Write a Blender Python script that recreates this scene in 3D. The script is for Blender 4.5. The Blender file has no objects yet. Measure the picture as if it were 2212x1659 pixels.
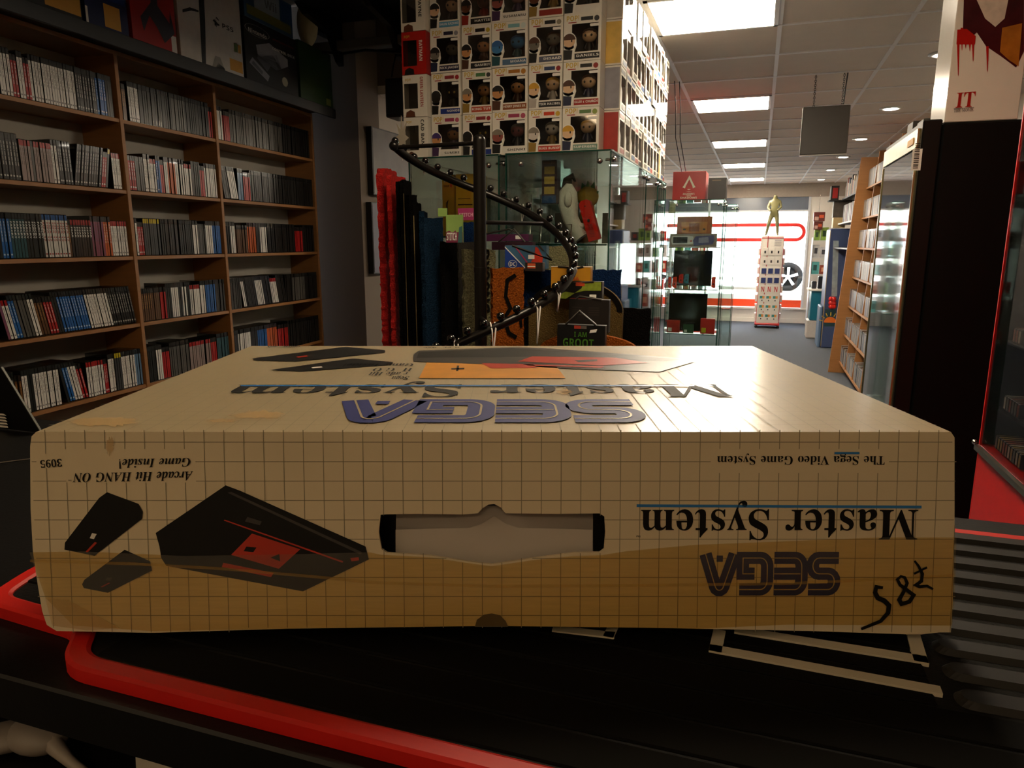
import bpy, math, random
from mathutils import Vector, Matrix
from mathutils.geometry import tessellate_polygon
random.seed(7)
V = Vector
scene = bpy.context.scene
COL = scene.collection
# ------------------------------------------------------------------ camera, world, exposure
FOC = 1536.0; CX, CY = 1106.0, 829.5
CAMZ = 1.52
TH = math.atan((CY - 523) / FOC)
PS = math.atan(((1640 - CX) / FOC) / (math.cos(TH) + (CY - 523) / FOC * math.sin(TH)))
CAMP = V((0, 0, CAMZ))
HF = V((-math.sin(PS), math.cos(PS), 0)); RT = V((math.cos(PS), math.sin(PS), 0)); UPZ = V((0, 0, 1))
FW = HF * math.cos(TH) - UPZ * math.sin(TH); UP = HF * math.sin(TH) + UPZ * math.cos(TH)
cd = bpy.data.cameras.new('camera'); cam = bpy.data.objects.new('camera', cd); COL.objects.link(cam)
cam.location = CAMP; cam.rotation_euler = (math.pi / 2 - TH, 0, PS)
cd.sensor_width = 36; cd.lens = 36 * FOC / 2212; cd.clip_start = 0.02; cd.clip_end = 200
cd.dof.use_dof = True; cd.dof.focus_distance = 0.55; cd.dof.aperture_fstop = 90.0
scene.camera = cam
world = bpy.data.worlds.new('sky'); scene.world = world; world.use_nodes = True
wn = world.node_tree.nodes; bg = wn['Background']
bg.inputs[0].default_value = (0.74, 0.86, 1.0, 1); bg.inputs[1].default_value = 26.0
sun_d = bpy.data.lights.new('sun', 'SUN'); sun_d.energy = 60; sun_d.angle = 0.01; sun_d.color = (1, .95, .86)
sun = bpy.data.objects.new('sun', sun_d); COL.objects.link(sun); sun.rotation_euler = (math.radians(24), math.radians(-14), 0)
scene.view_settings.view_transform = 'Standard'; scene.view_settings.look = 'None'
scene.view_settings.exposure = 0.0; scene.view_settings.gamma = 1.0
try: scene.view_settings.use_curve_mapping = False
except Exception: pass
COUNTER_L = 8.5
PANEL_L = 60.0          # radiance of the ceiling panels
SPOT_L = 60.0
scene.cycles.max_bounces = 8; scene.cycles.diffuse_bounces = 6; scene.cycles.glossy_bounces = 4
scene.cycles.transmission_bounces = 8; scene.cycles.transparent_max_bounces = 24
scene.cycles.sample_clamp_indirect = 4.0; scene.cycles.caustics_reflective = False; scene.cycles.caustics_refractive = False
try:
    scene.cycles.use_denoising = True; scene.cycles.denoiser = 'OPENIMAGEDENOISE'
except Exception: pass

# ------------------------------------------------------------------ where a sight line meets a real surface
def ray(px, py): return FW + RT * ((px - CX) / FOC) + UP * ((CY - py) / FOC)
def meet(px, py, p0, n):
    d = ray(px, py); return CAMP + d * ((p0 - CAMP).dot(n) / d.dot(n))
def OZ(px, py, z): return meet(px, py, V((0, 0, z)), V((0, 0, 1)))
def OX(px, py, x): return meet(px, py, V((x, 0, 0)), V((1, 0, 0)))
def OY(px, py, y): return meet(px, py, V((0, y, 0)), V((0, 1, 0)))
def proj(p):
    v = V(p) - CAMP; z = v.dot(FW); return (CX + FOC * v.dot(RT) / z, CY - FOC * v.dot(UP) / z)

# ------------------------------------------------------------------ materials
def lin(h):
    r = [int(h[i:i + 2], 16) / 255 for i in (0, 2, 4)]
    return tuple((c / 12.92 if c <= .04045 else ((c + .055) / 1.055) ** 2.4) for c in r) + (1,)
MATS = {}
def mat(name, col, rough=.5, metal=0, var=.12, scale=30, bump=0, bscale=200, emit=0, spec=.5, kind=None, coat=0, stretch=None):
    if name in MATS: return MATS[name]
    m = bpy.data.materials.new(name); m.use_nodes = True; MATS[name] = m
    nt = m.node_tree; N = nt.nodes; L = nt.links; P = N['Principled BSDF']
    c = lin(col) if isinstance(col, str) else col
    P.inputs['Roughness'].default_value = rough; P.inputs['Metallic'].default_value = metal
    P.inputs['Specular IOR Level'].default_value = spec; P.inputs['Coat Weight'].default_value = coat
    tc = N.new('ShaderNodeTexCoord'); mp = N.new('ShaderNodeMapping')
    if stretch: mp.inputs['Scale'].default_value = stretch
    L.new(tc.outputs['Object'], mp.inputs[0])
    nz = N.new('ShaderNodeTexNoise'); nz.inputs['Scale'].default_value = scale; nz.inputs['Detail'].default_value = 3
    L.new(mp.outputs[0], nz.inputs['Vector'])
    mx = N.new('ShaderNodeMix'); mx.data_type = 'RGBA'
    mx.inputs[6].default_value = tuple(x * (1 - var) for x in c[:3]) + (1,)
    mx.inputs[7].default_value = tuple(min(1, x * (1 + var)) for x in c[:3]) + (1,)
    L.new(nz.outputs['Fac'], mx.inputs[0]); L.new(mx.outputs[2], P.inputs['Base Color'])
    if emit:
        P.inputs['Emission Color'].default_value = c; P.inputs['Emission Strength'].default_value = emit
    if bump:
        nb = N.new('ShaderNodeTexNoise'); nb.inputs['Scale'].default_value = bscale; nb.inputs['Detail'].default_value = 4
        L.new(mp.outputs[0], nb.inputs['Vector'])
        b = N.new('ShaderNodeBump'); b.inputs['Strength'].default_value = bump; b.inputs['Distance'].default_value = .01
        L.new(nb.outputs['Fac'], b.inputs['Height']); L.new(b.outputs[0], P.inputs['Normal'])
    return m
def glass(name, tint, refl=.5, base=.04, rough=.02, edge=.8):
    if name in MATS: return MATS[name]
    m = bpy.data.materials.new(name); m.use_nodes = True; MATS[name] = m
    nt = m.node_tree; N = nt.nodes; L = nt.links
    for n in list(N): N.remove(n)
    o = N.new('ShaderNodeOutputMaterial'); t = N.new('ShaderNodeBsdfTransparent'); g = N.new('ShaderNodeBsdfGlossy')
    t.inputs[0].default_value = lin(tint); g.inputs['Roughness'].default_value = rough; g.inputs[0].default_value = (1, 1, 1, 1)
    f = N.new('ShaderNodeLayerWeight'); f.inputs[0].default_value = refl
    a = N.new('ShaderNodeMath'); a.operation = 'MULTIPLY_ADD'; a.inputs[1].default_value = edge; a.inputs[2].default_value = base
    nz = N.new('ShaderNodeTexNoise'); nz.inputs['Scale'].default_value = 6
    mu = N.new('ShaderNodeMath'); mu.operation = 'MULTIPLY_ADD'; mu.inputs[1].default_value = .015; mu.inputs[2].default_value = rough
    L.new(nz.outputs['Fac'], mu.inputs[0]); L.new(mu.outputs[0], g.inputs['Roughness'])
    x = N.new('ShaderNodeMixShader'); L.new(f.outputs['Fresnel'], a.inputs[0]); L.new(a.outputs[0], x.inputs[0])
    L.new(t.outputs[0], x.inputs[1]); L.new(g.outputs[0], x.inputs[2]); L.new(x.outputs[0], o.inputs[0])
    return m
def tinted(name, tint, gloss=.05, rough=.25):
    """clear layer that colours what lies beneath it"""
    if name in MATS: return MATS[name]
    m = glass(name, tint, refl=.3, base=gloss, rough=rough); nt = m.node_tree
    nz = nt.nodes.new('ShaderNodeTexNoise'); nz.inputs['Scale'].default_value = 25; rp = nt.nodes.new('ShaderNodeMix'); rp.data_type = 'RGBA'
    c = lin(tint); rp.inputs[6].default_value = tuple(x * .8 for x in c[:3]) + (1,); rp.inputs[7].default_value = c
    nt.links.new(nz.outputs['Fac'], rp.inputs[0]); t = [n for n in nt.nodes if n.type == 'BSDF_TRANSPARENT'][0]; nt.links.new(rp.outputs[2], t.inputs[0])
    return m
def film(name, col, alpha, rough=.4):
    """see-through tinted layer such as aged tape"""
    if name in MATS: return MATS[name]
    m = mat(name, col, rough=rough, var=.3, scale=18); nt = m.node_tree; N = nt.nodes
    P = N['Principled BSDF']; P.inputs['Alpha'].default_value = alpha
    return m

# ------------------------------------------------------------------ mesh building
class MB:
    def __init__(s): s.v = []; s.f = []; s.m = []; s.sm = []
    def add(s, vs, fs, mi=0, smooth=False):
        k = len(s.v); s.v += [V(p) for p in vs]
        for f in fs: s.f.append([k + i for i in f]); s.m.append(mi); s.sm.append(smooth)
    def box(s, x0, x1, y0, y1, z0, z1, mi=0, M=None):
        p = [V((x, y, z)) for z in (z0, z1) for y in (y0, y1) for x in (x0, x1)]
        if M: p = [M @ q for q in p]
        s.add(p, [(0, 2, 3, 1), (4, 5, 7, 6), (0, 1, 5, 4), (2, 6, 7, 3), (0, 4, 6, 2), (1, 3, 7, 5)], mi)
        return s
    def bbox(s, x0, x1, y0, y1, z0, z1, b=.002, mi=0, M=None):
        """box with chamfered edges"""
        p = []; 
        for (ax, ay, az) in ((b, b, 0), (b, 0, b), (0, b, b)):
            for z in (z0 + az, z1 - az):
                for y in (y0 + ay, y1 - ay):
                    for x in (x0 + ax, x1 - ax): p.append(V((x, y, z)))
        if M: p = [M @ q for q in p]
        a, c, d = 0, 8, 16      # z faces, y faces, x faces ; index = z*4+y*2+x
        f = [(0, 2, 3, 1), (4, 5, 7, 6), (8, 9, 13, 12), (10, 14, 15, 11), (16, 20, 22, 18), (17, 19, 23, 21),
             (0, 1, 9, 8), (2, 10, 11, 3), (4, 12, 13, 5), (6, 7, 15, 14),
             (0, 16, 18, 2), (1, 3, 19, 17), (4, 6, 22, 20), (5, 21, 23, 7),
             (8, 12, 20, 16), (9, 17, 21, 13), (10, 18, 22, 14), (11, 15, 23, 19)]
        for i in range(8): f.append((i, 8 + i, 16 + i))
        s.add(p, f, mi); return s
    def quad(s, a, b, c, d, mi=0): s.add([a, b, c, d], [(0, 1, 2, 3)], mi); return s
    def poly(s, pts, mi=0, holes=()):
        loops = [[V(p) for p in pts]] + [[V(p) for p in h] for h in holes]
        tr = tessellate_polygon(loops); flat = [p for l in loops for p in l]
        s.add(flat, [tuple(t) for t in tr], mi); return s
    def prism(s, pts, vec, mi=0, side=None):
        """polygon pushed along vec"""
        n = len(pts); a = [V(p) for p in pts]; b = [p + V(vec) for p in a]
        s.poly(a, mi); s.poly(b[::-1], mi)
        s.add(a + b, [(i, (i + 1) % n, n + (i + 1) % n, n + i) for i in range(n)], mi if side is None else side); return s
    def slab(s, pts, vec, mi=0): return s.prism(pts, vec, mi)
    def tube(s, pts, r, n=8, mi=0, cap=True):
        pts = [V(p) for p in pts]; rings = []; up = None
        for i, p in enumerate(pts):
            t = (pts[min(i + 1, len(pts) - 1)] - pts[max(i - 1, 0)]).normalized()
            if up is None or abs(up.dot(t)) > .99: up = V((0, 0, 1)) if abs(t.z) < .9 else V((1, 0, 0))
            a = t.cross(up).normalized(); b = a.cross(t).normalized(); up = b
            rr = r[i] if isinstance(r, (list, tuple)) else r
            rings.append([p + a * math.cos(2 * math.pi * k / n) * rr + b * math.sin(2 * math.pi * k / n) * rr for k in range(n)])
        vs = [q for g in rings for q in g]; fs = []
        for i in range(len(pts) - 1):
            for k in range(n): fs.append((i * n + k, i * n + (k + 1) % n, (i + 1) * n + (k + 1) % n, (i + 1) * n + k))
        s.add(vs, fs, mi, True)
        if cap: s.add(rings[0], [tuple(range(n))], mi); s.add(rings[-1], [tuple(range(n))[::-1]], mi)
        return s
    def ball(s, c, r, mi=0, n=12, m=8, sc=(1, 1, 1), M=None):
        c = V(c); vs = []; fs = []
        for j in range(m + 1):
            a = math.pi * j / m
            for i in range(n):
                b = 2 * math.pi * i / n
                p = V((math.sin(a) * math.cos(b) * r * sc[0], math.sin(a) * math.sin(b) * r * sc[1], math.cos(a) * r * sc[2]))
                if M: p = M @ p
                vs.append(c + p)
        for j in range(m):
            for i in range(n): fs.append((j * n + i, (j + 1) * n + i, (j + 1) * n + (i + 1) % n, j * n + (i + 1) % n))
        s.add(vs, fs, mi, True); return s
    def lathe(s, c, prof, n=16, mi=0, axis='z'):
        c = V(c); vs = []; fs = []
        for (r, h) in prof:
            for i in range(n):
                b = 2 * math.pi * i / n; x, y = r * math.cos(b), r * math.sin(b)
                vs.append(c + (V((x, y, h)) if axis == 'z' else V((x, h, y)) if axis == 'y' else V((h, x, y))))
        for j in range(len(prof) - 1):
            for i in range(n): fs.append((j * n + i, j * n + (i + 1) % n, (j + 1) * n + (i + 1) % n, (j + 1) * n + i))
        s.add(vs, fs, mi, True)
        s.add(vs[:n], [tuple(range(n))[::-1]], mi); s.add(vs[-n:], [tuple(range(n))], mi); return s
    def stroke(s, pts, w, frame, mi=0, close=False, lift=0):
        """flat band of width w along 2-D points in frame (O,U,W,N)"""
        O, U, W, N = frame; n = len(pts); P = [V((p[0], p[1], 0)) for p in pts]; L = []; R = []
        for i in range(n):
            if close: a, b = P[i - 1], P[(i + 1) % n]
            else: a, b = P[max(i - 1, 0)], P[min(i + 1, n - 1)]
            d1 = (P[i] - a); d2 = (b - P[i])
            d1 = d1.normalized() if d1.length > 1e-9 else d2.normalized(); d2 = d2.normalized() if d2.length > 1e-9 else d1
            t = (d1 + d2); t = t.normalized() if t.length > 1e-6 else d1
            nn = V((-t.y, t.x, 0)); k = max(.35, nn.dot(V((-d1.y, d1.x, 0))))
            ww = w[i] if isinstance(w, (list, tuple)) else w
            L.append(P[i] + nn * ww / 2 / k); R.append(P[i] - nn * ww / 2 / k)
        f3 = lambda q: O + U * q.x + W * q.y + N * lift
        m = n if close else n - 1
        for i in range(m):
            j = (i + 1) % n; s.add([f3(L[i]), f3(R[i]), f3(R[j]), f3(L[j])], [(0, 1, 2, 3)], mi)
        return s
    def build(s, name, mats, parent=None, base=None):
        if not isinstance(mats, (list, tuple)): mats = [mats]
        me = bpy.data.meshes.new(name)
        if parent is not None: M = WM[parent.name]; off = M.inverted()
        else:
            if base is None:
                xs = [p.x for p in s.v]; ys = [p.y for p in s.v]; zs = [p.z for p in s.v]
                base = V(((min(xs) + max(xs)) / 2, (min(ys) + max(ys)) / 2, min(zs)))
            off = Matrix.Translation(-V(base))
        me.from_pydata([tuple(off @ p) for p in s.v], [], s.f)
        for m in mats: me.materials.append(m)
        me.polygons.foreach_set('material_index', s.m); me.polygons.foreach_set('use_smooth', s.sm)
        me.update()
        o = bpy.data.objects.new(name, me); COL.objects.link(o)
        if parent is not None: o.parent = parent; WM[o.name] = M
        else: o.location = base; WM[o.name] = Matrix.Translation(V(base))
        return o
WM = {}
def root(name, label, cat, loc=(0, 0, 0), rz=0, group=None):
    o = bpy.data.objects.new(name, None); COL.objects.link(o); o.empty_display_size = .05
    o.location = loc; o.rotation_euler = (0, 0, rz)
    WM[o.name] = Matrix.Translation(V(loc)) @ Matrix.Rotation(rz, 4, 'Z')
    return tag(o, label, cat, group)
def tag(o, label=None, cat=None, group=None, kind=None):
    if label: o['label'] = label
    if cat: o['category'] = cat
    if group: o['group'] = group
    if kind: o['kind'] = kind
    return o
def struct(name, mb, mats, parent=None):
    o = mb.build(name, mats, parent)
    if parent is None: o['kind'] = 'structure'
    return o
def copy_tree(o, loc=None, rz=None, label=None, group=None, parent=None):
    c = o.copy(); COL.objects.link(c)
    if parent is not None: c.parent = parent
    else:
        if loc is not None: c.location = loc
        if rz is not None: c.rotation_euler = (0, 0, rz)
        if label: c['label'] = label
        if group: c['group'] = group
    for ch in list(o.children): copy_tree(ch, parent=c)
    return c

GLY = {'S': {
'0': [188, [[94,-3,80,-2,67,1,55,5,45,12,37,21,30,31,24,42,19,55,16,70,13,86,12,103,11,121,12,139,13,155,16,171,19,185,24,198,30,210,37,220,45,228,55,235,67,239,80,242,94,243,108,242,121,239,132,235,142,228,150,220,157,210,163,198,168,185,172,171,174,155,176,138,176,120,176,102,174,85,172,70,168,55,163,42,157,31,150,21,141,12,132,5,120,1,108,-2],[94,18,103,20,110,25,115,34,119,45,121,60,123,77,124,98,124,120,124,143,123,163,121,180,119,195,115,206,110,215,103,220,94,221,86,220,79,215,73,206,70,195,67,180,65,163,64,143,63,120,64,98,65,77,67,60,70,45,73,34,79,25,86,20]]],
'3': [188, [[82,-3,70,-3,59,-2,49,0,40,2,33,5,27,9,21,13,17,17,14,22,11,27,10,32,9,37,10,43,12,48,14,53,18,56,22,59,27,61,32,63,38,63,39,53,41,44,44,37,49,31,56,26,63,23,70,21,79,20,100,25,104,27,108,30,112,35,115,40,117,46,119,52,120,60,121,70,120,79,117,87,113,94,107,101,100,107,91,110,80,113,69,113,48,113,48,134,70,134,80,135,89,138,96,142,102,148,107,155,110,164,112,173,112,184,112,192,111,200,109,207,105,212,101,217,97,220,91,222,85,223,79,222,74,221,70,218,66,215,58,196,56,171,46,171,37,172,30,175,24,178,19,182,15,187,13,193,12,200,13,209,17,217,23,224,31,231,41,236,54,240,69,242,86,243,103,242,118,240,132,235,143,229,152,221,159,212,163,201,164,188,163,178,160,168,156,159,149,151,141,143,133,137,123,132,112,128,140,119,146,115,152,111,158,106,163,101,167,94,170,87,172,78,172,69,172,59,170,50,168,42,165,35,161,28,156,22,150,17,144,12,115,0]]],
'5': [188, [[82,-3,70,-3,60,-2,50,0,42,3,35,6,29,9,24,13,20,18,17,22,15,27,14,32,13,37,14,43,15,48,18,52,21,55,25,57,29,59,35,60,40,60,44,42,55,26,60,24,65,22,71,21,77,20,98,25,102,28,106,32,110,36,113,42,115,48,117,56,118,64,119,74,118,86,116,96,112,104,107,111,100,117,92,121,83,123,73,124,52,122,36,118,20,124,31,240,158,240,160,179,140,179,138,190,133,199,122,203,52,203,47,141,63,144,84,146,102,145,119,141,134,136,146,128,157,118,164,105,168,91,170,74,169,63,168,54,165,45,162,37,158,30,153,24,147,18,141,14,113,1]]],
'9': [188, [[76,-3,67,-3,58,-2,51,0,44,2,38,5,34,9,30,12,27,16,21,35,25,47,38,54,40,46,43,40,47,34,52,28,57,24,63,20,70,18,78,18,97,24,112,42,121,73,125,115,106,99,100,96,93,94,86,93,78,92,64,93,51,97,40,102,30,110,22,120,16,132,13,146,12,162,12,174,14,185,17,195,21,204,26,213,32,221,39,227,48,233,57,237,66,241,77,242,89,243,101,242,112,240,122,237,132,231,141,225,149,216,156,206,162,195,166,181,170,166,172,149,173,130,167,78,164,67,160,56,156,45,150,36,144,27,137,19,129,13,120,7,111,2,100,-1,89,-3],[92,117,98,117,103,118,108,120,112,123,125,139,125,159,123,176,120,190,116,201,110,210,105,216,98,219,91,221,84,220,78,217,73,213,68,206,65,198,62,189,61,177,60,164,62,143,68,128,78,119]]],
'E': [221, [[7,0,7,8,15,9,22,10,27,12,31,15,34,19,36,24,37,31,38,39,38,184,37,194,36,202,34,208,31,213,27,216,22,218,16,219,8,219,8,228,199,228,199,160,192,160,189,174,184,186,178,196,170,203,160,208,148,212,133,214,116,215,100,214,93,208,91,194,91,123,97,123,107,124,116,126,124,129,130,134,134,141,138,150,142,160,144,173,152,173,152,59,144,59,137,91,133,96,130,100,125,104,120,107,93,111,91,111,91,34,92,28,93,23,94,20,96,17,115,14,127,14,138,15,148,17,157,19,165,23,172,27,179,32,185,37,191,44,196,52,201,61,206,72,215,72,201,0]]],
'G': [254, [[134,-5,116,-4,100,-1,85,3,71,10,58,18,47,28,37,39,29,51,22,65,18,81,15,97,14,115,15,131,18,147,22,162,29,176,37,189,46,200,57,209,70,218,83,224,97,229,113,232,129,233,142,232,156,230,170,226,185,220,194,218,203,221,210,233,219,233,219,154,210,154,206,164,202,173,197,181,191,189,185,197,179,203,172,208,165,213,157,217,149,219,142,221,134,222,107,215,88,195,77,161,73,114,74,89,77,67,83,49,90,34,99,22,110,13,123,8,138,6,147,7,154,8,160,10,164,14,167,18,169,23,171,29,171,36,171,64,171,71,170,77,167,82,165,85,160,88,154,89,147,91,138,91,138,99,250,99,250,91,243,91,236,89,232,88,228,85,226,82,224,77,223,71,223,64,223,14,201,6,179,0,156,-4]]],
'H': [262, [[8,0,8,9,16,9,22,11,27,13,31,16,34,20,36,25,37,32,37,40,37,189,37,197,36,203,34,208,31,212,27,215,22,217,16,218,8,219,8,228,121,228,121,219,102,216,93,208,91,189,91,125,171,125,171,189,169,208,160,216,141,219,141,228,254,228,254,219,246,218,239,217,234,215,230,212,228,208,226,203,225,197,225,189,225,40,225,33,226,26,228,21,231,16,234,13,239,11,246,9,254,9,254,0,141,0,141,9,149,9,155,11,161,13,165,15,167,19,169,24,171,32,171,40,171,110,91,110,91,40,91,32,93,25,94,20,97,16,101,13,106,11,113,9,121,9,121,0]]],
'I': [130, [[7,0,7,9,15,10,21,11,26,14,31,16,34,20,36,24,37,30,38,38,38,193,37,200,36,206,34,211,32,214,28,216,22,218,15,219,7,219,7,228,122,228,122,219,114,219,107,218,102,216,98,214,95,211,93,206,92,200,91,193,91,39,94,22,103,13,123,9,123,0]]],
'M': [317, [[7,0,7,9,15,9,21,11,27,13,31,16,34,20,36,25,37,32,38,40,38,191,35,208,26,216,7,219,7,228,92,228,158,71,225,228,309,228,309,219,301,218,295,217,290,214,286,212,284,208,282,203,280,197,280,189,280,43,282,21,291,12,308,9,308,0,198,0,198,9,216,12,225,22,227,42,227,199,144,0,135,0,53,194,53,40,53,31,54,24,57,19,60,15,64,12,70,10,76,9,85,9,85,0]]],
'O': [263, [[130,-5,118,-5,106,-3,95,0,84,4,74,9,64,15,55,21,47,29,40,37,33,46,27,56,22,67,19,78,16,89,14,101,14,114,14,126,16,138,19,150,22,161,27,171,33,181,40,190,47,199,56,206,65,213,75,219,85,224,96,228,108,231,120,232,133,233,145,232,157,231,168,228,179,224,189,219,198,213,207,207,216,199,223,191,230,182,235,172,240,162,244,150,247,139,249,127,249,114,249,101,247,89,244,78,240,67,235,56,230,46,223,37,215,29,207,21,198,15,188,9,177,4,166,0,155,-3,143,-5],[132,6,157,13,175,33,186,67,190,114,189,139,186,160,181,179,174,194,165,206,155,215,143,220,130,222,105,215,87,195,76,161,73,114,74,89,77,67,82,49,89,34,97,22,108,13,119,8]]],
'S': [195, [[21,-5,21,79,31,79,36,62,41,47,48,35,56,25,65,17,75,12,86,8,98,7,107,8,115,10,122,13,128,18,133,24,137,30,139,37,139,45,138,55,133,65,124,73,112,80,81,95,68,103,56,110,46,118,38,126,32,135,28,144,26,155,25,166,25,176,27,185,30,193,34,201,38,208,44,215,50,220,58,225,65,228,74,231,83,233,92,233,115,231,141,224,146,223,150,222,154,223,157,225,159,228,160,233,170,233,170,160,161,160,159,169,155,177,151,185,147,192,142,199,136,205,130,210,124,214,118,218,111,220,104,222,97,222,89,222,82,220,75,217,70,213,65,208,62,203,60,197,60,190,60,184,62,178,65,173,69,168,94,151,127,136,159,117,164,111,169,106,172,100,175,94,180,66,179,56,177,46,174,37,169,29,164,21,157,15,149,9,140,4,131,0,120,-3,108,-4,96,-5,79,-4,63,0,49,5,42,6,35,4,31,-5]]],
'T': [212, [[46,0,46,9,54,9,61,10,67,13,71,15,74,20,76,25,77,32,78,40,78,217,75,217,62,216,51,213,41,208,33,202,26,193,20,183,17,172,14,159,5,159,5,228,205,228,205,158,197,158,191,184,178,202,160,213,134,217,132,217,132,40,132,32,133,25,135,19,138,15,142,12,148,10,155,9,164,9,164,0]]],
'V': [214, [[106,-6,22,190,11,210,8,213,4,216,-1,218,-7,219,-7,228,105,228,105,219,83,216,80,214,78,212,77,209,76,205,81,189,129,72,174,189,177,204,177,208,176,212,174,214,171,216,149,219,149,228,221,228,221,219,216,219,212,218,208,216,204,214,191,191,115,-6]]],
'a': [172, [[127,-5,116,-4,108,1,103,8,100,17,88,8,76,1,62,-3,48,-4,39,-4,32,-2,26,1,20,6,16,11,13,17,11,24,10,32,11,42,15,52,22,60,32,68,44,75,59,82,78,89,99,95,99,121,99,127,98,133,96,137,93,141,90,144,85,146,80,147,74,148,64,147,58,145,53,142,52,137,57,128,61,116,61,111,60,107,58,104,55,101,51,98,48,97,43,96,39,95,34,96,29,97,26,99,22,102,20,105,18,109,17,113,16,118,17,124,19,129,21,134,25,139,29,144,34,147,41,151,47,154,55,156,63,158,72,159,81,159,98,158,112,156,123,152,132,146,138,139,143,129,145,118,146,105,146,31,147,20,152,17,160,21,165,14,156,6,147,0,137,-4],[76,17,87,20,99,32,99,85,82,78,69,69,62,57,59,42,60,31,63,23,68,18]]],
'd': [185, [[70,-5,61,-4,53,-2,46,1,39,5,32,11,27,17,22,25,17,33,14,42,12,52,10,63,10,74,10,86,12,98,14,109,18,119,22,128,28,136,34,143,41,149,48,153,56,157,64,159,73,159,84,158,94,154,103,148,111,140,111,200,111,205,110,209,108,213,106,215,88,220,88,228,160,228,160,38,162,20,164,18,167,16,171,15,177,14,177,5,162,5,147,3,130,0,111,-5,111,19,104,9,94,1,83,-4],[86,14,89,15,93,16,97,18,101,21,104,24,107,28,110,33,111,38,111,121,110,125,109,129,106,132,103,135,87,140,80,139,74,136,69,132,65,125,62,116,60,105,59,92,59,77,59,62,60,49,62,38,65,29,68,23,73,18,79,15]]],
'e': [150, [[77,-5,67,-4,59,-2,50,1,42,5,35,11,29,18,23,25,18,34,15,44,12,55,10,66,10,79,10,90,12,101,15,111,19,120,24,129,30,136,36,143,43,149,52,153,60,157,69,159,79,159,92,158,104,154,115,148,124,140,132,130,137,117,140,103,141,87,141,83,58,83,61,56,69,37,82,25,100,21,109,23,118,27,127,33,135,43,142,36,129,18,114,5,96,-2],[58,96,101,96,101,107,97,139,94,143,90,146,86,148,81,148,71,146,64,137,59,122,58,102]]],
'g': [164, [[73,-70,58,-70,44,-68,33,-65,24,-61,16,-56,11,-50,8,-44,7,-37,9,-30,14,-23,22,-17,34,-13,24,-7,17,0,13,7,12,15,12,21,14,27,17,32,21,37,27,42,33,46,41,51,51,55,34,64,21,75,14,89,11,106,12,114,13,121,16,128,20,134,25,139,30,144,37,149,44,152,52,155,60,157,69,159,79,159,88,159,98,157,107,155,117,152,158,152,158,134,134,134,139,127,143,119,145,110,146,102,145,95,144,88,141,81,138,76,134,70,129,65,123,61,117,58,110,55,102,53,94,52,86,51,78,52,71,52,56,47,54,45,52,42,51,39,50,36,52,31,55,27,62,25,71,25,88,25,129,20,137,18,143,15,147,11,151,6,154,1,156,-5,157,-11,158,-18,156,-30,152,-40,146,-49,136,-56,124,-62,110,-67,92,-69],[79,62,84,63,89,65,92,68,95,73,97,79,99,86,99,95,100,105,99,116,99,125,97,132,95,138,92,143,89,146,84,148,79,148,73,148,69,146,65,143,62,138,60,132,58,125,57,116,57,105,57,95,58,86,60,79,62,73,65,68,69,65,73,63],[80,-58,103,-57,119,-52,128,-44,132,-33,131,-29,130,-25,128,-23,125,-21,102,-17,48,-17,43,-21,40,-26,37,-31,37,-36,37,-41,39,-45,43,-48,47,-52,53,-55,61,-56,70,-58]]],
'h': [190, [[9,0,9,8,22,13,26,28,26,199,23,215,21,217,18,218,14,219,9,220,9,228,74,228,74,133,84,145,95,153,108,158,122,159,141,156,154,146,162,129,165,106,165,28,169,13,171,11,174,9,177,8,182,8,182,0,101,0,101,8,103,8,110,9,114,13,117,19,118,28,118,108,115,129,113,132,110,134,106,135,101,136,94,135,87,131,80,125,74,118,74,28,77,13,79,11,82,9,86,8,90,8,90,0]]],
'i': [99, [[50,181,45,181,41,183,36,185,32,188,29,192,27,196,26,201,25,206,26,211,27,216,29,220,32,224,36,228,41,230,45,231,50,232,56,231,60,230,65,228,68,224,71,220,74,216,75,211,76,206,75,201,74,196,71,192,68,188,64,185,60,183,55,181],[9,0,9,8,23,13,26,28,26,126,23,142,10,147,10,155,74,155,74,28,77,13,90,8,90,0]]],
'm': [277, [[9,0,9,8,22,13,26,28,26,127,23,142,21,144,18,146,14,147,9,147,9,155,73,155,73,132,83,144,94,152,106,157,119,159,134,157,146,152,155,143,160,131,171,143,182,152,195,157,209,159,228,156,241,146,249,129,252,106,252,28,255,13,257,11,260,9,264,8,268,8,268,0,189,0,189,8,193,8,197,9,199,11,201,13,205,28,205,108,202,129,200,132,197,134,193,135,189,136,182,135,175,131,168,126,162,119,162,28,165,13,167,11,170,9,174,8,178,8,178,0,100,0,100,8,104,8,108,9,110,11,112,13,116,28,116,108,113,129,111,132,108,134,104,135,100,136,92,135,85,131,79,125,73,118,73,28,76,13,78,11,81,10,84,9,89,8,89,0]]],
'n': [190, [[9,0,9,8,22,13,26,28,26,127,23,142,21,144,18,146,14,147,9,147,9,155,74,155,74,134,84,145,95,153,108,158,122,159,141,156,154,146,162,129,165,106,165,28,169,13,171,11,174,9,177,8,182,8,182,0,101,0,101,8,103,8,110,9,114,13,117,19,118,28,118,108,115,129,113,132,110,134,106,135,101,136,94,135,87,131,80,125,74,118,74,28,77,13,79,11,82,9,86,8,90,8,90,0]]],
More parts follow.
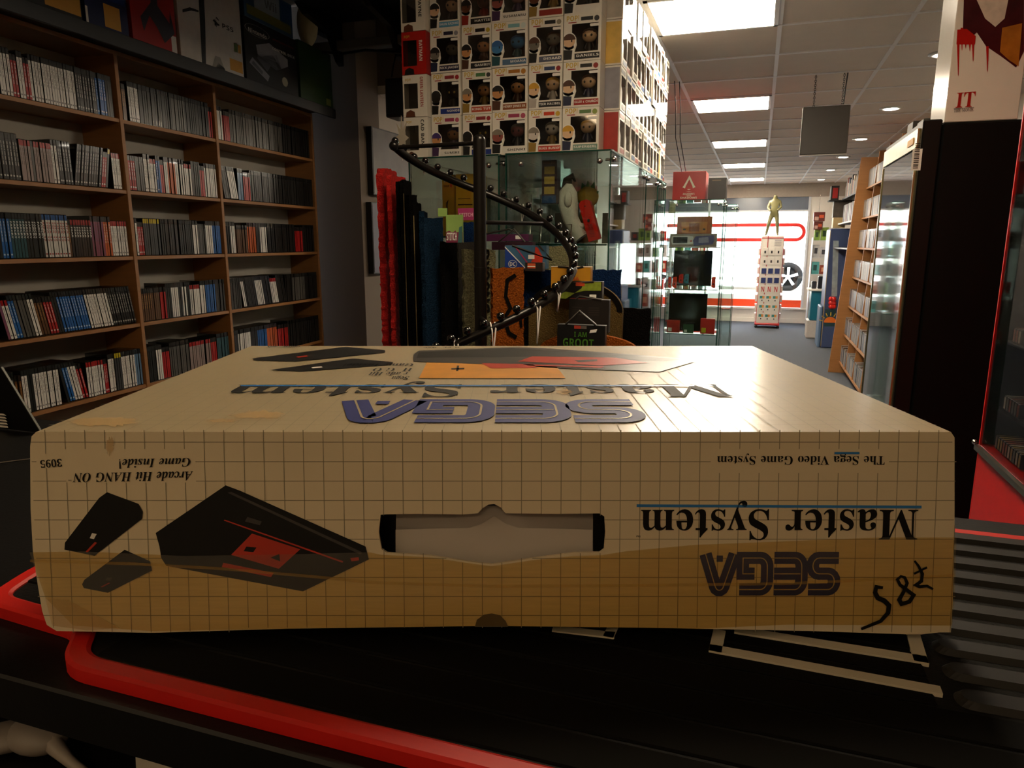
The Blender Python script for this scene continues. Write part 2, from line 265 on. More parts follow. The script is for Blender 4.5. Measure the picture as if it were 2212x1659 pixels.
'o': [168, [[84,-5,74,-4,63,-2,54,1,45,6,37,12,30,18,24,26,19,35,15,45,12,55,10,66,9,77,10,88,12,99,15,110,19,119,24,128,30,136,37,143,45,149,54,153,63,157,73,159,84,159,95,159,105,157,114,153,123,149,131,143,138,136,144,129,149,120,153,110,156,100,158,89,158,77,158,65,156,54,153,44,149,34,144,26,138,18,131,11,123,5,114,1,105,-2,95,-4],[84,6,91,7,96,9,101,13,104,19,109,41,110,77,109,97,108,114,106,126,104,135,100,141,96,146,91,149,84,149,78,149,72,146,67,141,64,135,62,126,60,114,59,97,58,77,60,41,64,19,68,13,72,9,78,7]]],
'r': [144, [[9,0,9,8,23,13,26,28,26,126,23,143,10,147,10,155,73,155,73,126,77,134,82,140,88,146,94,151,99,154,105,157,111,159,117,159,123,159,129,157,134,155,138,152,141,148,143,144,144,139,145,133,144,128,143,124,142,120,139,117,136,115,132,113,128,112,124,111,111,115,103,125,94,130,91,129,87,128,84,125,81,121,78,116,76,110,75,103,75,96,75,28,75,23,76,18,77,15,79,13,99,8,99,0]]],
's': [144, [[76,-5,68,-5,61,-3,52,-1,43,3,37,4,33,4,30,2,27,-1,26,-4,18,-4,18,53,27,53,29,43,33,34,38,26,43,19,50,14,56,10,63,8,70,7,76,8,81,9,86,11,89,13,92,16,94,20,96,24,96,29,95,36,92,42,86,48,78,52,53,65,45,69,38,74,32,79,27,85,23,90,21,97,19,103,18,110,19,120,22,130,26,138,32,145,40,152,49,156,59,159,71,160,83,158,99,154,103,153,106,152,109,153,111,154,113,156,115,160,122,160,122,111,114,111,111,119,107,127,103,133,98,139,93,143,87,146,81,147,75,148,69,148,65,147,61,145,58,143,56,140,54,137,53,133,52,130,58,116,73,106,96,95,104,90,111,86,116,81,121,76,124,70,127,63,128,56,129,47,128,36,125,26,120,17,114,9,106,3,97,-2,87,-4]]],
't': [114, [[62,-5,52,-4,44,-2,38,1,33,5,29,11,26,18,25,26,24,36,24,139,10,139,10,150,44,185,64,212,72,212,72,155,104,155,104,139,72,139,72,41,75,25,76,23,78,21,81,20,84,20,90,21,95,24,99,30,103,37,111,33,102,16,91,5,78,-2]]],
'y': [150, [[26,-70,20,-70,15,-68,10,-66,5,-62,1,-58,-1,-53,-3,-48,-3,-42,-3,-38,-2,-34,0,-30,2,-27,5,-24,9,-21,13,-20,18,-20,32,-25,34,-27,36,-30,37,-34,37,-38,37,-41,37,-44,37,-46,38,-48,40,-49,43,-49,46,-49,49,-46,53,-42,57,-37,65,-22,70,-2,18,125,12,138,8,144,-2,147,-2,155,81,155,81,147,68,145,64,137,65,133,66,128,93,59,115,121,118,130,119,137,115,145,101,147,101,155,150,155,150,147,146,146,143,145,141,143,139,140,130,121,81,-12,65,-48,61,-54,56,-59,52,-62,48,-65]]],
},
'I': {
'A': [210, [[-34,0,-34,8,-27,9,-20,12,-13,17,-6,24,162,231,171,231,163,44,163,40,165,26,171,17,181,11,194,8,194,0,89,0,89,8,97,10,104,12,109,15,112,19,115,24,117,30,118,36,119,43,119,70,48,70,25,40,16,28,14,20,15,16,19,12,26,10,36,8,36,0],[59,84,120,84,124,164]]],
'G': [249, [[110,-6,88,-4,68,1,51,8,37,19,25,33,17,49,12,67,10,88,11,100,13,112,15,124,19,136,24,147,29,158,36,168,43,178,52,188,61,197,71,204,82,211,116,226,153,231,175,230,200,224,209,222,212,223,215,224,218,227,220,231,229,231,214,158,205,158,204,173,201,185,197,195,191,204,184,211,175,215,165,218,154,219,143,218,132,214,121,208,111,200,101,189,92,176,83,161,75,143,69,125,64,107,61,89,60,72,61,57,64,44,69,33,76,24,84,16,94,11,106,8,119,7,127,8,134,9,139,11,144,14,148,18,151,24,154,30,156,37,165,72,168,89,168,93,167,96,165,99,162,100,143,103,143,111,237,111,237,103,235,103,230,103,226,101,222,99,220,96,213,75,197,15,177,6,156,0,133,-4]]],
'H': [254, [[-17,0,-17,8,0,10,11,20,19,43,57,184,59,193,60,202,60,205,59,209,57,211,54,213,37,217,37,225,142,225,142,217,124,215,114,204,106,183,90,126,171,126,186,184,189,202,189,205,188,209,186,211,183,213,165,217,165,225,271,225,271,217,254,215,243,206,235,184,197,41,194,24,194,20,195,17,197,14,199,12,217,8,217,0,112,0,112,8,129,10,140,20,148,43,167,110,86,110,68,41,65,24,66,17,71,12,78,9,88,8,88,0]]],
'I': [125, [[-17,0,-17,8,0,10,11,20,19,43,57,184,59,193,60,202,59,208,54,213,47,216,36,217,36,225,142,225,142,217,124,214,113,205,105,183,67,41,64,24,66,17,70,12,78,9,88,8,88,0]]],
'N': [234, [[155,-5,70,176,34,41,31,24,32,17,37,12,44,9,55,8,55,0,-17,0,-17,8,-1,10,11,20,19,43,54,177,57,190,58,198,58,202,57,206,55,209,52,212,32,217,32,225,98,225,170,69,201,184,203,194,204,201,204,205,203,208,201,211,198,213,180,217,180,225,253,225,253,217,236,215,225,205,216,183,165,-5]]],
'O': [239, [[89,-6,72,-4,56,0,43,7,31,16,22,28,15,42,11,59,9,77,10,89,12,102,15,114,19,126,24,139,30,151,37,162,45,173,54,184,63,193,72,202,83,210,98,219,115,226,132,230,149,231,167,230,183,226,197,219,209,210,218,198,225,184,229,168,230,150,230,138,228,125,225,113,221,100,216,87,210,75,204,64,196,53,187,42,178,33,168,24,157,16,141,7,124,0,107,-4],[92,6,103,8,114,12,124,20,133,30,143,43,151,59,159,78,167,98,173,120,178,140,180,158,181,175,181,185,179,194,176,202,172,208,167,213,161,217,155,219,147,220,141,219,134,217,128,214,122,210,99,185,78,143,63,96,58,51,58,41,60,32,63,24,67,18,72,13,77,9,84,7]]],
'a': [168, [[27,-4,19,-4,12,-2,6,2,1,7,-4,13,-7,20,-9,28,-9,37,-9,46,-8,55,-6,64,-3,74,16,110,22,118,28,125,35,132,42,138,53,145,63,151,73,154,83,155,92,153,99,149,104,142,107,133,112,151,148,151,121,54,116,37,114,28,114,24,115,22,117,21,119,20,124,22,129,26,136,33,142,44,150,39,137,20,124,6,111,-2,98,-4,89,-3,83,1,79,8,78,17,78,26,81,38,75,28,68,19,62,12,56,6,49,1,42,-2,34,-4],[46,20,50,21,54,22,58,25,62,28,76,47,88,74,96,101,99,124,98,131,96,136,92,139,86,140,82,140,78,138,74,136,70,132,55,109,41,80,35,58,33,40,33,32,36,25,40,22]]],
'c': [138, [[46,-5,35,-4,25,-1,16,3,9,9,3,17,-1,26,-4,37,-5,49,-4,61,-2,73,2,85,8,98,15,109,23,120,33,130,44,138,55,146,67,151,78,154,89,155,98,154,105,153,112,150,118,146,122,141,126,136,128,130,128,125,128,120,127,115,125,111,122,108,119,105,116,103,111,102,107,102,93,106,88,119,91,129,94,137,94,140,92,143,90,144,86,144,82,144,78,142,74,139,70,135,54,111,42,80,37,49,38,42,39,35,41,30,44,25,48,22,52,19,56,18,61,17,72,19,82,25,92,35,102,48,111,42,97,21,81,7,64,-2]]],
'd': [167, [[28,-5,20,-4,13,-2,7,2,2,7,-2,14,-5,21,-7,31,-8,41,-2,74,14,107,39,136,50,144,60,150,71,154,82,155,89,154,95,153,101,150,106,147,119,190,121,199,122,206,121,209,120,211,119,213,117,214,102,216,102,225,135,229,171,235,119,41,116,30,115,24,119,20,128,26,141,44,148,39,123,6,117,2,111,-2,105,-4,99,-5,90,-3,84,1,80,8,79,17,82,38,76,28,69,19,63,12,56,6,50,1,43,-2,35,-4],[48,21,52,21,56,23,60,25,63,29,78,50,90,77,98,104,101,125,100,132,98,137,94,141,89,142,75,134,60,116,47,90,37,63,33,39,37,26]]],
'e': [135, [[44,-5,33,-4,24,-1,15,3,8,9,2,17,-2,26,-5,37,-5,49,-5,58,-3,67,-1,77,3,86,7,95,12,104,18,112,25,120,32,127,39,134,47,140,55,145,63,149,71,152,80,154,88,155,96,154,103,153,110,150,115,146,119,142,122,137,124,131,125,124,123,114,119,105,113,96,103,87,91,79,77,72,59,66,39,62,37,44,38,38,39,33,41,29,43,25,47,22,51,20,56,18,61,18,70,20,79,25,89,35,98,48,107,42,94,21,79,7,62,-2],[42,73,70,86,90,106,93,112,95,118,96,124,97,130,94,140,86,144,80,143,74,139,69,134,63,126,57,116,51,104,46,89]]],
'g': [149, [[39,-70,24,-69,11,-67,0,-64,-9,-59,-16,-54,-21,-48,-24,-41,-26,-33,-25,-27,-23,-22,-20,-17,-15,-13,16,3,9,8,3,14,0,20,-1,26,-1,30,0,34,3,38,6,42,29,57,10,74,8,78,6,83,5,89,4,94,5,102,7,110,10,117,14,124,19,131,25,137,32,142,40,146,48,150,56,153,65,154,75,155,88,154,100,151,111,146,122,138,151,138,149,124,131,124,132,119,132,112,131,104,129,96,126,89,122,82,117,75,111,70,104,64,96,60,87,57,78,54,69,53,59,52,42,53,38,50,35,47,33,45,33,42,34,39,36,36,41,34,47,32,67,25,91,16,108,4,112,-1,114,-6,116,-12,117,-18,116,-25,114,-32,111,-39,106,-45,101,-50,95,-55,87,-59,79,-63,70,-66,60,-68,50,-69],[58,62,62,63,67,65,71,67,75,71,87,94,92,123,91,132,89,139,84,142,78,144,73,143,69,141,65,138,61,134,48,111,43,82,44,73,47,67,51,64],[42,-58,51,-58,58,-57,65,-54,71,-51,75,-47,78,-43,80,-38,81,-33,80,-28,78,-23,74,-19,69,-16,30,-2,19,-8,10,-15,5,-23,4,-31,4,-37,6,-42,10,-46,15,-51,21,-54,27,-56,34,-58]]],
'i': [97, [[66,186,61,186,57,187,53,189,50,192,47,195,45,199,44,203,44,208,44,212,45,217,47,220,50,224,53,226,57,228,61,230,66,230,70,230,74,228,78,226,81,224,84,220,86,217,88,212,88,208,88,203,86,199,84,195,81,192,78,189,74,187,70,186],[25,-4,19,-4,14,-2,10,0,7,3,4,6,2,10,1,15,0,20,2,32,5,44,22,105,25,118,27,127,26,131,23,134,19,136,13,136,10,136,9,145,44,149,75,155,45,43,42,28,42,25,43,23,45,22,47,21,52,23,57,27,64,35,71,45,78,40,65,21,52,7,38,-1]]],
'm': [262, [[190,-4,180,-2,173,2,169,10,168,21,171,42,182,77,193,111,196,124,196,127,195,129,193,130,190,131,183,129,175,125,167,117,159,107,151,93,142,76,134,55,125,31,115,0,76,0,110,111,113,124,112,127,111,129,109,130,106,131,102,130,98,128,93,126,88,122,68,95,49,54,33,0,-7,0,21,105,25,120,26,127,25,131,22,134,18,136,12,136,9,136,8,145,76,155,58,97,67,111,76,123,85,133,93,141,102,147,110,151,119,154,128,155,139,153,147,149,152,141,153,130,149,108,157,120,165,129,173,137,180,144,188,148,195,152,203,154,211,155,222,153,230,149,235,141,236,130,236,122,234,112,231,100,226,85,210,38,209,33,208,29,208,26,209,24,211,22,213,22,223,28,229,35,236,45,243,40,217,7,210,2,204,-1,197,-3]]],
'n': [179, [[106,-5,97,-3,90,2,85,9,84,20,88,42,98,77,110,111,113,123,112,126,111,129,109,130,106,130,97,128,88,121,78,110,68,95,49,54,33,0,-7,0,21,105,25,120,26,127,25,131,22,134,18,136,12,136,9,136,8,145,76,155,58,97,67,111,76,123,85,133,93,141,102,147,110,151,119,154,128,155,139,153,147,149,152,141,153,130,151,113,142,85,124,29,125,25,126,23,127,22,130,21,140,28,152,45,160,40,133,7,127,2,120,-2,113,-4]]],
'r': [130, [[-7,0,21,105,25,120,26,127,25,131,22,134,18,136,12,136,9,136,8,145,76,155,57,94,72,122,86,140,98,151,111,155,119,153,125,149,128,142,130,132,129,127,128,123,127,119,124,115,122,112,118,110,114,109,110,109,105,109,101,111,97,114,93,119,90,121,85,118,78,112,71,102,63,87,47,49,33,0]]],
's': [126, [[45,-5,14,2,7,4,4,3,1,2,-1,0,-3,-3,-12,-2,-3,54,6,53,10,33,16,18,27,10,41,7,49,8,55,12,59,18,60,26,57,38,47,53,34,69,19,93,14,114,15,122,17,130,21,137,27,143,33,148,41,152,49,154,58,154,90,149,93,148,96,147,99,148,102,149,104,151,106,153,115,153,107,102,99,103,94,121,87,134,78,142,67,144,54,139,48,128,49,122,52,115,56,109,62,101,73,88,83,75,92,58,95,41,95,35,93,29,91,23,89,18,85,13,81,8,76,5,71,1,65,-1,59,-3,52,-4]]],
't': [92, [[15,-5,5,-3,-2,1,-6,9,-8,19,-7,26,-5,35,22,137,6,137,6,148,24,156,39,167,54,181,67,199,81,199,67,150,93,150,90,137,63,137,38,51,35,38,34,28,34,25,35,22,36,21,39,20,43,22,49,27,56,36,64,47,72,42,65,31,58,22,51,14,44,7,37,2,30,-2,23,-4]]],
},
'B': {
'0': [192, [[96,-3,58,5,32,29,17,68,12,120,14,156,20,186,31,211,47,229,68,240,96,243,133,235,159,211,175,172,180,120,178,84,171,54,161,29,145,11,123,0],[96,38,112,43,122,58,127,84,129,120,127,156,122,182,112,197,96,202,80,197,70,182,64,156,62,120,64,84,70,58,80,43]]],
'1': [192, [[88,0,88,139,88,162,89,186,82,179,72,170,44,148,20,178,97,240,139,240,139,0]]],
'2': [192, [[13,0,13,35,74,96,103,127,119,150,124,172,122,185,116,194,107,199,95,201,81,199,68,194,40,176,13,209,35,226,62,238,98,243,120,241,139,235,154,224,165,211,172,196,174,178,172,159,166,142,144,110,107,74,77,45,77,43,181,43,181,0]]],
'3': [192, [[82,-3,45,0,13,10,13,53,45,41,77,37,100,39,115,46,123,58,126,73,121,90,114,96,103,100,68,104,50,104,50,143,68,143,102,147,112,152,118,158,122,175,120,186,114,195,103,200,88,202,72,201,58,196,37,185,13,220,46,236,67,241,91,243,124,239,150,228,166,210,172,186,168,164,157,146,140,134,120,126,120,125,145,119,164,108,175,91,179,70,176,50,168,32,155,18,137,6,112,-1]]],
'4': [192, [[108,0,108,50,6,50,6,85,111,240,157,240,157,89,186,89,186,50,157,50,157,0],[50,89,108,89,108,130,108,148,109,169,110,182,109,182,102,169,94,155]]],
'5': [192, [[81,-3,46,0,16,10,16,53,46,42,79,38,99,40,114,47,123,59,126,76,114,103,78,112,58,110,41,107,21,118,30,240,160,240,160,197,75,197,70,150,82,152,101,153,121,151,140,145,155,134,167,120,174,102,177,80,171,45,152,19,122,2]]],
'6': [192, [[99,-3,76,-1,55,8,37,22,24,42,15,69,12,102,15,143,25,181,34,198,47,213,62,225,81,235,104,240,132,242,148,242,164,240,164,199,150,202,135,203,109,200,89,193,75,182,66,167,61,149,58,128,60,128,69,139,80,148,94,154,112,156,141,151,163,136,176,112,181,80,175,45,159,19,133,2],[98,37,112,40,123,48,130,61,132,79,130,95,124,107,114,114,99,117,80,112,67,99,62,84,66,62,78,44,88,39]]],
'7': [192, [[37,0,127,197,9,197,9,240,181,240,181,208,90,0]]],
'8': [192, [[96,-3,60,1,34,14,17,34,12,61,15,83,25,101,40,114,58,125,43,136,30,150,22,166,19,185,22,203,30,217,42,228,58,236,77,241,96,243,116,241,134,236,150,228,162,217,170,203,173,185,170,165,160,150,147,137,130,127,154,111,173,90,178,77,180,62,177,44,169,28,157,14,140,5,119,-1],[96,148,116,161,123,170,125,181,123,192,117,199,107,204,96,206,84,204,75,199,69,192,67,181,69,170,76,161],[95,34,112,36,124,42,131,51,133,63,128,79,114,92,98,102,94,104,69,87,61,77,59,64,61,52,68,42,79,36]]],
'9': [192, [[60,-3,43,-3,28,-1,28,40,42,37,56,36,83,39,103,46,116,57,126,72,131,90,133,111,131,111,113,91,98,85,78,83,51,88,29,103,15,127,11,159,16,194,33,220,59,237,92,242,116,240,137,231,154,217,168,197,177,170,180,137,177,97,166,58,157,41,145,26,130,14,111,5,87,-1],[92,122,112,127,125,140,130,155,126,177,113,195,104,200,93,202,80,199,69,192,62,179,60,160,62,144,68,132,78,125]]],
'A': [232, [[0,0,85,241,147,241,232,0,177,0,160,57,72,57,55,0],[85,100,147,100,130,155,125,170,120,188,116,203,111,187,106,168,102,155]]],
'B': [226, [[30,0,30,240,105,240,147,236,177,226,196,208,202,179,199,160,192,144,181,133,165,127,165,126,187,117,195,110,202,100,206,86,208,70,202,40,184,18,156,5,120,0],[81,145,110,145,129,146,141,152,148,160,150,172,147,184,140,192,127,197,108,198,81,198],[81,42,114,42,134,44,146,51,153,61,155,75,153,87,146,96,133,102,112,104,81,104]]],
'C': [214, [[127,-3,94,0,66,12,45,30,31,55,22,85,19,120,23,154,33,184,49,209,71,227,99,239,132,243,168,239,202,226,186,185,159,196,132,201,106,195,87,179,76,153,72,119,75,85,86,60,105,44,132,39,161,42,193,52,193,9,162,0]]],
'D': [248, [[30,0,30,240,105,240,141,236,171,226,195,210,214,187,225,158,229,122,220,69,195,31,153,8,98,0],[81,42,103,42,158,62,176,121,172,156,159,179,137,193,108,198,81,198]]],
'E': [188, [[30,0,30,240,168,240,168,198,81,198,81,145,162,145,162,104,81,104,81,42,168,42,168,0]]],
'F': [184, [[30,0,30,240,168,240,168,198,80,198,80,136,162,136,162,95,80,95,80,0]]],
'G': [243, [[131,-3,83,5,48,28,27,67,19,120,23,155,34,185,52,210,77,228,108,239,145,243,182,239,216,228,199,188,174,197,144,201,124,198,106,191,92,179,81,162,74,142,72,119,73,97,78,78,86,61,98,49,114,42,134,39,153,40,167,42,167,92,121,92,121,135,216,135,216,10,177,0]]],
'H': [257, [[30,0,30,240,81,240,81,146,176,146,176,240,227,240,227,0,176,0,176,103,81,103,81,0]]],
'I': [131, [[11,0,11,29,40,42,40,197,11,211,11,240,120,240,120,211,91,197,91,42,120,29,120,0]]],
'J': [111, [[5,-71,-12,-69,-25,-67,-25,-25,-14,-27,-1,-28,15,-25,21,-20,26,-12,30,15,30,240,81,240,81,15,79,-12,71,-34,60,-51,45,-62,26,-68]]],
'K': [223, [[30,0,30,240,81,240,81,130,91,144,101,158,166,240,222,240,139,134,223,0,165,0,102,101,81,86,81,0]]],
'L': [190, [[30,0,30,240,81,240,81,42,178,42,178,0]]],
'M': [317, [[30,0,30,240,99,240,156,56,157,56,217,240,286,240,286,0,239,0,239,113,240,140,241,168,241,188,240,188,178,0,132,0,74,188,73,188,74,168,75,139,76,111,76,0]]],
'N': [273, [[30,0,30,240,94,240,198,60,199,60,198,93,197,126,197,240,243,240,243,0,178,0,74,181,73,181,75,147,76,113,76,0]]],
'O': [267, [[134,-3,98,1,69,12,47,31,32,55,23,86,19,121,23,155,32,185,47,210,69,228,98,240,134,243,169,240,198,228,220,210,236,185,245,155,248,120,245,85,236,55,220,31,198,12,169,1],[134,39,162,45,180,61,191,87,194,120,191,154,180,180,162,196,134,201,106,196,87,180,76,154,73,120,76,87,87,61,106,45]]],
'P': [211, [[30,0,30,240,107,240,147,235,174,220,190,196,196,165,194,145,187,126,175,109,158,96,134,88,103,85,81,85,81,0],[81,127,98,127,117,129,132,135,141,147,144,163,134,189,104,198,81,198]]],
'Q': [267, [[181,-57,137,-3,134,-3,98,1,69,12,47,31,32,55,23,86,19,121,23,155,32,185,47,210,69,228,98,240,134,243,169,240,198,228,220,210,236,185,245,155,248,120,244,83,233,51,215,25,189,7,246,-57],[134,39,162,45,180,61,191,87,194,120,191,154,180,180,162,196,134,201,106,196,87,180,76,154,73,120,76,87,87,61,106,45]]],
'R': [222, [[30,0,30,240,100,240,143,235,172,222,190,200,196,168,194,152,190,139,173,118,151,104,222,0,165,0,108,92,81,92,81,0],[81,133,97,133,119,135,133,142,142,152,144,167,141,181,133,191,118,196,96,198,81,198]]],
'S': [185, [[83,-3,47,0,15,11,15,58,51,45,69,40,87,39,103,40,114,46,120,54,122,64,119,76,108,86,75,103,57,113,38,127,24,147,20,160,18,175,24,204,40,225,66,239,99,243,135,239,171,226,154,187,125,197,98,201,85,199,76,194,70,186,68,177,71,165,79,156,113,138,145,120,156,110,165,98,170,84,172,66,166,38,149,16,121,1]]],
'T': [194, [[72,0,72,197,7,197,7,240,188,240,188,197,123,197,123,0]]],
'U': [254, [[126,-3,84,3,53,21,35,49,29,85,29,240,79,240,79,93,82,68,91,51,106,42,127,39,149,43,163,52,172,69,175,93,175,240,225,240,225,85,223,61,214,40,201,22,181,8,157,0]]],
'V': [218, [[81,0,0,240,51,240,96,97,100,83,105,63,109,44,113,63,118,83,122,97,167,240,218,240,137,0]]],
'W': [325, [[61,0,0,240,50,240,81,109,85,89,89,66,92,46,95,66,100,88,103,105,138,240,186,240,221,105,225,89,229,66,232,46,235,66,240,89,244,109,275,240,325,240,264,0,206,0,173,126,171,137,167,153,164,170,162,182,160,170,157,153,154,137,151,126,119,0]]],
'X': [224, [[0,0,80,124,5,240,61,240,113,153,164,240,218,240,143,121,224,0,166,0,110,91,54,0]]],
'Y': [210, [[80,0,80,92,0,240,55,240,105,141,155,240,210,240,130,93,130,0]]],
'Z': [194, [[8,0,8,33,123,198,11,198,11,240,183,240,183,207,69,42,186,42,186,0]]],
'a': [203, [[71,-3,48,0,30,11,18,29,14,55,19,80,35,98,60,109,96,113,128,114,128,122,126,135,120,143,111,148,99,150,73,146,48,137,31,171,64,183,101,187,134,183,158,171,173,151,178,122,178,0,143,0,133,25,132,25,120,12,107,3,91,-2],[90,33,105,36,117,43,125,54,128,70,128,85,108,84,88,82,75,76,68,66,65,54,67,45,72,38]]],
'b': [213, [[127,-3,109,-2,95,4,76,20,73,20,64,0,26,0,26,255,76,255,76,196,76,175,74,160,76,160,85,170,96,179,110,185,128,187,156,181,178,163,193,133,197,92,193,51,178,21,155,3],[113,37,127,41,137,52,144,69,146,93,144,116,137,133,126,143,112,147,96,144,85,135,79,119,76,98,76,92,78,69,84,52,95,41]]],
'c': [173, [[101,-3,64,2,37,19,21,48,15,91,18,121,27,145,40,164,58,177,80,184,105,187,138,183,162,174,147,136,125,143,105,146,76,133,66,91,69,67,76,50,89,41,105,37,133,41,156,53,156,10,132,0]]],
'd': [213, [[84,-3,57,3,34,21,20,50,15,91,20,133,35,163,57,181,86,187,104,185,118,179,130,170,138,160,140,160,138,175,136,196,136,255,186,255,186,0,148,0,138,24,136,24,128,13,117,5,102,-1],[102,37,119,40,131,49,137,64,140,86,140,91,138,115,131,132,120,143,101,146,86,143,75,132,68,114,66,91,68,67,75,50,87,40]]],
'e': [198, [[109,-3,83,-1,60,7,42,20,27,38,18,61,15,90,18,120,26,144,39,163,56,176,77,184,102,187,136,181,162,165,178,139,184,103,184,79,66,79,69,60,78,46,93,37,111,34,144,37,174,48,174,10,145,0],[67,112,137,112,135,128,128,140,118,148,102,151,89,149,78,142,70,130]]],
'f': [130, [[34,0,34,146,7,146,7,170,34,183,34,197,36,218,42,233,52,244,65,252,81,256,99,257,126,255,145,249,132,213,120,216,104,217,95,216,89,211,84,195,84,183,128,183,128,146,84,146,84,0]]],
'g': [213, [[95,-81,59,-78,26,-70,26,-30,61,-40,98,-44,127,-34,136,-2,136,1,137,13,138,24,136,24,126,11,114,3,100,-2,84,-3,55,3,33,22,20,52,15,91,20,131,34,162,56,180,86,187,116,180,139,160,140,160,144,183,186,183,186,0,181,-35,163,-60,134,-75],[102,36,119,39,130,47,137,62,140,85,140,91,137,116,131,133,119,143,101,146,75,132,66,91,75,50]]],
'h': [221, [[26,0,26,255,76,255,76,203,75,177,74,160,77,160,87,172,99,180,114,185,130,187,157,183,177,171,191,150,195,120,195,0,145,0,145,107,138,137,116,147,97,143,85,131,78,112,76,86,76,0]]],
'i': [102, [[51,206,41,208,32,212,26,219,24,231,26,243,32,250,51,255,71,250,77,243,79,231,77,219,71,212],[26,0,26,183,76,183,76,0]]],
'j': [102, [[51,206,41,208,32,212,26,219,24,231,26,243,32,250,51,255,71,250,77,243,79,231,77,219,71,212],[11,-81,-6,-79,-21,-77,-21,-37,-10,-39,2,-40,11,-39,19,-35,24,-26,26,-12,26,183,76,183,76,-20,75,-36,70,-50,61,-63,49,-72,33,-79]]],
'k': [208, [[26,0,26,255,76,255,76,141,75,120,74,100,85,114,96,128,147,183,204,183,131,104,208,0,150,0,98,74,76,57,76,0]]],
'l': [102, [[26,0,26,255,76,255,76,0]]],
'm': [330, [[26,0,26,183,64,183,71,160,74,160,84,172,97,180,112,185,127,187,146,185,162,180,174,172,183,160,187,160,197,172,211,180,226,185,241,187,269,183,289,171,301,150,305,120,305,0,255,0,255,107,248,137,227,147,210,143,199,133,192,115,190,92,190,0,140,0,140,107,133,137,113,147,95,143,84,131,78,112,76,86,76,0]]],
'n': [221, [[26,0,26,183,64,183,71,160,74,160,84,172,98,180,114,185,130,187,157,183,178,171,191,150,195,120,195,0,145,0,145,107,144,124,138,137,129,144,116,147,97,143,85,131,78,112,76,86,76,0]]],
'o': [208, [[103,-3,79,-1,58,8,40,21,27,40,18,64,15,92,21,132,39,162,67,181,104,187,129,184,150,176,168,162,181,144,190,120,193,92,187,52,169,21,140,3],[104,37,121,40,133,51,139,68,142,92,139,116,133,133,121,143,104,146,87,143,75,133,68,116,66,92,68,68,75,51,87,40]]],
'p': [213, [[26,-81,26,183,67,183,74,160,76,160,96,179,110,185,128,187,156,181,178,163,193,133,197,92,192,51,178,21,155,3,127,-3,109,-2,95,4,76,20,74,20,76,-7,76,-81],[113,37,128,41,138,52,144,69,146,93,138,133,112,147,96,144,85,135,79,119,76,98,76,92,78,69,84,52,95,41]]],
'r': [152, [[26,0,26,183,64,183,72,152,74,152,83,166,96,177,111,184,129,187,137,186,145,185,142,138,135,140,127,140,102,135,92,130,83,121,78,109,76,93,76,0]]],
's': [167, [[76,-3,43,-1,15,7,15,49,47,38,78,33,90,34,99,38,103,43,105,49,102,57,91,66,65,78,37,93,27,100,20,110,16,122,15,136,20,158,35,174,58,184,88,187,120,183,152,172,137,136,111,146,87,150,70,147,65,138,68,130,79,122,103,111,130,98,140,90,148,81,153,69,154,54,149,30,134,12,110,0]]],
't': [146, [[89,-3,60,2,48,9,39,21,33,36,32,57,32,146,8,146,8,167,35,184,50,222,82,222,82,183,133,183,133,146,82,146,82,57,83,48,88,42,95,38,103,37,120,38,135,42,135,5,115,-1]]],
'u': [221, [[90,-3,64,1,43,13,30,33,25,64,25,183,75,183,75,76,77,59,82,47,91,39,105,37,124,41,136,52,142,71,144,97,144,183,194,183,194,0,156,0,149,24,147,24,136,11,123,3,107,-2]]],
'w': [287, [[55,0,3,183,53,183,74,102,78,82,82,59,84,42,86,42,87,55,89,71,92,86,94,95,117,183,172,183,193,95,196,80,200,59,201,42,202,42,205,59,209,82,213,102,235,183,284,183,231,0,177,0,163,64,159,81,153,105,148,129,144,145,143,145,139,129,134,105,128,81,124,63,109,0]]],
'y': [191, [[37,-81,22,-80,11,-78,11,-38,20,-40,31,-40,45,-38,56,-31,64,-20,70,-8,73,1,0,183,55,183,89,80,93,65,95,48,96,48,99,65,103,80,137,183,191,183,113,-24,101,-48,83,-66,62,-77]]],
},
}

# ------------------------------------------------------------------ lettering (outlines of a serif, an italic and a bold sans alphabet)
EXTRA = {'!': [[30, 0, 60, 0, 60, 32, 30, 32], [30, 50, 60, 50, 68, 250, 26, 250]], '.': [[30, 0, 60, 0, 60, 32, 30, 32]],
         '-': [[20, 85, 110, 85, 110, 120, 20, 120]], '&': [[30, 0, 150, 0, 150, 30, 80, 30, 80, 60, 140, 60, 140, 90, 80, 90, 80, 150, 140, 150, 140, 180, 30, 180]],
         "'": [[30, 180, 55, 180, 60, 250, 25, 250]]}
def area(p): return sum(p[i][0] * p[(i + 1) % len(p)][1] - p[(i + 1) % len(p)][0] * p[i][1] for i in range(len(p))) / 2
def inside(q, p):
    c = False
    for i in range(len(p)):
        a, b = p[i], p[i - 1]
        if (a[1] > q[1]) != (b[1] > q[1]) and q[0] < (b[0] - a[0]) * (q[1] - a[1]) / (b[1] - a[1]) + a[0]: c = not c
    return c
GCACHE = {}
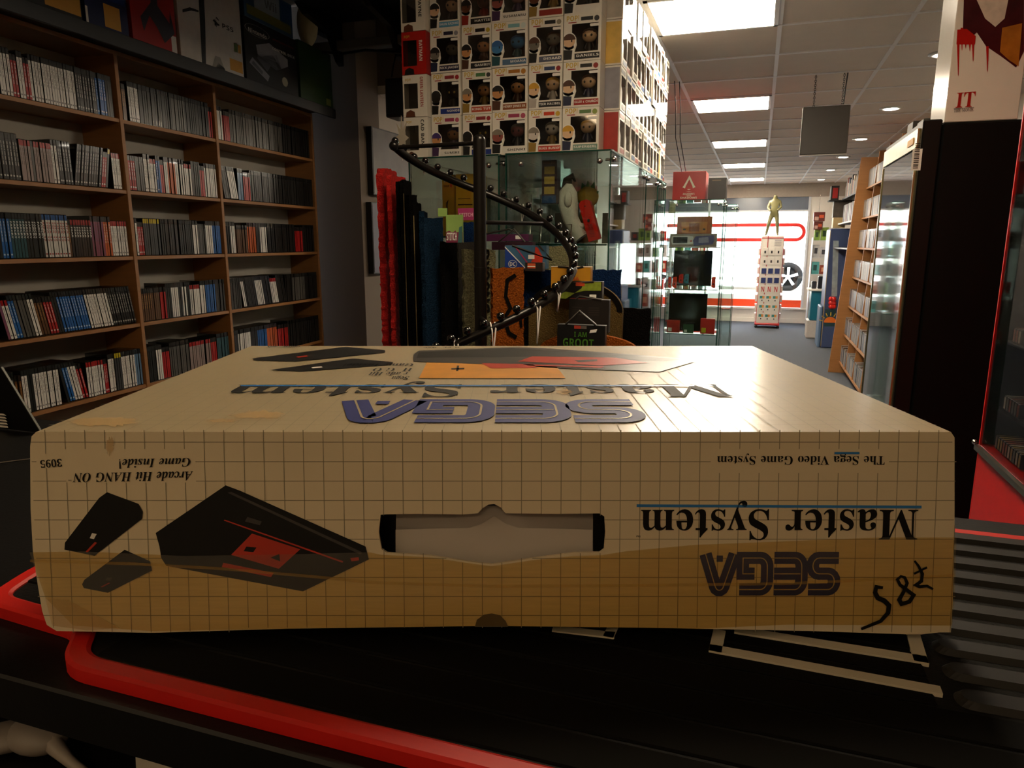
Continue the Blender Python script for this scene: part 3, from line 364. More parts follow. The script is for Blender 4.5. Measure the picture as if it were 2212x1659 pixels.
def glyph(f, c):
    k = f + c
    if k in GCACHE: return GCACHE[k]
    if c in EXTRA: adv, ls = {'.': 90, '!': 95, '-': 130, '&': 190, "'": 85}[c], EXTRA[c]
    elif c == ' ' or c not in GLY[f]: adv, ls = 110, []
    else: adv, ls = GLY[f][c]
    ls = [[(l[i], l[i + 1]) for i in range(0, len(l), 2)] for l in ls]
    res = []
    outs = []
    for i, l in enumerate(ls):
        depth = sum(1 for j, m in enumerate(ls) if j != i and inside(l[0], m))
        if depth % 2 == 0: outs.append((l, [m for j, m in enumerate(ls) if j != i and inside(m[0], l)]))
    for l, hs in outs:
        loops = [[V((x, y, 0)) for x, y in l]] + [[V((x, y, 0)) for x, y in h] for h in hs]
        tr = tessellate_polygon(loops); res.append(([p for q in loops for p in q], [tuple(t) for t in tr]))
    GCACHE[k] = (adv, res); return GCACHE[k]
def text_width(s, f): return sum(glyph(f, c)[0] for c in s)
def text(mb, s, f, O, U, W, N, width=None, size=None, cap=None, mi=0, lift=.0004, center=False):
    """writes s from O along U (unit), upright along W; width fits the line, cap sets capital height"""
    tw = text_width(s, f) or 1
    sx = (width / tw) if width else (size / 350)
    sy = (cap / 350) if cap else sx
    if center: O = O - U * (tw * sx / 2)
    x = 0
    for c in s:
        adv, parts = glyph(f, c)
        for vs, fs in parts:
            mb.add([O + U * ((x + p.x) * sx) + W * (p.y * sy) + N * lift for p in vs], fs, mi)
        x += adv
    return mb

# ------------------------------------------------------------------ shared materials
M_WALL = mat('wall_paint', 'c9c0b4', rough=.8, var=.05, scale=4, bump=.05, bscale=60)
M_WALLD = mat('wall_grey_paint', '6c5e50', rough=.8, var=.05, scale=4)
M_WALLP = mat('wall_bounce_paint', 'dcd4c8', rough=.8, var=.05, scale=4)  # hidden walls made pale to bounce light onto the ceiling
M_TILE = mat('ceiling_tile', 'ece2d6', rough=.9, var=.04, scale=9, bump=.06, bscale=140)
M_BAR = mat('ceiling_bar', 'ffffff', rough=.5, var=.03)
M_CARPET = mat('blue_grey_carpet', '43474e', rough=.95, var=.3, scale=160, bump=.3, bscale=300)
M_BEECH = mat('beech_laminate', 'a06c3a', rough=.5, var=.18, scale=6, stretch=(1, 1, 12))
M_BLACK = mat('black_laminate', '0c0b0b', rough=.4, var=.3, scale=20)
M_BLACKM = mat('black_metal', '171412', rough=.3, metal=.4, var=.3, scale=20)
M_WHITE = mat('white_card', 'e6e0d6', rough=.45, var=.04)
M_WHITEP = mat('white_plastic', 'e8e6e0', rough=.4, var=.04)
M_RED = mat('red_panel', 'd01008', rough=.35, var=.08)
M_CHROME = mat('chrome', 'd8d8d8', rough=.15, metal=1, var=.05)
M_GLASS = glass('clear_glass', 'f0f6f3', refl=.3, base=.015, rough=.005)
M_GEDGE = mat('green_glass_edge', '123e34', rough=.15, var=.3, scale=8)
M_PANE = glass('clear_plastic', 'e2dfd8', refl=.45, base=.05, rough=.04)
M_GREY = mat('grey_plastic', '77726c', rough=.5)
def LIGHT(name, col, s): return mat(name, col, emit=s, var=0)

# ------------------------------------------------------------------ large structure
CEIL = 2.59; WIN = 14.6
LW0 = V((-2.95, 2.33, 0)); LA = math.radians(3.6)
LD = V((-math.sin(LA), math.cos(LA), 0)); LN = V((math.cos(LA), math.sin(LA), 0))   # along the left shelving, out into the room
def LP(s, off, z): return LW0 + LD * s + LN * off + V((0, 0, z))
def LMEET(px, py, off=0): 
    q = meet(px, py, LW0 + LN * off, LN); return (q - LW0).dot(LD), q.z
b = MB(); b.box(-6, 4, -3, 14.62, -.05, 0); struct('floor', b, M_CARPET)
b = MB(); b.box(-1.6, 4, -3, 14.8, CEIL, CEIL + .06); b.box(-2.8, -1.6, 4.96, 14.8, CEIL, CEIL + .06); struct('ceiling', b, M_TILE)
b = MB(); b.box(-6, -1.6, -3, 4.96, 3.15, 3.2); b.box(-1.6, -1.57, -3, 4.96, CEIL + .06, 3.2); b.box(-2.8, -1.6, 4.96, 4.99, CEIL + .06, 3.2); struct('ceiling_raised', b, M_WALLD)
b = MB()
for k in range(-2, 5): b.box(.03 + .605 * k - .011, .03 + .605 * k + .011, -3, 14.6, CEIL - .006, CEIL + .002)
struct('trim_1', b, M_BAR)
b = MB()
for k in range(-11, 18):
    y = 4.07 + .6 * k; b.box(-1.6, 1.75, y - .011, y + .011, CEIL - .007, CEIL + .002)
struct('trim_2', b, M_BAR)
# walls
b = MB(); q0, q1 = LP(-5.4, -.24, 0), LP(2.31, -.24, 0)
b.prism([q0, q1, q1 + LN * -.1, q0 + LN * -.1], (0, 0, 3.16)); struct('wall_left', b, M_WALL)
YP = 4.66; PX = OY(783, 500, YP).x
b = MB(); b.box(-3.7, PX, YP, YP + .3, 0, 3.16); struct('wall_pilaster', b, M_WALLD)
b = MB(); b.box(PX - .2, PX, YP + .3, 14.75, 0, 2.62); struct('wall_shop_left', b, M_WALL)
b = MB(); b.box(1.75, 1.85, -3, 14.75, 0, 2.62); struct('wall_right', b, M_WALLP)
b = MB(); b.box(-5, 2, -3.1, -3, 0, 3.2); struct('wall_back', b, M_WALLP)
# window wall: plinth, header, posts, panes
b = MB(); b.box(-2.7, 1.8, WIN, WIN + .15, 0, .27); b.box(-2.7, 1.8, WIN - .06, WIN + .18, .255, .285); struct('wall_front_plinth', b, M_WHITE)
b = MB(); b.box(-2.7, 1.8, WIN, WIN + .15, 2.37, 2.6); b.box(-2.7, 1.8, WIN - .03, WIN + .05, 2.345, 2.37); struct('wall_front_header', b, mat('header_paint', 'a89c90', rough=.8))
b = MB(); b.box(.86, 1.8, WIN + .01, WIN + .1, .28, 2.36); struct('wall_front_pier', b, M_WHITE)
b = MB(); b.box(-2.7, .86, WIN + .02, WIN + .03, .285, 2.09); w1 = struct('window_1', b, glass('shop_glass', 'ffffff', refl=.3, base=.02))
b = MB()
for x in (-2.68, -.95, .84): b.box(x - .02, x + .02, WIN - .01, WIN + .06, .285, 2.35)
b.box(-2.7, .86, WIN - .015, WIN + .06, 2.08, 2.11); fr = b.build('window_frame', mat('window_frame_white', 'd5d8dc', rough=.4), w1)
b = MB(); b.box(-2.7, .86, WIN + .02, WIN + .035, 2.11, 2.345); struct('window_2', b, mat('grey_transom_panel', '6a7280', rough=.12, var=.1, scale=3))
# skirting
b = MB(); b.box(-2.7, 1.8, WIN - .02, WIN, 0, .08); struct('baseboard_front', b, M_WHITE)

# ------------------------------------------------------------------ ceiling lights
lp = LIGHT('panel_glow', (1, .86, .66, 1), PANEL_L); lpn = LIGHT('near_panel_glow', (1, .8, .54, 1), PANEL_L * .4)
for i in range(-1, 5):
    y0 = 3.47 + 2.4 * i
    where = ['nearest the stacked boxes', 'second along the ceiling from the counter', 'third along the ceiling from the counter', 'fourth along the ceiling, towards the shop window', 'last along the ceiling, nearest the shop window', 'directly over the counter'][i]
    t = root('ceiling_light', 'square white ceiling light panel, lit, ' + where, 'ceiling light', (-.272, y0 + .3, CEIL), group='lit ceiling panels')
    b = MB()
    for (x0, x1, ya, yb) in ((-.565, .02, y0 + .01, y0 + .03), (-.565, .02, y0 + .57, y0 + .59), (-.565, -.545, y0 + .01, y0 + .59), (0, .02, y0 + .01, y0 + .59)):
        b.box(x0, x1, ya, yb, CEIL - .012, CEIL)
    b.build('frame', M_WHITEP, t)
    b = MB(); b.box(-.546, .001, y0 + .029, y0 + .571, CEIL - .01, CEIL - .004); b.build('diffuser', lp if i >= 0 else lpn, t)
lp2 = LIGHT('counter_panel_glow', (1, .72, .42, 1), COUNTER_L)
for (xx, yy, wd) in ((-1.2, -1.0, .56), (.3, -1.6, .56)):
    t = root('ceiling_light', 'square warm ceiling light panel above the counter, ' + ('behind the viewer, left' if xx < 0 else 'behind the viewer, right'), 'ceiling light', (xx, yy, CEIL))
    b = MB(); b.box(xx - .3, xx + .3, yy - .3, yy + .3, CEIL - .003, CEIL); b.build('frame', M_WHITEP, t)
    b = MB(); b.box(xx - wd / 2, xx + wd / 2, yy - wd / 2, yy + wd / 2, CEIL - .01, CEIL - .004); b.build('diffuser', lp2, t)
ls = LIGHT('spot_glow', (1, .9, .75, 1), SPOT_L)
for i, y in enumerate((4.97, 6.77, 8.6, 10.3, 12.05, 13.8)):
    t = root('downlight', 'small round recessed ceiling downlight, lit, ' + ['above the fridge side of the aisle, nearest the counter', 'second in the row from the counter', 'third in the row from the counter', 'fourth in the row from the counter', 'fifth in the row from the counter', 'farthest in the row, by the shop window'][i], 'downlight', (.945, y, CEIL), group='downlights over the aisle')
    b = MB(); b.lathe((.945, y, CEIL), [(.085, 0), (.085, -.006), (.06, -.012), (.055, -.004)], 20); b.build('bezel', M_WHITEP, t)
    b = MB(); b.lathe((.945, y, CEIL - .008), [(.055, 0), (.05, -.005)], 20); b.build('bulb', ls, t)

# ------------------------------------------------------------------ the counter with its ribbed mat
MATZ = 1.339
ct = root('counter', 'black shop counter carrying the white console box', 'counter', (0, .38, 0))
b = MB(); b.bbox(-1.9, 1.7, .196, .546, 1.308, 1.331, b=.0012); b.build('worktop', mat('black_worktop', '080707', rough=.5, spec=.25, var=.2, bump=.03, bscale=400), ct)
b = MB(); b.box(-1.9, 1.7, .49, .53, 0, 1.307); b.build('base_panel', M_BLACK, ct)
rm = root('ribbed_mat', 'black ribbed counter mat with a raised red border under the white console box', 'mat', (.2, .4, 1.331))
b = MB()
outl = [(-.380, .499), (-.380, .27), (-.368, .235), (-.297, .231), (-.280, .208), (.9, .208), (.9, .499)]
b.prism([V((x, y, 1.3312)) for x, y in outl], (0, 0, .0053)); b.build('base', mat('mat_rubber', '090807', rough=.65, spec=.2, var=.2, bump=.1, bscale=500), rm)
def rounded(pts, r, n=5):
    out = []
    for i, p in enumerate(pts):
        p = V((*p, 0)); a = V((*pts[i - 1], 0)); c = V((*pts[(i + 1) % len(pts)], 0))
        da, dc = (a - p), (c - p); rr = min(r, da.length * .45, dc.length * .45)
        s, e = p + da.normalized() * rr, p + dc.normalized() * rr
        for k in range(n + 1):
            t = k / n; q = s * (1 - t) ** 2 + p * 2 * t * (1 - t) + e * t * t; out.append((q.x, q.y))
    return out
def ring(mb, pts, w, z0, z1, mi=0):
    """closed raised band following pts"""
    n = len(pts); P = [V((x, y, 0)) for x, y in pts]; I = []; O = []
    for i in range(n):
        d1 = (P[i] - P[i - 1]).normalized(); d2 = (P[(i + 1) % n] - P[i]).normalized()
        t = (d1 + d2).normalized(); nn = V((-t.y, t.x, 0)); k = max(.5, nn.dot(V((-d1.y, d1.x, 0))))
        I.append(P[i] - nn * w / 2 / k); O.append(P[i] + nn * w / 2 / k)
    bv = w * .18; up = lambda q, z: V((q.x, q.y, z))
    In = [i + (o - i) * .18 for i, o in zip(I, O)]; On = [o + (i - o) * .18 for i, o in zip(I, O)]
    rows = [[up(q, z0) for q in I], [up(q, z1 - bv * .5) for q in I], [up(q, z1) for q in In], [up(q, z1) for q in On], [up(q, z1 - bv * .5) for q in O], [up(q, z0) for q in O]]
    vs = [q for r_ in rows for q in r_]; fs = []
    for j in range(5):
        for i in range(n): fs.append((j * n + i, j * n + (i + 1) % n, (j + 1) * n + (i + 1) % n, (j + 1) * n + i))
    mb.add(vs, fs, mi)
bp = rounded([(-.378, .499), (-.378, .27), (-.368, .237), (-.297, .2325), (-.278, .2085), (.9, .2085), (.9, .499)], .012)
b = MB(); ring(b, bp, .0102, 1.3312, 1.3382); b.build('border', mat('red_rubber', 'c81408', rough=.5, var=.1), rm)
ribm = mat('rib_rubber', '090807', rough=.75, var=.2, spec=.08)
for k in range(12):       # long low ribs running along the front of the mat
    y = .2155 + .0205 * k
    x0 = -.272 if k < 1 else -.285 if k < 2 else -.37
    b = MB(); b.bbox(x0, .08 if k > 3 else .6, y, y + .0186, 1.336, 1.3374, b=.0007); b.build('rib', ribm, rm)
slm = mat('slat_rubber', '191613', rough=.55, var=.2, spec=.3)
for k in range(12):      # raised slats at the right-hand end
    y = .2985 + .0203 * k
    if y > .485: break
    x0 = .087
    b = MB(); pts = rounded([(x0, y), (.62, y), (.62, y + .0135), (x0, y + .0135)], .0067, 4)
    low = [V((x, yy, 1.336)) for x, yy in pts]; cxm, cym = .35, y + .00675
    top = [V((p.x + (.003 if p.x < .3 else -.003), cym + (p.y - cym) * .7, 1.3392)) for p in low]; n = len(low)
    b.add(low + top, [(i, (i + 1) % n, n + (i + 1) % n, n + i) for i in range(n)]); b.poly(top); b.build('slat', slm, rm)
ivory = mat('ivory_inlay', 'c9bfa8', rough=.5, var=.05)
def strip(mb, pts, w, z0, z1):
    for a, c in zip(pts[:-1], pts[1:]):
        a, c = V((*a, 0)), V((*c, 0)); t = (c - a).normalized(); nn = V((-t.y, t.x, 0)) * w / 2
        a = a - t * w / 2; c = c + t * w / 2
        mb.prism([V((p.x, p.y, z0)) for p in (a - nn, c - nn, c + nn, a + nn)], (0, 0, z1 - z0))
f2 = lambda *p: (lambda q: (q.x, q.y))(OZ(p[0], p[1], MATZ - .001))
b = MB(); strip(b, [f2(1553, 1368), f2(1546, 1402), f2(2017, 1489)], .0056, 1.336, 1.3384); b.build('inlay', ivory, rm)
b = MB(); strip(b, [f2(1600, 1362), f2(1988, 1424), f2(1972, 1368)], .0058, 1.336, 1.3384); b.build('inlay', ivory, rm)
b = MB(); strip(b, [f2(1205, 1358), f2(1316, 1371), f2(1322, 1358)], .005, 1.336, 1.3382); b.build('inlay', ivory, rm)

# ------------------------------------------------------------------ the console carton
ZT = 1.4354
TL = OZ(65, 932, ZT); TR = OZ(2060, 932, ZT)
yloc = (TL.dot(HF) + TR.dot(HF)) / 2
FP0 = HF * (yloc) + V((0, 0, ZT))                         # a point on the top front edge line
BP = meet(1080, 1362, HF * (yloc - .012), HF)             # bottom edge, a little nearer than the top edge
FV = (FP0 - BP); FV = (FV - RT * FV.dot(RT)).normalized()  # up along the front face
FN = RT.cross(FV); FN = FN if FN.dot(HF) < 0 else -FN      # facing the viewer
def FR(px, py, lift=0): return meet(px, py, FP0, FN) + FN * lift
def TP(px, py, lift=0): return OZ(px, py, ZT) + V((0, 0, lift))
box = root('console_carton', 'large off-white console carton with blue grid lines, printing upside down, lying on the counter mat', 'box', tuple((TL + TR) / 2 - UPZ * .0964 + HF * .13), PS)
card = mat('yellowed_card_darkened', 'b7a580', rough=.5, var=.06, scale=14, bump=.015, bscale=60, coat=1); card.node_tree.nodes['Principled BSDF'].inputs['Coat Roughness'].default_value = .2  # same board as the front, toned darker to offset strong light on top
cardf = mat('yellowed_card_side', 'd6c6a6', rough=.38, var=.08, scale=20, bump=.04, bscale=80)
front = [(78, 933), (68, 943), (65, 965), (66, 1100), (71, 1190), (81, 1260), (91, 1320), (101, 1350), (122, 1363), (330, 1367), (620, 1358), (1060, 1352), (1400, 1356), (1750, 1363), (1985, 1371), (2030, 1366), (2054, 1366), (2058, 1300), (2062, 1150), (2062, 945), (2054, 933)]
hole = [(822, 1112), (835, 1111), (900, 1110), (1000, 1111), (1032, 1109), (1042, 1098), (1055, 1090), (1068, 1089), (1082, 1096), (1092, 1109), (1200, 1110), (1295, 1109), (1306, 1116), (1308, 1150), (1305, 1186), (1296, 1193), (1240, 1194), (1150, 1206), (1062, 1219), (1010, 1213), (930, 1200), (836, 1194), (824, 1186), (818, 1150)]
fo = [FR(*p) for p in front]; fh = [FR(*p) for p in hole]
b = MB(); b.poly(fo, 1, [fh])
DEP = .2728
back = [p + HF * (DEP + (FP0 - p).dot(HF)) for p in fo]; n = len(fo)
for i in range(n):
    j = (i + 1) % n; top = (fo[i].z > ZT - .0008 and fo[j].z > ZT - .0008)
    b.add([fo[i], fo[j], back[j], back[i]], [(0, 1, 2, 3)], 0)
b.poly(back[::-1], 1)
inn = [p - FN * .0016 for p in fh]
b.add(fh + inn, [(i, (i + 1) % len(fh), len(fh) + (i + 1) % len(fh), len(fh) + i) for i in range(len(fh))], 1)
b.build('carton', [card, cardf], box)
# inside of the hand hole: an inner flap, a paper lining and a black sheet painting the shade of the hollow beyond
b = MB(); pts = []
for k in range(13):
    x = 848 + (1286 - 848) * k / 12; pts.append((x, 1100, 1215 - 3 * abs(k - 6)))
g = [FR(x, a) - FN * (.011 - .004 * math.cos((i - 6) / 6 * 1.4)) for i, (x, a, c) in enumerate(pts)]; h_ = [FR(x, c + 30) - FN * (.009 - .003 * math.cos((i - 6) / 6 * 1.4)) for i, (x, a, c) in enumerate(pts)]
b.add(g + h_, [(i, i + 1, 14 + i, 13 + i) for i in range(12)], 0, True); b.build('inner_flap', mat('grey_card', 'a39a92', rough=.6), box)
b = MB(); gp = []
for k in range(17):
    x = 850 + (1283 - 850) * k / 16; u = (k - 8) / 8; bump_ = 26 * math.exp(-(u / .12) ** 2)
    gp.append((x, 1152 - bump_ - 4 * (1 - u * u)))
b.add([FR(x, y) - FN * .006 for x, y in gp] + [FR(x, 1235) - FN * .006 for x, y in gp], [(i, i + 1, 18 + i, 17 + i) for i in range(16)], 0)
b.build('lining_paper', mat('pale_lining', 'b9b0a6', rough=.7, var=.05), box)
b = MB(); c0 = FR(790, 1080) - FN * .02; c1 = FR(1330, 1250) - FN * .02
b.add([FR(790, 1080) - FN * .024, FR(1330, 1080) - FN * .024, FR(1330, 1250) - FN * .024, FR(790, 1250) - FN * .024], [(0, 1, 2, 3)], 0); b.build('hollow_shade', M_BLACK, box)
# printed grid
gm = mat('grid_ink', '8f866f', rough=.6, spec=.15); b = MB()
def seg(p, q, w, N, skip, lift=.00012):
    """line between two px points on a face, broken where skip boxes are"""
fx0 = FR(98, 955); U = RT; step = .00905
def px_of(P): return proj(P)
skips = [(140, 975, 425, 1046), (1540, 972, 1925, 1018), (80, 985, 142, 1012)]
def blocked(P):
    x, y = px_of(P)
    if any(a < x < c and d < y < e for a, d, c, e in skips): return True
    if inside((x, y), hole) : return True
    return not inside((x, y), [(p[0], p[1]) for p in front])
W_ = .00036
for k in range(-1, 50):
    o = fx0 + RT * step * k + FV * .01
    for j in range(52):
        a = o - FV * (.0022 * j); c = o - FV * (.0022 * (j + 1))
        if not blocked((a + c) / 2):
            b.add([a - RT * W_ / 2 + FN * .00012, a + RT * W_ / 2 + FN * .00012, c + RT * W_ / 2 + FN * .00012, c - RT * W_ / 2 + FN * .00012], [(0, 1, 2, 3)])
for k in range(0, 11):
    o = fx0 - FV * (.0090 * k)
    for j in range(-3, 200):
        a = o + RT * (.0022 * j); c = o + RT * (.0022 * (j + 1))
        if not blocked((a + c) / 2):
            b.add([a - FV * W_ / 2 + FN * .00012, c - FV * W_ / 2 + FN * .00012, c + FV * W_ / 2 + FN * .00012, a + FV * W_ / 2 + FN * .00012], [(0, 1, 2, 3)])
X0 = fx0.dot(RT); lift = V((0, 0, .00012))
xa, xb = TL.dot(RT) + .001, TR.dot(RT) - .001; ya, yb = yloc + .0005, yloc + DEP - .001
def TB(x, y): return RT * x + HF * y + V((0, 0, ZT)) + lift
for k in range(-3, 50):
    x = X0 + step * k
    if xa < x < xb: b.add([TB(x - W_ / 2, ya), TB(x + W_ / 2, ya), TB(x + W_ / 2, yb), TB(x - W_ / 2, yb)], [(0, 1, 2, 3)])
for k in range(1, 31):
    y = yloc + .0088 * k + .003
    if y < yb: b.add([TB(xa, y - W_ / 2), TB(xb, y - W_ / 2), TB(xb, y + W_ / 2), TB(xa, y + W_ / 2)], [(0, 1, 2, 3)])
b.build('printed_grid', gm, box)
# printing helpers for the two faces
ink = mat('black_ink', '12100d', rough=.6, spec=.15); blue = mat('navy_ink', '17236c', rough=.5, spec=.25); sky = mat('blue_ink', '2474b8', rough=.35)
def ftext(mb, s, f, p, q, cappx, lift=.0003, mi=0):
    A, B = FR(*p), FR(*q); U = (B - A).normalized(); W = FN.cross(U); Wd = W
    C_ = FR(p[0], p[1] + cappx); cap = (C_ - A).length
    if Wd.dot(C_ - A) < 0: Wd = -Wd
    text(mb, s, f, A, U, Wd, FN, width=(B - A).length, cap=cap * 1.43, mi=mi, lift=lift)
def ttext(mb, s, f, p, q, cappx, lift=.0003, mi=0):
    A, B = TP(*p), TP(*q); U = (B - A).normalized(); W = UPZ.cross(U)
    C_ = TP(p[0], p[1] + cappx); cap = abs((C_ - A).dot(W))
    if W.dot(C_ - A) < 0: W = -W
    text(mb, s, f, A, U, W, UPZ, width=(B - A).length, cap=cap * 1.43, mi=mi, lift=lift)
b = MB(); ftext(b, 'Master System', 'S', (1985, 1101), (1382, 1101), 69); b.build('printed_line', ink, box)
b = MB(); ftext(b, 'The Sega Video Game System', 'S', (1911, 985), (1548, 985), 20); b.build('printed_line', ink, box)
b = MB(); ftext(b, 'Arcade Hit HANG ON', 'I', (415, 1018), (158, 1022), 21); b.build('printed_line', ink, box)
b = MB(); ftext(b, 'Game Inside!', 'I', (412, 989), (255, 992), 20); b.build('printed_line', ink, box)
b = MB(); ftext(b, '3095', 'S', (134, 991), (86, 994), 17); b.build('printed_line', ink, box)
b = MB(); ftext(b, 'TM', 'B', (1384, 1156), (1374, 1156), 4); b.build('printed_line', ink, box)
b = MB(); ftext(b, 'TM', 'B', (156, 1036), (148, 1036), 3); b.build('printed_line', ink, box)
b = MB(); ttext(b, 'Master System', 'S', (1560, 831), (512, 832), 28); b.build('printed_line', ink, box)
b = MB(); ttext(b, 'Sega', 'S', (886, 814), (848, 814), 8); b.build('printed_line', ink, box)
b = MB(); ttext(b, 'Arcade Hit', 'S', (890, 805), (800, 805), 7); b.build('printed_line', ink, box)
b = MB(); ttext(b, 'HANG ON', 'S', (893, 796), (800, 796), 7); b.build('printed_line', ink, box)
b = MB(); ttext(b, 'Game Inside!', 'S', (896, 786), (745, 786), 6); b.build('printed_line', ink, box)
b = MB(); ttext(b, 'Control Pads', 'S', (655, 748), (580, 748), 4); b.build('printed_line', ink, box)
b = MB(); ttext(b, 'Power Base', 'S', (1000, 750), (915, 750), 3); b.build('printed_line', ink, box)
b = MB()
def fstrip(mb, p, q, h, lift=.0003):
    A, B, C, D = FR(*p, lift), FR(*q, lift), FR(q[0], q[1] + h, lift), FR(p[0], p[1] + h, lift); mb.quad(A, B, C, D)
fstrip(b, (1375, 1089), (1990, 1092), 6); fstrip(b, (1802, 976), (1856, 976), 5)
A, B, C, D = TP(520, 833, .0004), TP(1500, 833, .0004), TP(1500, 835.5, .0004), TP(520, 835.5, .0004); b.quad(A, B, C, D)
b.build('printed_rules', sky, box)
# the four-letter logo: broad letters, each split by a fine inner line
def arc(cx, cy, r, a0, a1, n=8): return [(cx + r * math.cos(math.radians(a0 + (a1 - a0) * i / n)), cy + r * math.sin(math.radians(a0 + (a1 - a0) * i / n))) for i in range(n + 1)]
LOGO = {'S': [[(.98, .9), (.42, .9)] + arc(.35, .7, .2, 90, 270)[0:] + [(.62, .5)] + arc(.65, .3, .2, 90, -90) + [(.02, .1)]],
        'E': [[(.98, .9), (.35, .9)] + arc(.32, .68, .22, 90, 180) + [(.1, .5), (.1, .32)] + arc(.32, .32, .22, 180, 270) + [(.98, .1)], [(.14, .5), (.98, .5)]],
        'G': [[(.98, .9), (.35, .9)] + arc(.32, .68, .22, 90, 180) + [(.1, .32)] + arc(.32, .32, .22, 180, 270) + [(.88, .1), (.88, .5), (.5, .5)]],
        'A': [[(.04, 0), (.38, .8)] + arc(.52, .78, .14, 160, 20, 5) + [(.98, 0)], [(.42, .12), (.62, .12)]]}
def logo(mb, mbl, O, U, W, N, width, height):
    x = 0; adv = width / 4.25; cw = adv * .98
    for ch in 'SEGA':
        for i, path in enumerate(LOGO[ch]):
            pts = [(x + px_ * cw, py_ * height) for px_, py_ in path]; w = height * (.31 if ch != 'A' or i == 0 else .16)
            mb.stroke(pts, w, (O, U, W, N), lift=.0004 + .00002 * i)
            if not (ch == 'A' and i): mbl.stroke(pts, height * .024, (O, U, W, N), lift=.0006)
        x += adv * 1.08
b = MB(); b2 = MB()
A = FR(1813, 1196); B_ = FR(1520, 1196); U = (B_ - A).normalized(); logo(b, b2, A, U, -FV, FN, (B_ - A).length, (FR(1813, 1281) - A).length)
lg = b.build('printed_logo', blue, box); b2.build('inner_line', card, lg); b = MB(); b2 = MB()
A = TP(1363, 866); B_ = TP(760, 866); U = (B_ - A).normalized(); hh = abs((TP(1363, 911) - A).dot(HF)); logo(b, b2, A, U, -HF, UPZ, (B_ - A).length, hh)
lg = b.build('printed_logo', blue, box); b2.build('inner_line', card, lg)
# printed pictures of the console and its two pads
pic = mat('picture_black', '0c0a0a', rough=.35, spec=.3); picr = mat('picture_red', 'b8301c', rough=.3); pich = mat('picture_grey', '3a3634', rough=.3); pico = mat('picture_orange', 'd08a1c', rough=.35, var=.25, scale=60)
def fpoly(mb, pts, mi=0, lift=.0003): mb.poly([FR(x, y, lift) for x, y in pts], mi)
def tpoly(mb, pts, mi=0, lift=.0003): mb.poly([TP(x, y, lift) for x, y in pts], mi)
PICM = [pic, picr, pich, M_WHITE, pico]
b = MB()
fpoly(b, [(337, 1151), (488, 1048), (520, 1060), (790, 1180), (797, 1208), (655, 1277), (360, 1222), (349, 1205), (345, 1180)])
fpoly(b, [(545, 1152), (649, 1186), (603, 1228), (500, 1198)], 1, .0004); fpoly(b, [(483, 1215), (592, 1237), (586, 1246), (480, 1224)], 1, .0004)
fpoly(b, [(533, 1180), (555, 1182), (548, 1192), (527, 1190)], 0, .0005); fpoly(b, [(585, 1204), (604, 1196), (606, 1212)], 0, .0005)
fpoly(b, [(757, 1205), (775, 1203), (776, 1210), (760, 1212)], 1, .0004)
fpoly(b, [(492, 1064), (500, 1062), (782, 1192), (780, 1198)], 2, .00035); fpoly(b, [(484, 1124), (486, 1122), (742, 1212), (740, 1215)], 1, .00035)
fpoly(b, [(535, 1116), (566, 1126), (562, 1134), (530, 1126)], 2, .0004)
b.build('printed_picture', PICM, box); b = MB()
fpoly(b, [(232, 1063), (300, 1088), (309, 1105), (308, 1120), (205, 1200), (140, 1187), (141, 1172), (215, 1075)])
fpoly(b, [(200, 1151), (210, 1153), (204, 1164), (195, 1162)], 3, .0004); fpoly(b, [(206, 1170), (211, 1172), (190, 1193), (186, 1191)], 1, .0004)
b.build('printed_picture', PICM, box); b = MB()
fpoly(b, [(270, 1187), (325, 1212), (329, 1232), (234, 1280), (182, 1270), (178, 1262), (183, 1252)])
fpoly(b, [(232, 1247), (244, 1247), (240, 1254), (229, 1253)], 2, .0004); fpoly(b, [(236, 1258), (239, 1259), (222, 1268), (218, 1267)], 1, .0004)
b.build('printed_picture', PICM, box); b = MB()
tpoly(b, [(893, 766), (905, 758), (1105, 751), (1180, 753), (1480, 775), (1500, 782), (1425, 804), (1230, 797), (893, 781)], 2)
tpoly(b, [(905, 762), (1105, 753), (1470, 777), (1440, 781), (1230, 771), (900, 774)], 0, .0004)
tpoly(b, [(1118, 782), (1150, 771), (1330, 774), (1400, 785), (1300, 791)], 1, .0005); tpoly(b, [(1240, 780), (1290, 778), (1290, 782), (1250, 784)], 0, .0006); tpoly(b, [(1130, 788), (1305, 793), (1300, 796), (1140, 791)], 1, .0005)
b.build('printed_picture', PICM, box); b = MB()
tpoly(b, [(905, 818), (922, 784), (1200, 790), (1222, 818)], 4)
tpoly(b, [(985, 803), (987, 791), (992, 791), (990, 803)], 0, .0005); tpoly(b, [(975, 797), (1003, 796), (1003, 799), (975, 799.5)], 0, .0005)
tpoly(b, [(1040, 786), (1150, 788), (1160, 796), (1060, 797)], 1, .0005)
b.build('printed_picture', PICM, box); b = MB()
tpoly(b, [(545, 775), (745, 750), (832, 757), (832, 762), (642, 781), (551, 779)]); tpoly(b, [(583, 800), (762, 775), (850, 783), (846, 788), (650, 803)])
tpoly(b, [(640, 772), (662, 769), (666, 771), (645, 774)], 1, .0005); tpoly(b, [(672, 795), (694, 793), (697, 795), (676, 797)], 3, .0005)
b.build('printed_picture', PICM, box)
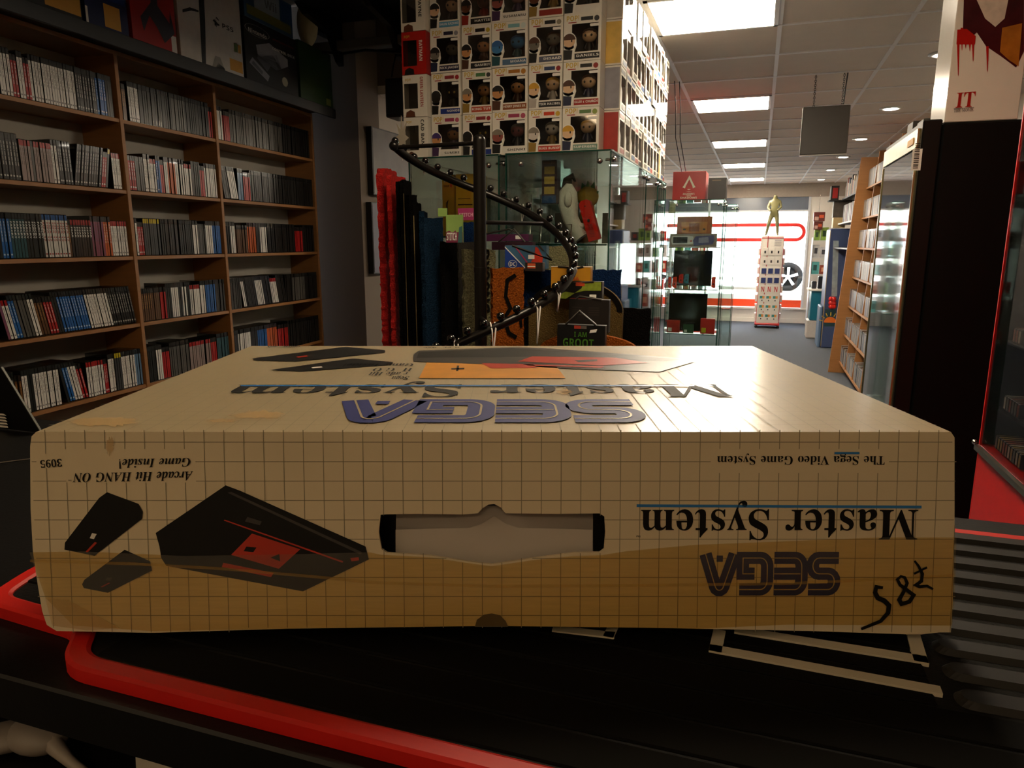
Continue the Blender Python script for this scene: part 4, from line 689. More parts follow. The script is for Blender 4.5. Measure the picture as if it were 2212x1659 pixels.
# yellow tape, worn patches, marker scrawl, a cut-out in the lower edge
tape = tinted('yellow_tape', 'fff0c4')
b = MB(); b.poly([FR(x, y, .0007) for x, y in [(66, 1192), (180, 1190), (400, 1200), (640, 1196), (800, 1192), (822, 1197), (930, 1203), (1010, 1215), (1062, 1222), (1150, 1209), (1240, 1200), (1300, 1198), (1350, 1190), (1500, 1176), (1700, 1168), (1900, 1160), (2064, 1160), (2060, 1300), (2055, 1350), (1700, 1348), (1500, 1357), (1060, 1351), (700, 1355), (330, 1362), (160, 1350), (100, 1290)]]); b.build('tape', tape, box)
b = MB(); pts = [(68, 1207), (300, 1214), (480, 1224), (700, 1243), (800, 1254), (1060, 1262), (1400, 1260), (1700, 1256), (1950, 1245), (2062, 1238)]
b.add([FR(x, y, .0009) for x, y in pts] + [FR(x, y + 6, .0009) for x, y in pts], [(i, i + 1, 11 + i, 10 + i) for i in range(9)]); b.build('tape_highlight_line', film('tape_highlight', 'c89a3c', .3, rough=.2), box)  # amber band painting the highlight line along the second tape strip
worn = film('worn_card', 'c8a060', .4, rough=.8)
def blot(cx, cy, rx, ry, face, lift, n=40):
    return [face(cx + rx * math.cos(2 * math.pi * i / n) * random.uniform(.65, 1.1), cy + ry * math.sin(2 * math.pi * i / n) * random.uniform(.55, 1.15), lift) for i in range(n)]
b = MB(); b.poly(blot(225, 913, 85, 11, TP, .0004)); b.build('worn_patch', worn, box)
b = MB(); b.poly(blot(560, 897, 66, 10, TP, .0004)); b.build('worn_patch', worn, box)
b = MB(); b.poly(blot(480, 910, 38, 4, TP, .0004)); b.build('worn_patch', worn, box)
b = MB(); b.poly(blot(1220, 848, 20, 6, TP, .0005)); b.build('worn_patch', worn, box)
b = MB(); b.poly(blot(238, 962, 10, 22, FR, .0004)); b.build('worn_patch', worn, box)
b = MB(); b.poly([FR(x, y, .0008) for x, y in [(100, 1290), (150, 1295), (260, 1355), (190, 1360), (115, 1350)]]); b.build('worn_patch', worn, box)
b = MB(); cut = [FR(x, y, .0005) for x, y in [(1026, 1353), (1030, 1338), (1045, 1327), (1062, 1324), (1080, 1328), (1092, 1340), (1098, 1353)]]; b.poly(cut); b.build('thumb_notch', mat('dull_grey_card', '5c5448', rough=.7), box)
b = MB()
def scrawl(pts, w=.0013):
    pts = [FR(x, y) for x, y in pts]; ls = [((p - pts[0]).dot(RT), (p - pts[0]).dot(FV)) for p in pts]
    n = len(ls); b.stroke(ls, [w * (.6 + .6 * math.sin(math.pi * (i + .5) / n)) for i in range(n)], (pts[0], RT, FV, FN), lift=.001)
scrawl([(1905, 1268), (1891, 1266), (1888, 1278), (1894, 1290), (1908, 1296), (1918, 1306), (1916, 1322), (1900, 1340), (1858, 1357)], .0019)
scrawl([(1945, 1242), (1936, 1250), (1942, 1262), (1958, 1274), (1971, 1284), (1962, 1298), (1945, 1303), (1940, 1294), (1950, 1276), (1957, 1258), (1952, 1246), (1943, 1243)], .0016)
scrawl([(1973, 1210), (1982, 1222), (1990, 1238), (1988, 1254), (1976, 1262), (1984, 1266), (2000, 1264), (2013, 1271)], .0013); scrawl([(1972, 1238), (2000, 1224)], .001)
b.build('marker_writing', ink, box)

# ------------------------------------------------------------------ left wall: beech media shelving
ORD1 = ['', 'first', 'second', 'third', 'fourth', 'fifth', 'sixth', 'seventh', 'eighth', 'ninth', 'tenth', 'eleventh', 'twelfth', 'thirteenth', 'fourteenth', 'fifteenth', 'sixteenth', 'seventeenth', 'eighteenth', 'nineteenth']
def ordinal(n):
    if n < 20: return ORD1[n]
    tens = ['', '', 'twent', 'thirt', 'fort', 'fift', 'sixt', 'sevent'][n // 10]
    return tens + ('ieth' if n % 10 == 0 else 'y-' + ORD1[n % 10])
SZ = [2.108, 1.772, 1.45, 1.112, .792, .46, .12]     # upper faces of the shelves
RZ = math.atan2(LD.y, LD.x)
sh = root('media_shelving', 'tall beech shelving on the wall filled with rows of game cases', 'shelving', tuple(LP(.9, -.12, 0)), RZ)
LM = Matrix.Translation(LP(0, 0, 0)) @ Matrix.Rotation(RZ, 4, 'Z')     # local x along the wall, y into the wall
for s in (-.62, .512, 1.226, 2.29):
    b = MB(); b.bbox(s - .011, s + .011, -.004, .23, 0, 2.42, .001, M=LM); b.build('upright', M_BEECH, sh)
stiles = [-.62, .512, 1.226, 2.29]
for z in SZ:
    for a, c in zip(stiles[:-1], stiles[1:]):
        b = MB(); b.bbox(a + .011, c - .011, 0, .23, z - .018, z, .001, M=LM); b.build('shelf', M_BEECH, sh)
b = MB(); b.bbox(-.63, 2.30, -.004, .23, 2.40, 2.42, .001, M=LM); b.build('top_board', M_BEECH, sh)
b = MB(); b.bbox(-.63, 2.30, .229, .236, .02, 2.4, .001, M=LM); b.build('back_panel', mat('pale_grey_backing', 'aaa398', rough=.7, var=.05), sh)
KIND = {  # spine, band at the top, marks, description
    'W': ('efeae2', '1a1a1a', '8c8680', 'white'), 'w': ('efeae2', 'a01818', '8c8680', 'white and red'), 'K': ('15120f', '151515', 'b8b4ac', 'black'),
    'k': ('191715', '101010', '3a3834', 'plain dark'), 'R': ('b01414', '1a1212', 'd8c8c0', 'red'), 'B': ('1a5fa8', '14161c', 'c8d4e0', 'blue'),
    'T': ('1d4a52', '15181a', 'e0e0dc', 'teal'), 'F': ('14130f', '141414', 'e0e0dc', 'black and red'), 'I': ('dcd8d0', '1d4f8c', 'a02020', 'white and blue'),
    'E': ('1b100c', '8c1414', 'd8d4cc', 'dark red-topped'), 'P': ('84445c', '1c1a28', '6a4a78', 'pink'), 'G': ('4c4a48', '201e1c', '6a6660', 'grey'),
    'g': ('3c3c3e', 'c8b020', '5c5a56', 'yellow-topped grey'), 'S': ('57534e', '26231f', 'b4aea0', 'silvery'), 'N': ('5c3a1a', '1a1410', 'b08040', 'brown'),
    'L': ('6a8cae', '1c2430', 'a8c0d8', 'pale blue'), 'O': ('c85a1c', '30201a', 'e0d8c8', 'orange'), 'p': ('9c8680', 'a01c1c', '6c5650', 'faded pink')}
CM = {}
M_CASE = mat('case_plastic', '1c1a18', rough=.12, var=.3, coat=.5)
def case_mesh(k, mb=None, M=None, simple=False):
    sp, bd, mk, _ = KIND[k]
    b = mb or MB()
    return b
CASE_T = .0142
def case_proto(k, h=.19):
    sp, bd, mk, _ = KIND[k]; b = MB(); w = CASE_T
    b.bbox(.0005, w - .0005, 0, .135, 0, h, .0012, 0)
    F_ = (V((0, -.0002, 0)), V((1, 0, 0)), V((0, 0, 1)), V((0, -1, 0)))
    q = lambda x0, x1, z0, z1, mi, l: b.quad(V((x0, -l, z0)), V((x1, -l, z0)), V((x1, -l, z1)), V((x0, -l, z1)), mi)
    q(.0016, w - .0016, .004, h - .026, 1, .0003); q(.0016, w - .0016, h - .026, h - .003, 2, .0003)
    word = {'T': 'FARCRY', 'F': 'FARCRY', 'I': 'FIFA 12', 'E': 'FEAR'}.get(k)
    if word: text(b, word, 'B', V((w * .28, 0, h - .034)), V((0, 0, -1)), V((1, 0, 0)), V((0, -1, 0)), width=.012 * len(word), cap=w * .8, mi=3, lift=.0006)
    else:
        z = h - .036; rr = random.Random(ord(k))
        while z > .07 and k not in 'kGgSL':
            l = rr.uniform(.006, .02); q(w * .42, w * .6, z - l, z, 3, .0005); z -= l + .003
    if k in 'WwIKRB': b.add([V((w / 2 + .004 * math.cos(a * math.pi / 4), -.0006, .018 + .004 * math.sin(a * math.pi / 4))) for a in range(8)], [tuple(range(8))], 3 if k != 'R' else 3)
    mats = [M_CASE, mat('spine_' + _, sp, rough=.25, var=.15, scale=40, coat=.4) if False else mat('spine ' + KIND[k][3], sp, rough=.28, var=.15, scale=40, coat=.4), mat('band ' + KIND[k][3], bd, rough=.25, coat=.4), mat('marks ' + KIND[k][3], mk, rough=.4)]
    o = b.build('game_case', mats, base=(0, 0, 0)); me = o.data; bpy.data.objects.remove(o); return me
ROWS = [
 [(0, 30, 'W'), (30, 42, 'R'), (42, 57, 'W'), (57, 70, 'R'), (70, 165, 'W'), (165, 213, 'K'), (213, 232, 'B'), (232, 255, 'k'), (255, 266, 'W'), (266, 280, 'N'), (280, 302, 'W'), (302, 372, 'k'), (372, 400, 'S'), (400, 455, 'k'), (455, 470, 'R'), (470, 484, 'W'), (484, 500, 'R'), (500, 612, 'S'), (612, 640, 'k'), (640, 700, 'K')],
 [(0, 46, 'K'), (46, 72, 'p'), (72, 80, 'G'), (80, 115, 'p'), (115, 130, 'W'), (130, 158, 'K'), (158, 215, 'K/'), (215, 226, 'R/'), (226, 234, 'g/'), (234, 276, 'w'), (276, 296, 'R'), (296, 315, 'G'), (315, 330, 'W'), (330, 341, 'w'), (341, 348, 'B'), (348, 358, 'R'), (358, 367, 'W'), (367, 385, 'O'), (385, 402, 'W'), (402, 418, 'w'), (418, 435, 'k'), (435, 448, 'R'), (448, 472, 'W'), (472, 500, 'k\\'), (500, 515, 'W\\'), (515, 530, 'L'), (530, 545, 'R'), (545, 640, 'k'), (640, 700, 'K')],
 [(0, 9, 'k'), (9, 30, 'B'), (30, 60, 'T'), (60, 100, 'F'), (100, 150, 'I'), (150, 156, 'N'), (156, 200, 'E'), (200, 228, 'P'), (228, 246, 'O'), (246, 280, 'w'), (280, 292, 'K'), (292, 302, 'W'), (302, 314, 'R'), (314, 348, 'g'), (348, 420, 'K'), (420, 431, 'W'), (431, 448, 'G'), (448, 464, 'W'), (464, 490, 'B'), (490, 500, 'K'), (500, 510, 'W'), (510, 540, 'N'), (540, 556, 'O'), (556, 566, 'k'), (566, 582, 'W'), (582, 640, 'K'), (640, 656, 'R'), (656, 700, 'k')],
 [(0, 14, 'P\\'), (14, 22, 'K\\'), (22, 36, 'w\\'), (36, 50, 'B\\'), (50, 75, 'S\\'), (75, 90, 'W\\'), (90, 108, 'N\\'), (108, 128, 'R\\'), (128, 142, 'k\\'), (142, 200, 'B\\'), (200, 244, 'W\\'), (244, 300, 'K\\'), (300, 352, 'N'), (352, 361, 'R'), (361, 376, 'k'), (376, 391, 'W'), (391, 400, 'K'), (400, 408, 'W'), (408, 416, 'k'), (416, 436, 'w'), (436, 448, 'W'), (448, 470, 'B'), (470, 522, 'k'), (522, 535, 'W\\'), (535, 560, 'K\\'), (560, 575, 'W\\'), (575, 590, 'k\\'), (590, 605, 'w\\'), (605, 620, 'k\\'), (620, 635, 'K'), (635, 660, 'S'), (660, 700, 'k')],
 [(0, 40, 'K'), (40, 52, 'N'), (52, 66, 'W'), (66, 78, 'k'), (78, 132, 'W'), (132, 150, 'k\\'), (150, 165, 'B\\'), (165, 178, 'W\\'), (178, 192, 'R\\'), (192, 228, 'w'), (228, 240, 'R'), (240, 255, 'W'), (255, 270, 'g'), (270, 296, 'W'), (296, 320, 'L'), (320, 342, 'K'), (342, 355, 'W'), (355, 372, 'R'), (372, 412, 'S'), (412, 458, 'p'), (458, 472, 'R'), (472, 500, 'T'), (500, 520, 'K'), (520, 545, 'W'), (545, 560, 'k'), (560, 580, 'B'), (580, 600, 'O'), (600, 625, 'R'), (625, 700, 'k')]]
proto = {k: case_proto(k) for k in KIND}
proto_s = {k: case_proto(k, .172) for k in KIND}
cands = []
rr = random.Random(3)
for ri, segs in enumerate(ROWS):
    z = SZ[ri]
    for bay, (a, c) in enumerate(((-.34, .501), (.525, 1.215), (1.24, 2.278))):
        s = a; n = 0; prev = ''
        while s < c - CASE_T - .002:
            p = LP(s + CASE_T / 2, 0, z + .09); px, py = proj(p); kk = 'k'
            for x0, x1, q in segs:
                if x0 <= px < x1: kk = q
            k = kk[0]; lean = 0
            if ri == 0 and rr.random() < .1: s += .001
            if len(kk) > 1: lean = .17 if kk[1] == '\\' else -.2
            if lean and not prev: s += .03 if lean > 0 else 0.004
            if prev and not lean and prev == '/': s += .036
            prev = kk[1] if lean else ''
            if s > c - CASE_T - .004: break
            if rr.random() < .03 and ri > 0: s += .002
            n += 1
            a0 = proj(LP(s, 0, z)); a1 = proj(LP(s + CASE_T, 0, z + .19))
            vis = px > -12
            if lean > 0: org = LP(s, -.008 - rr.random() * .004, z + math.sin(lean) * 0 + .0008)
            else: org = LP(s, -.008 - rr.random() * .006, z + .0008)
            if vis: cands.append([abs((a1[0] - a0[0]) * (a1[1] - a0[1])), ri, bay, k, org, lean, n, (k in 'wERpGN')])
            s += CASE_T * (1.03 if lean else 1.0)
            if lean == 0 and rr.random() < .012: s += .01
    # ordinal restarts from what can be seen
cands.sort(key=lambda q: -q[0])
BAY = ['bay by the laptop end', 'middle bay', 'far bay']
ROWN = ['top', 'second', 'third', 'fourth', 'fifth']
cnt = {}
for q in sorted(cands[:292], key=lambda q: (q[1], q[2], q[6])):
    _, ri, bay, k, org, lean, n, small = q
    cnt[(ri, bay)] = cnt.get((ri, bay), 0) + 1
    o = bpy.data.objects.new('game_case', (proto_s if small else proto)[k]); COL.objects.link(o)
    if lean: org = org + V((0, 0, math.sin(abs(lean)) * CASE_T))
    o.location = org; o.rotation_euler = (0, -lean if lean > 0 else -lean, RZ)
    if lean > 0: o.rotation_euler = (0, -lean, RZ)
    else: o.rotation_euler = (0, -lean, RZ)
    tag(o, KIND[k][3] + (' leaning' if lean else '') + ' game case, ' + ordinal(cnt[(ri, bay)]) + ' along the ' + ROWN[ri] + ' shelf of the ' + ['near', 'middle', 'far'][bay] + ' bay', 'game case', 'game cases on the beech shelving')
rest = MB(); rm_ = [M_CASE]; ki = {}
for q in cands[292:]:
    _, ri, bay, k, org, lean, n, small = q
    if k not in ki: ki[k] = len(rm_); rm_ += [mat('spine ' + KIND[k][3], 'ffffff'), mat('band ' + KIND[k][3], 'ffffff')]
    h = .172 if small else .19; M = Matrix.Translation(org + V((0, 0, math.sin(abs(lean)) * CASE_T))) @ Matrix.Rotation(RZ, 4, 'Z') @ Matrix.Rotation(-lean, 4, 'Y')
    rest.box(.0005, CASE_T - .0005, 0, .135, 0, h, 0, M)
    for z0, z1, mi in ((.004, h - .026, ki[k]), (h - .026, h - .003, ki[k] + 1)):
        rest.quad(M @ V((.0016, -.0004, z0)), M @ V((CASE_T - .0016, -.0004, z0)), M @ V((CASE_T - .0016, -.0004, z1)), M @ V((.0016, -.0004, z1)), mi)
tag(rest.build('row_of_game_cases', rm_), 'dim rows of narrow game cases filling the far end of the beech shelving', 'game cases', kind='stuff')
# clear ledges that guard the rows
for ri in (0, 1, 2, 3, 4):
    pass

# ------------------------------------------------------------------ console boxes on the black top shelf
b = MB(); b.bbox(-.7, 2.275, -.2, .22, 2.4215, 2.436, .002, M=LM); b.bbox(-.7, 2.275, -.205, -.19, 2.375, 2.437, .002, M=LM)
tag(b.build('top_shelf', M_BLACK), 'deep black shelf running along the top of the beech shelving', 'shelf')
OFF = .17
def LQ(px, py, lift=0): s, z = LMEET(px, py, OFF + lift); return LP(s, OFF + lift, z)
def cbox(name, x0, x1, ztop, label, mats, deco=None, z0=2.437, dep=.2, off=OFF, group=None):
    s0 = LMEET(x0, 150, off)[0]; s1 = LMEET(x1, 200, off)[0]
    t = root(name, label, 'box', tuple(LP((s0 + s1) / 2, off, z0)), RZ, group)
    b = MB(); b.bbox(s0 + .001, s1 - .001, -off, -off + dep, z0, ztop, .0015, M=LM); b.build('carton', mats[0], t)
    def Q(u, v, l=.0008): return LP(s0 + (s1 - s0) * u, off + l, z0 + (ztop - z0) * v)
    def rect(u0, v0, u1, v1, m, nm='printed_panel', l=.0008):
        b = MB(); b.quad(Q(u0, v0, l), Q(u1, v0, l), Q(u1, v1, l), Q(u0, v1, l)); b.build(nm, m, t)
    def pg(pts, m, nm='printed_shape', l=.001):
        b = MB(); b.poly([Q(u, v, l) for u, v in pts]); b.build(nm, m, t)
    def tx(s, u, v, w, cap, m, f='B', nm='printed_word'):
        b = MB(); text(b, s, f, Q(u, v), LD, UPZ, LN, width=w * (s1 - s0), cap=cap, lift=.0012); b.build(nm, m, t)
    if deco: deco(rect, pg, tx)
    return t
CB = 'console boxes on the black top shelf'
yel = mat('yellow_sticker', 'c89018', rough=.5); wht = mat('printed_white', 'd8d4cc', rough=.5); blk = mat('printed_black', '0d0d0f', rough=.4)
dkb = mat('dark_blue_card', '0c1c4c', rough=.35, var=.2, scale=6); redc = mat('red_card', '9a1008', rough=.35, var=.15, scale=5)
cbox('console_box', -60, 40, 2.80, 'dark console box with a white corner, first on the black top shelf', [M_BLACK], lambda r, p, t: (r(.3, .25, .98, .95, wht),), group=CB)
cbox('console_box', 44, 196, 2.80, 'black console box with a broad yellow band and small rating stickers', [mat('black_card', '0e0d0d', rough=.35)], lambda r, p, t: (r(.45, .06, .98, .3, yel), r(.74, .36, .82, .62, mat('green_sticker', '58702c')), r(.85, .36, .97, .62, yel)), group=CB)
cbox('console_box', 198, 292, 2.82, 'dark blue console box with a small yellow sticker at its foot', [dkb], lambda r, p, t: (r(.42, .05, .8, .3, yel), r(.0, .0, .05, .2, wht), r(.05, .35, .95, .9, mat('mid_blue_card', '123070', rough=.35))), group=CB)
cbox('console_box', 294, 392, 2.84, 'red console box with dark abstract shapes beside the white one', [redc], lambda r, p, t: (p([(.2, .3), (.45, .5), (.5, .95), (.62, .95), (.6, .5), (.85, .35), (.88, .5), (.95, .25), (.7, .1), (.55, .25), (.4, .35), (.25, .15)], mat('shadow_blue', '1a1424')), r(.86, .03, .98, .22, wht)), group=CB)
def ps(r, p, t):
    p([(.3, 0), (.36, 0), (.4, .5), (.42, 1), (.26, 1), (.33, .85)], blk); p([(.07, .5), (.2, .56), (.31, .58), (.31, .6), (.18, .59), (.07, .53)], blk)
    t('PS5', .66, .52, .2, .035, blk); p([(.55, .52), (.58, .5), (.58, .62), (.62, .6), (.62, .58), (.585, .6), (.575, .6), (.575, .535), (.55, .55)], blk)
    p([(.52, .56), (.6, .52), (.64, .54), (.6, .55), (.55, .58)], blk)
    r(.85, .3, .91, .4, mat('green_sticker', '58702c')); r(.92, .3, .97, .4, yel); r(.76, .06, .98, .2, yel)
    p([(.45, .0), (.52, .16), (.6, .16), (.68, .0)], mat('pale_grey_print', '9a968e')); p([(.5, .0), (.56, .09), (.66, .05), (.68, .0)], blk)
cbox('console_box', 394, 530, 2.88, 'white console box with a black fin shape and small dark lettering', [mat('white_console_card', 'cfcac2', rough=.4)], ps, group=CB)
def nin(r, p, t):
    t('Nintendo', .07, .78, .34, .034, wht); 
    n = 20; o_ = [(.24 + .22 * math.cos(a / n * 2 * math.pi), .84 + .085 * math.sin(a / n * 2 * math.pi)) for a in range(n)]
    for i in range(n): p([o_[i], o_[(i + 1) % n], tuple(V((*o_[(i + 1) % n], 0)) * .97 + V((.24, .84, 0)) * .03)[:2], tuple(V((*o_[i], 0)) * .97 + V((.24, .84, 0)) * .03)[:2]], wht, 'oval_outline') if i % 1 == 0 else 0
    t('CONTROL DECK', .5, .66, .45, .022, wht); t('ENTERTAINMENT SYSTEM', .52, .82, .42, .014, mat('dull_red_print', '8c2c1c'))
    g = mat('console_grey_print', '8a8a90'); g2 = mat('console_dark_print', '50525a')
    p([(.2, .62), (.45, .74), (.8, .6), (.8, .48), (.6, .36), (.22, .48)], g); p([(.22, .48), (.5, .57), (.6, .36), (.55, .34), (.22, .44)], g2); p([(.5, .57), (.58, .6), (.66, .4), (.6, .36)], blk)
    p([(.06, .3), (.12, .4), (.42, .2), (.38, .1)], g); p([(.1, .3), (.13, .35), (.3, .23), (.28, .18)], g2); p([(.2, .42), (.3, .5), (.45, .36), (.38, .26)], g2)
    p([(.72 + .06 * math.cos(a), .2 + .08 * math.sin(a)) for a in [i * .6283 for i in range(10)]], mat('pale_seal', 'a8a088'))
cbox('console_box', 532, 645, 2.79, 'black retro console box with white lettering and a grey console picture', [blk], nin, group=CB)
cbox('console_box', 647, 718, 2.805, 'dark green console box at the far end of the black top shelf', [mat('green_card', '1c3c12', rough=.4, var=.4, scale=9)], lambda r, p, t: (r(.78, .06, .93, .18, mat('olive_sticker', '8a8a40')), r(.0, .0, 1, .03, blk)), group=CB)
def wii(r, p, t):
    r(.05, .1, .95, .35, mat('olive_print', '6c6a28', rough=.4)); r(.2, .35, .72, .95, mat('grey_blue_print', '8c98a4', rough=.4)); r(.74, .3, .98, .95, mat('deep_blue_print', '143c6c', rough=.4)); t('Wii', .4, .5, .26, .07, mat('mid_grey_print', '5c6068'))
cbox('console_box', 536, 640, 2.99, 'blue and olive console box lying on top of the black retro one', [mat('sea_blue_card', '2c4c6c', rough=.35)], wii, z0=2.791, group=CB)
# pale helmet-shaped holder, wall shelf on brackets, cable trunk and hanging speaker
b = MB(); c = OY(664, 50, 4.4)
prof = [(.0, -.12), (.03, -.14), (.075, -.13), (.095, -.05), (.1, .08), (.09, .2), (.04, .26), (0, .27)]
b.ball(c, .14, sc=(.5, .45, 1.05), n=24, m=16); t_ = root('wall_lamp', 'cream domed wall lamp above the dark green box', 'wall lamp', tuple(c)); b.build('shade', mat('cream_plastic', 'c8b890', rough=.5), t_)
b = MB(); b.box(c.x - .03, c.x + .03, c.y, YP, c.z - .03, c.z + .03); b.build('arm', M_BLACK, t_)
ws = root('wall_shelf', 'dark shelf high on the pilaster, held by two black brackets', 'shelf', (-2.5, 4.3, 2.7))
b = MB(); a0 = OY(690, 22, 4.3); b.bbox(a0.x - .1, -1.7, 4.1, YP - .01, a0.z + .02, a0.z + .045, .003); b.build('board', M_BLACK, ws)
b = MB(); b.box(a0.x - .1, -1.7, 4.095, 4.1, a0.z + .022, a0.z + .032); b.build('edge_strip', mat('pale_edge', 'cfc8b8', rough=.3), ws)
for px in (690, 825):
    q = OY(px, 60, 4.4); b = MB(); zt = a0.z + .02
    b.prism([V((q.x - .02, YP - d_, zt - h_)) for d_, h_ in ((.01, 0), (.5, 0), (.42, .05), (.16, .1), (.05, .26), (.01, .28))], (.04, 0, 0)); b.build('bracket', M_BLACKM, ws)
q = OY(700, 103, 4.6); b = MB(); b.bbox(q.x - .1, -1.62, YP - .09, YP - .005, q.z - .03, q.z + .03, .006); tag(b.build('trunking', mat('grey_trunking', '6e6a64', rough=.6)), 'grey boxed cable trunk running across the pilaster below the wall shelf', 'cable trunk')
b = MB(); pts = [OY(695, 112, 4.53), OY(740, 116, 4.53), OY(790, 108, 4.53), OY(840, 112, 4.53), OY(875, 114, 4.53)]; b.tube(pts, .009); tag(b.build('cable', M_BLACK), 'black cable drooping along the grey trunk', 'cable')
sp = root('speaker', 'black speaker box hanging by a cable beside the stacked figure boxes', 'speaker', tuple(OY(852, 255, 4.4)))
p0, p1 = OY(833, 254, 4.4), OY(880, 166, 4.4); b = MB(); b.bbox(p0.x, p1.x + .08, 4.4, 4.57, p0.z, p1.z, .008); b.build('cabinet', M_BLACK, sp)
b = MB(); b.box(p0.x + .015, p1.x + .065, 4.392, 4.4, p0.z + .02, p1.z - .02); b.build('grille', mat('black_grille', '050505', rough=.8, bump=.5, bscale=900), sp)
b = MB(); b.tube([OY(846, 167, 4.5), OY(850, 140, 4.52), OY(858, 106, 4.57)], .005); b.build('cable', M_BLACK, sp)
# two canvas pictures on the wall beyond the pilaster
for i, (ya, yb, nm) in enumerate(((272, 420, 'upper'), (436, 592, 'lower'))):
    xw = PX + .004
    a0 = OX(802, ya, xw + .045); a1 = OX(802, yb, xw + .045)
    t = root('canvas_picture', 'dark-edged canvas picture on the wall, the ' + nm + ' of the two', 'picture', (xw, a0.y + .3, a1.z))
    b = MB(); b.bbox(xw, xw + .045, a0.y, a0.y + .62, a1.z, a0.z, .003); b.build('frame', M_BLACK, t)
    b = MB(); b.box(xw + .045, xw + .047, a0.y + .01, a0.y + .61, a1.z + .01, a0.z - .01); b.build('print', mat('muted_print_' + nm, '5c544e' if i == 0 else '3c2c38', rough=.5, var=.5, scale=7), t)
# things at the left end of the counter: a dark folded screen with white ventilation marks
t = root('laptop', 'black laptop screen leaning back at the left end of the counter', 'laptop', tuple(OZ(-10, 960, 1.331)))
bq = [OY(88, 932, .56), OY(-60, 700, .66), OY(-130, 700, .66), OY(-130, 960, .56), OY(60, 960, .56)]
lx = OZ(60, 985, 1.331)
b = MB(); yl = .5; zl_ = 1.3325
b.prism([OY(84, 930, .50), OY(2, 796, .50), OY(-220, 690, .50), V((OY(-220, 1000, .5).x, .5, zl_)), V((OY(90, 1000, .5).x, .5, zl_))], (0, .003, 0)); b.build('lid', mat('laptop_black', '060607', rough=.6, spec=.15), t)
b = MB(); b.prism([OY(84, 930, .498), OY(2, 796, .498), OY(2, 793, .498), OY(86, 930, .498)], (0, .002, 0)); b.build('lid_edge', mat('lid_edge_grey', '3c3e34', rough=.5), t)
b = MB()
for k in range(5): y = 893 + 6.5 * k; b.poly([OY(x, yy, .4975) for x, yy in ((-40, y - 4), (8 + 2 * k, y + 1), (14 + k, y + 5), (-40, y + 1))])
b.build('white_marks', M_WHITE, t)
b = MB(); A, B_ = OZ(-60, 1012, 1.3315), OZ(66, 996, 1.3315); b.tube([A + V((0, 0, .002)), B_ + V((0, 0, .002))], .0009); b.build('base_edge', M_CHROME, t)
# below the counter edge: a pad with its lead, and a white sheet
lo = 1.2
b = MB(); b.bbox(-.9, .3, .16, .485, lo - .02, lo, .002); tag(b.build('low_ledge', M_BLACK), 'black ledge just below the front edge of the counter', 'ledge')
gp = root('game_pad', 'grey game pad with a lead lying under the counter edge', 'game pad', tuple(OZ(90, 1625, lo)))
c = OZ(85, 1618, lo); b = MB(); b.ball(c + V((0, 0, .01)), .018, sc=(1.2, .8, .55), n=20, m=12); b.ball(c + V((-.02, -.006, .008)), .013, sc=(1.2, 1.0, .6)); b.ball(c + V((.004, .012, .016)), .011, sc=(1, 1, .9)); b.build('shell', mat('pad_grey', '8a8078', rough=.5), gp)
b = MB(); b.tube([c + V((.015, -.002, .01)), c + V((.035, -.007, .006)), c + V((.06, -.012, .003)), c + V((.09, -.03, .003))], [.006, .0035, .003, .003]); b.build('lead', mat('pad_lead', '9a8f84', rough=.5), gp)
b = MB(); pp = [OZ(292, 1604, lo + .001), OZ(480, 1658, lo + .001), OZ(560, 1800, lo + .001), OZ(300, 1800, lo + .001)]; b.prism(pp, (0, 0, .002)); tag(b.build('paper_sheet', mat('white_paper', 'f0e4d0', rough=.7)), 'white sheet of paper lying under the counter edge', 'paper')

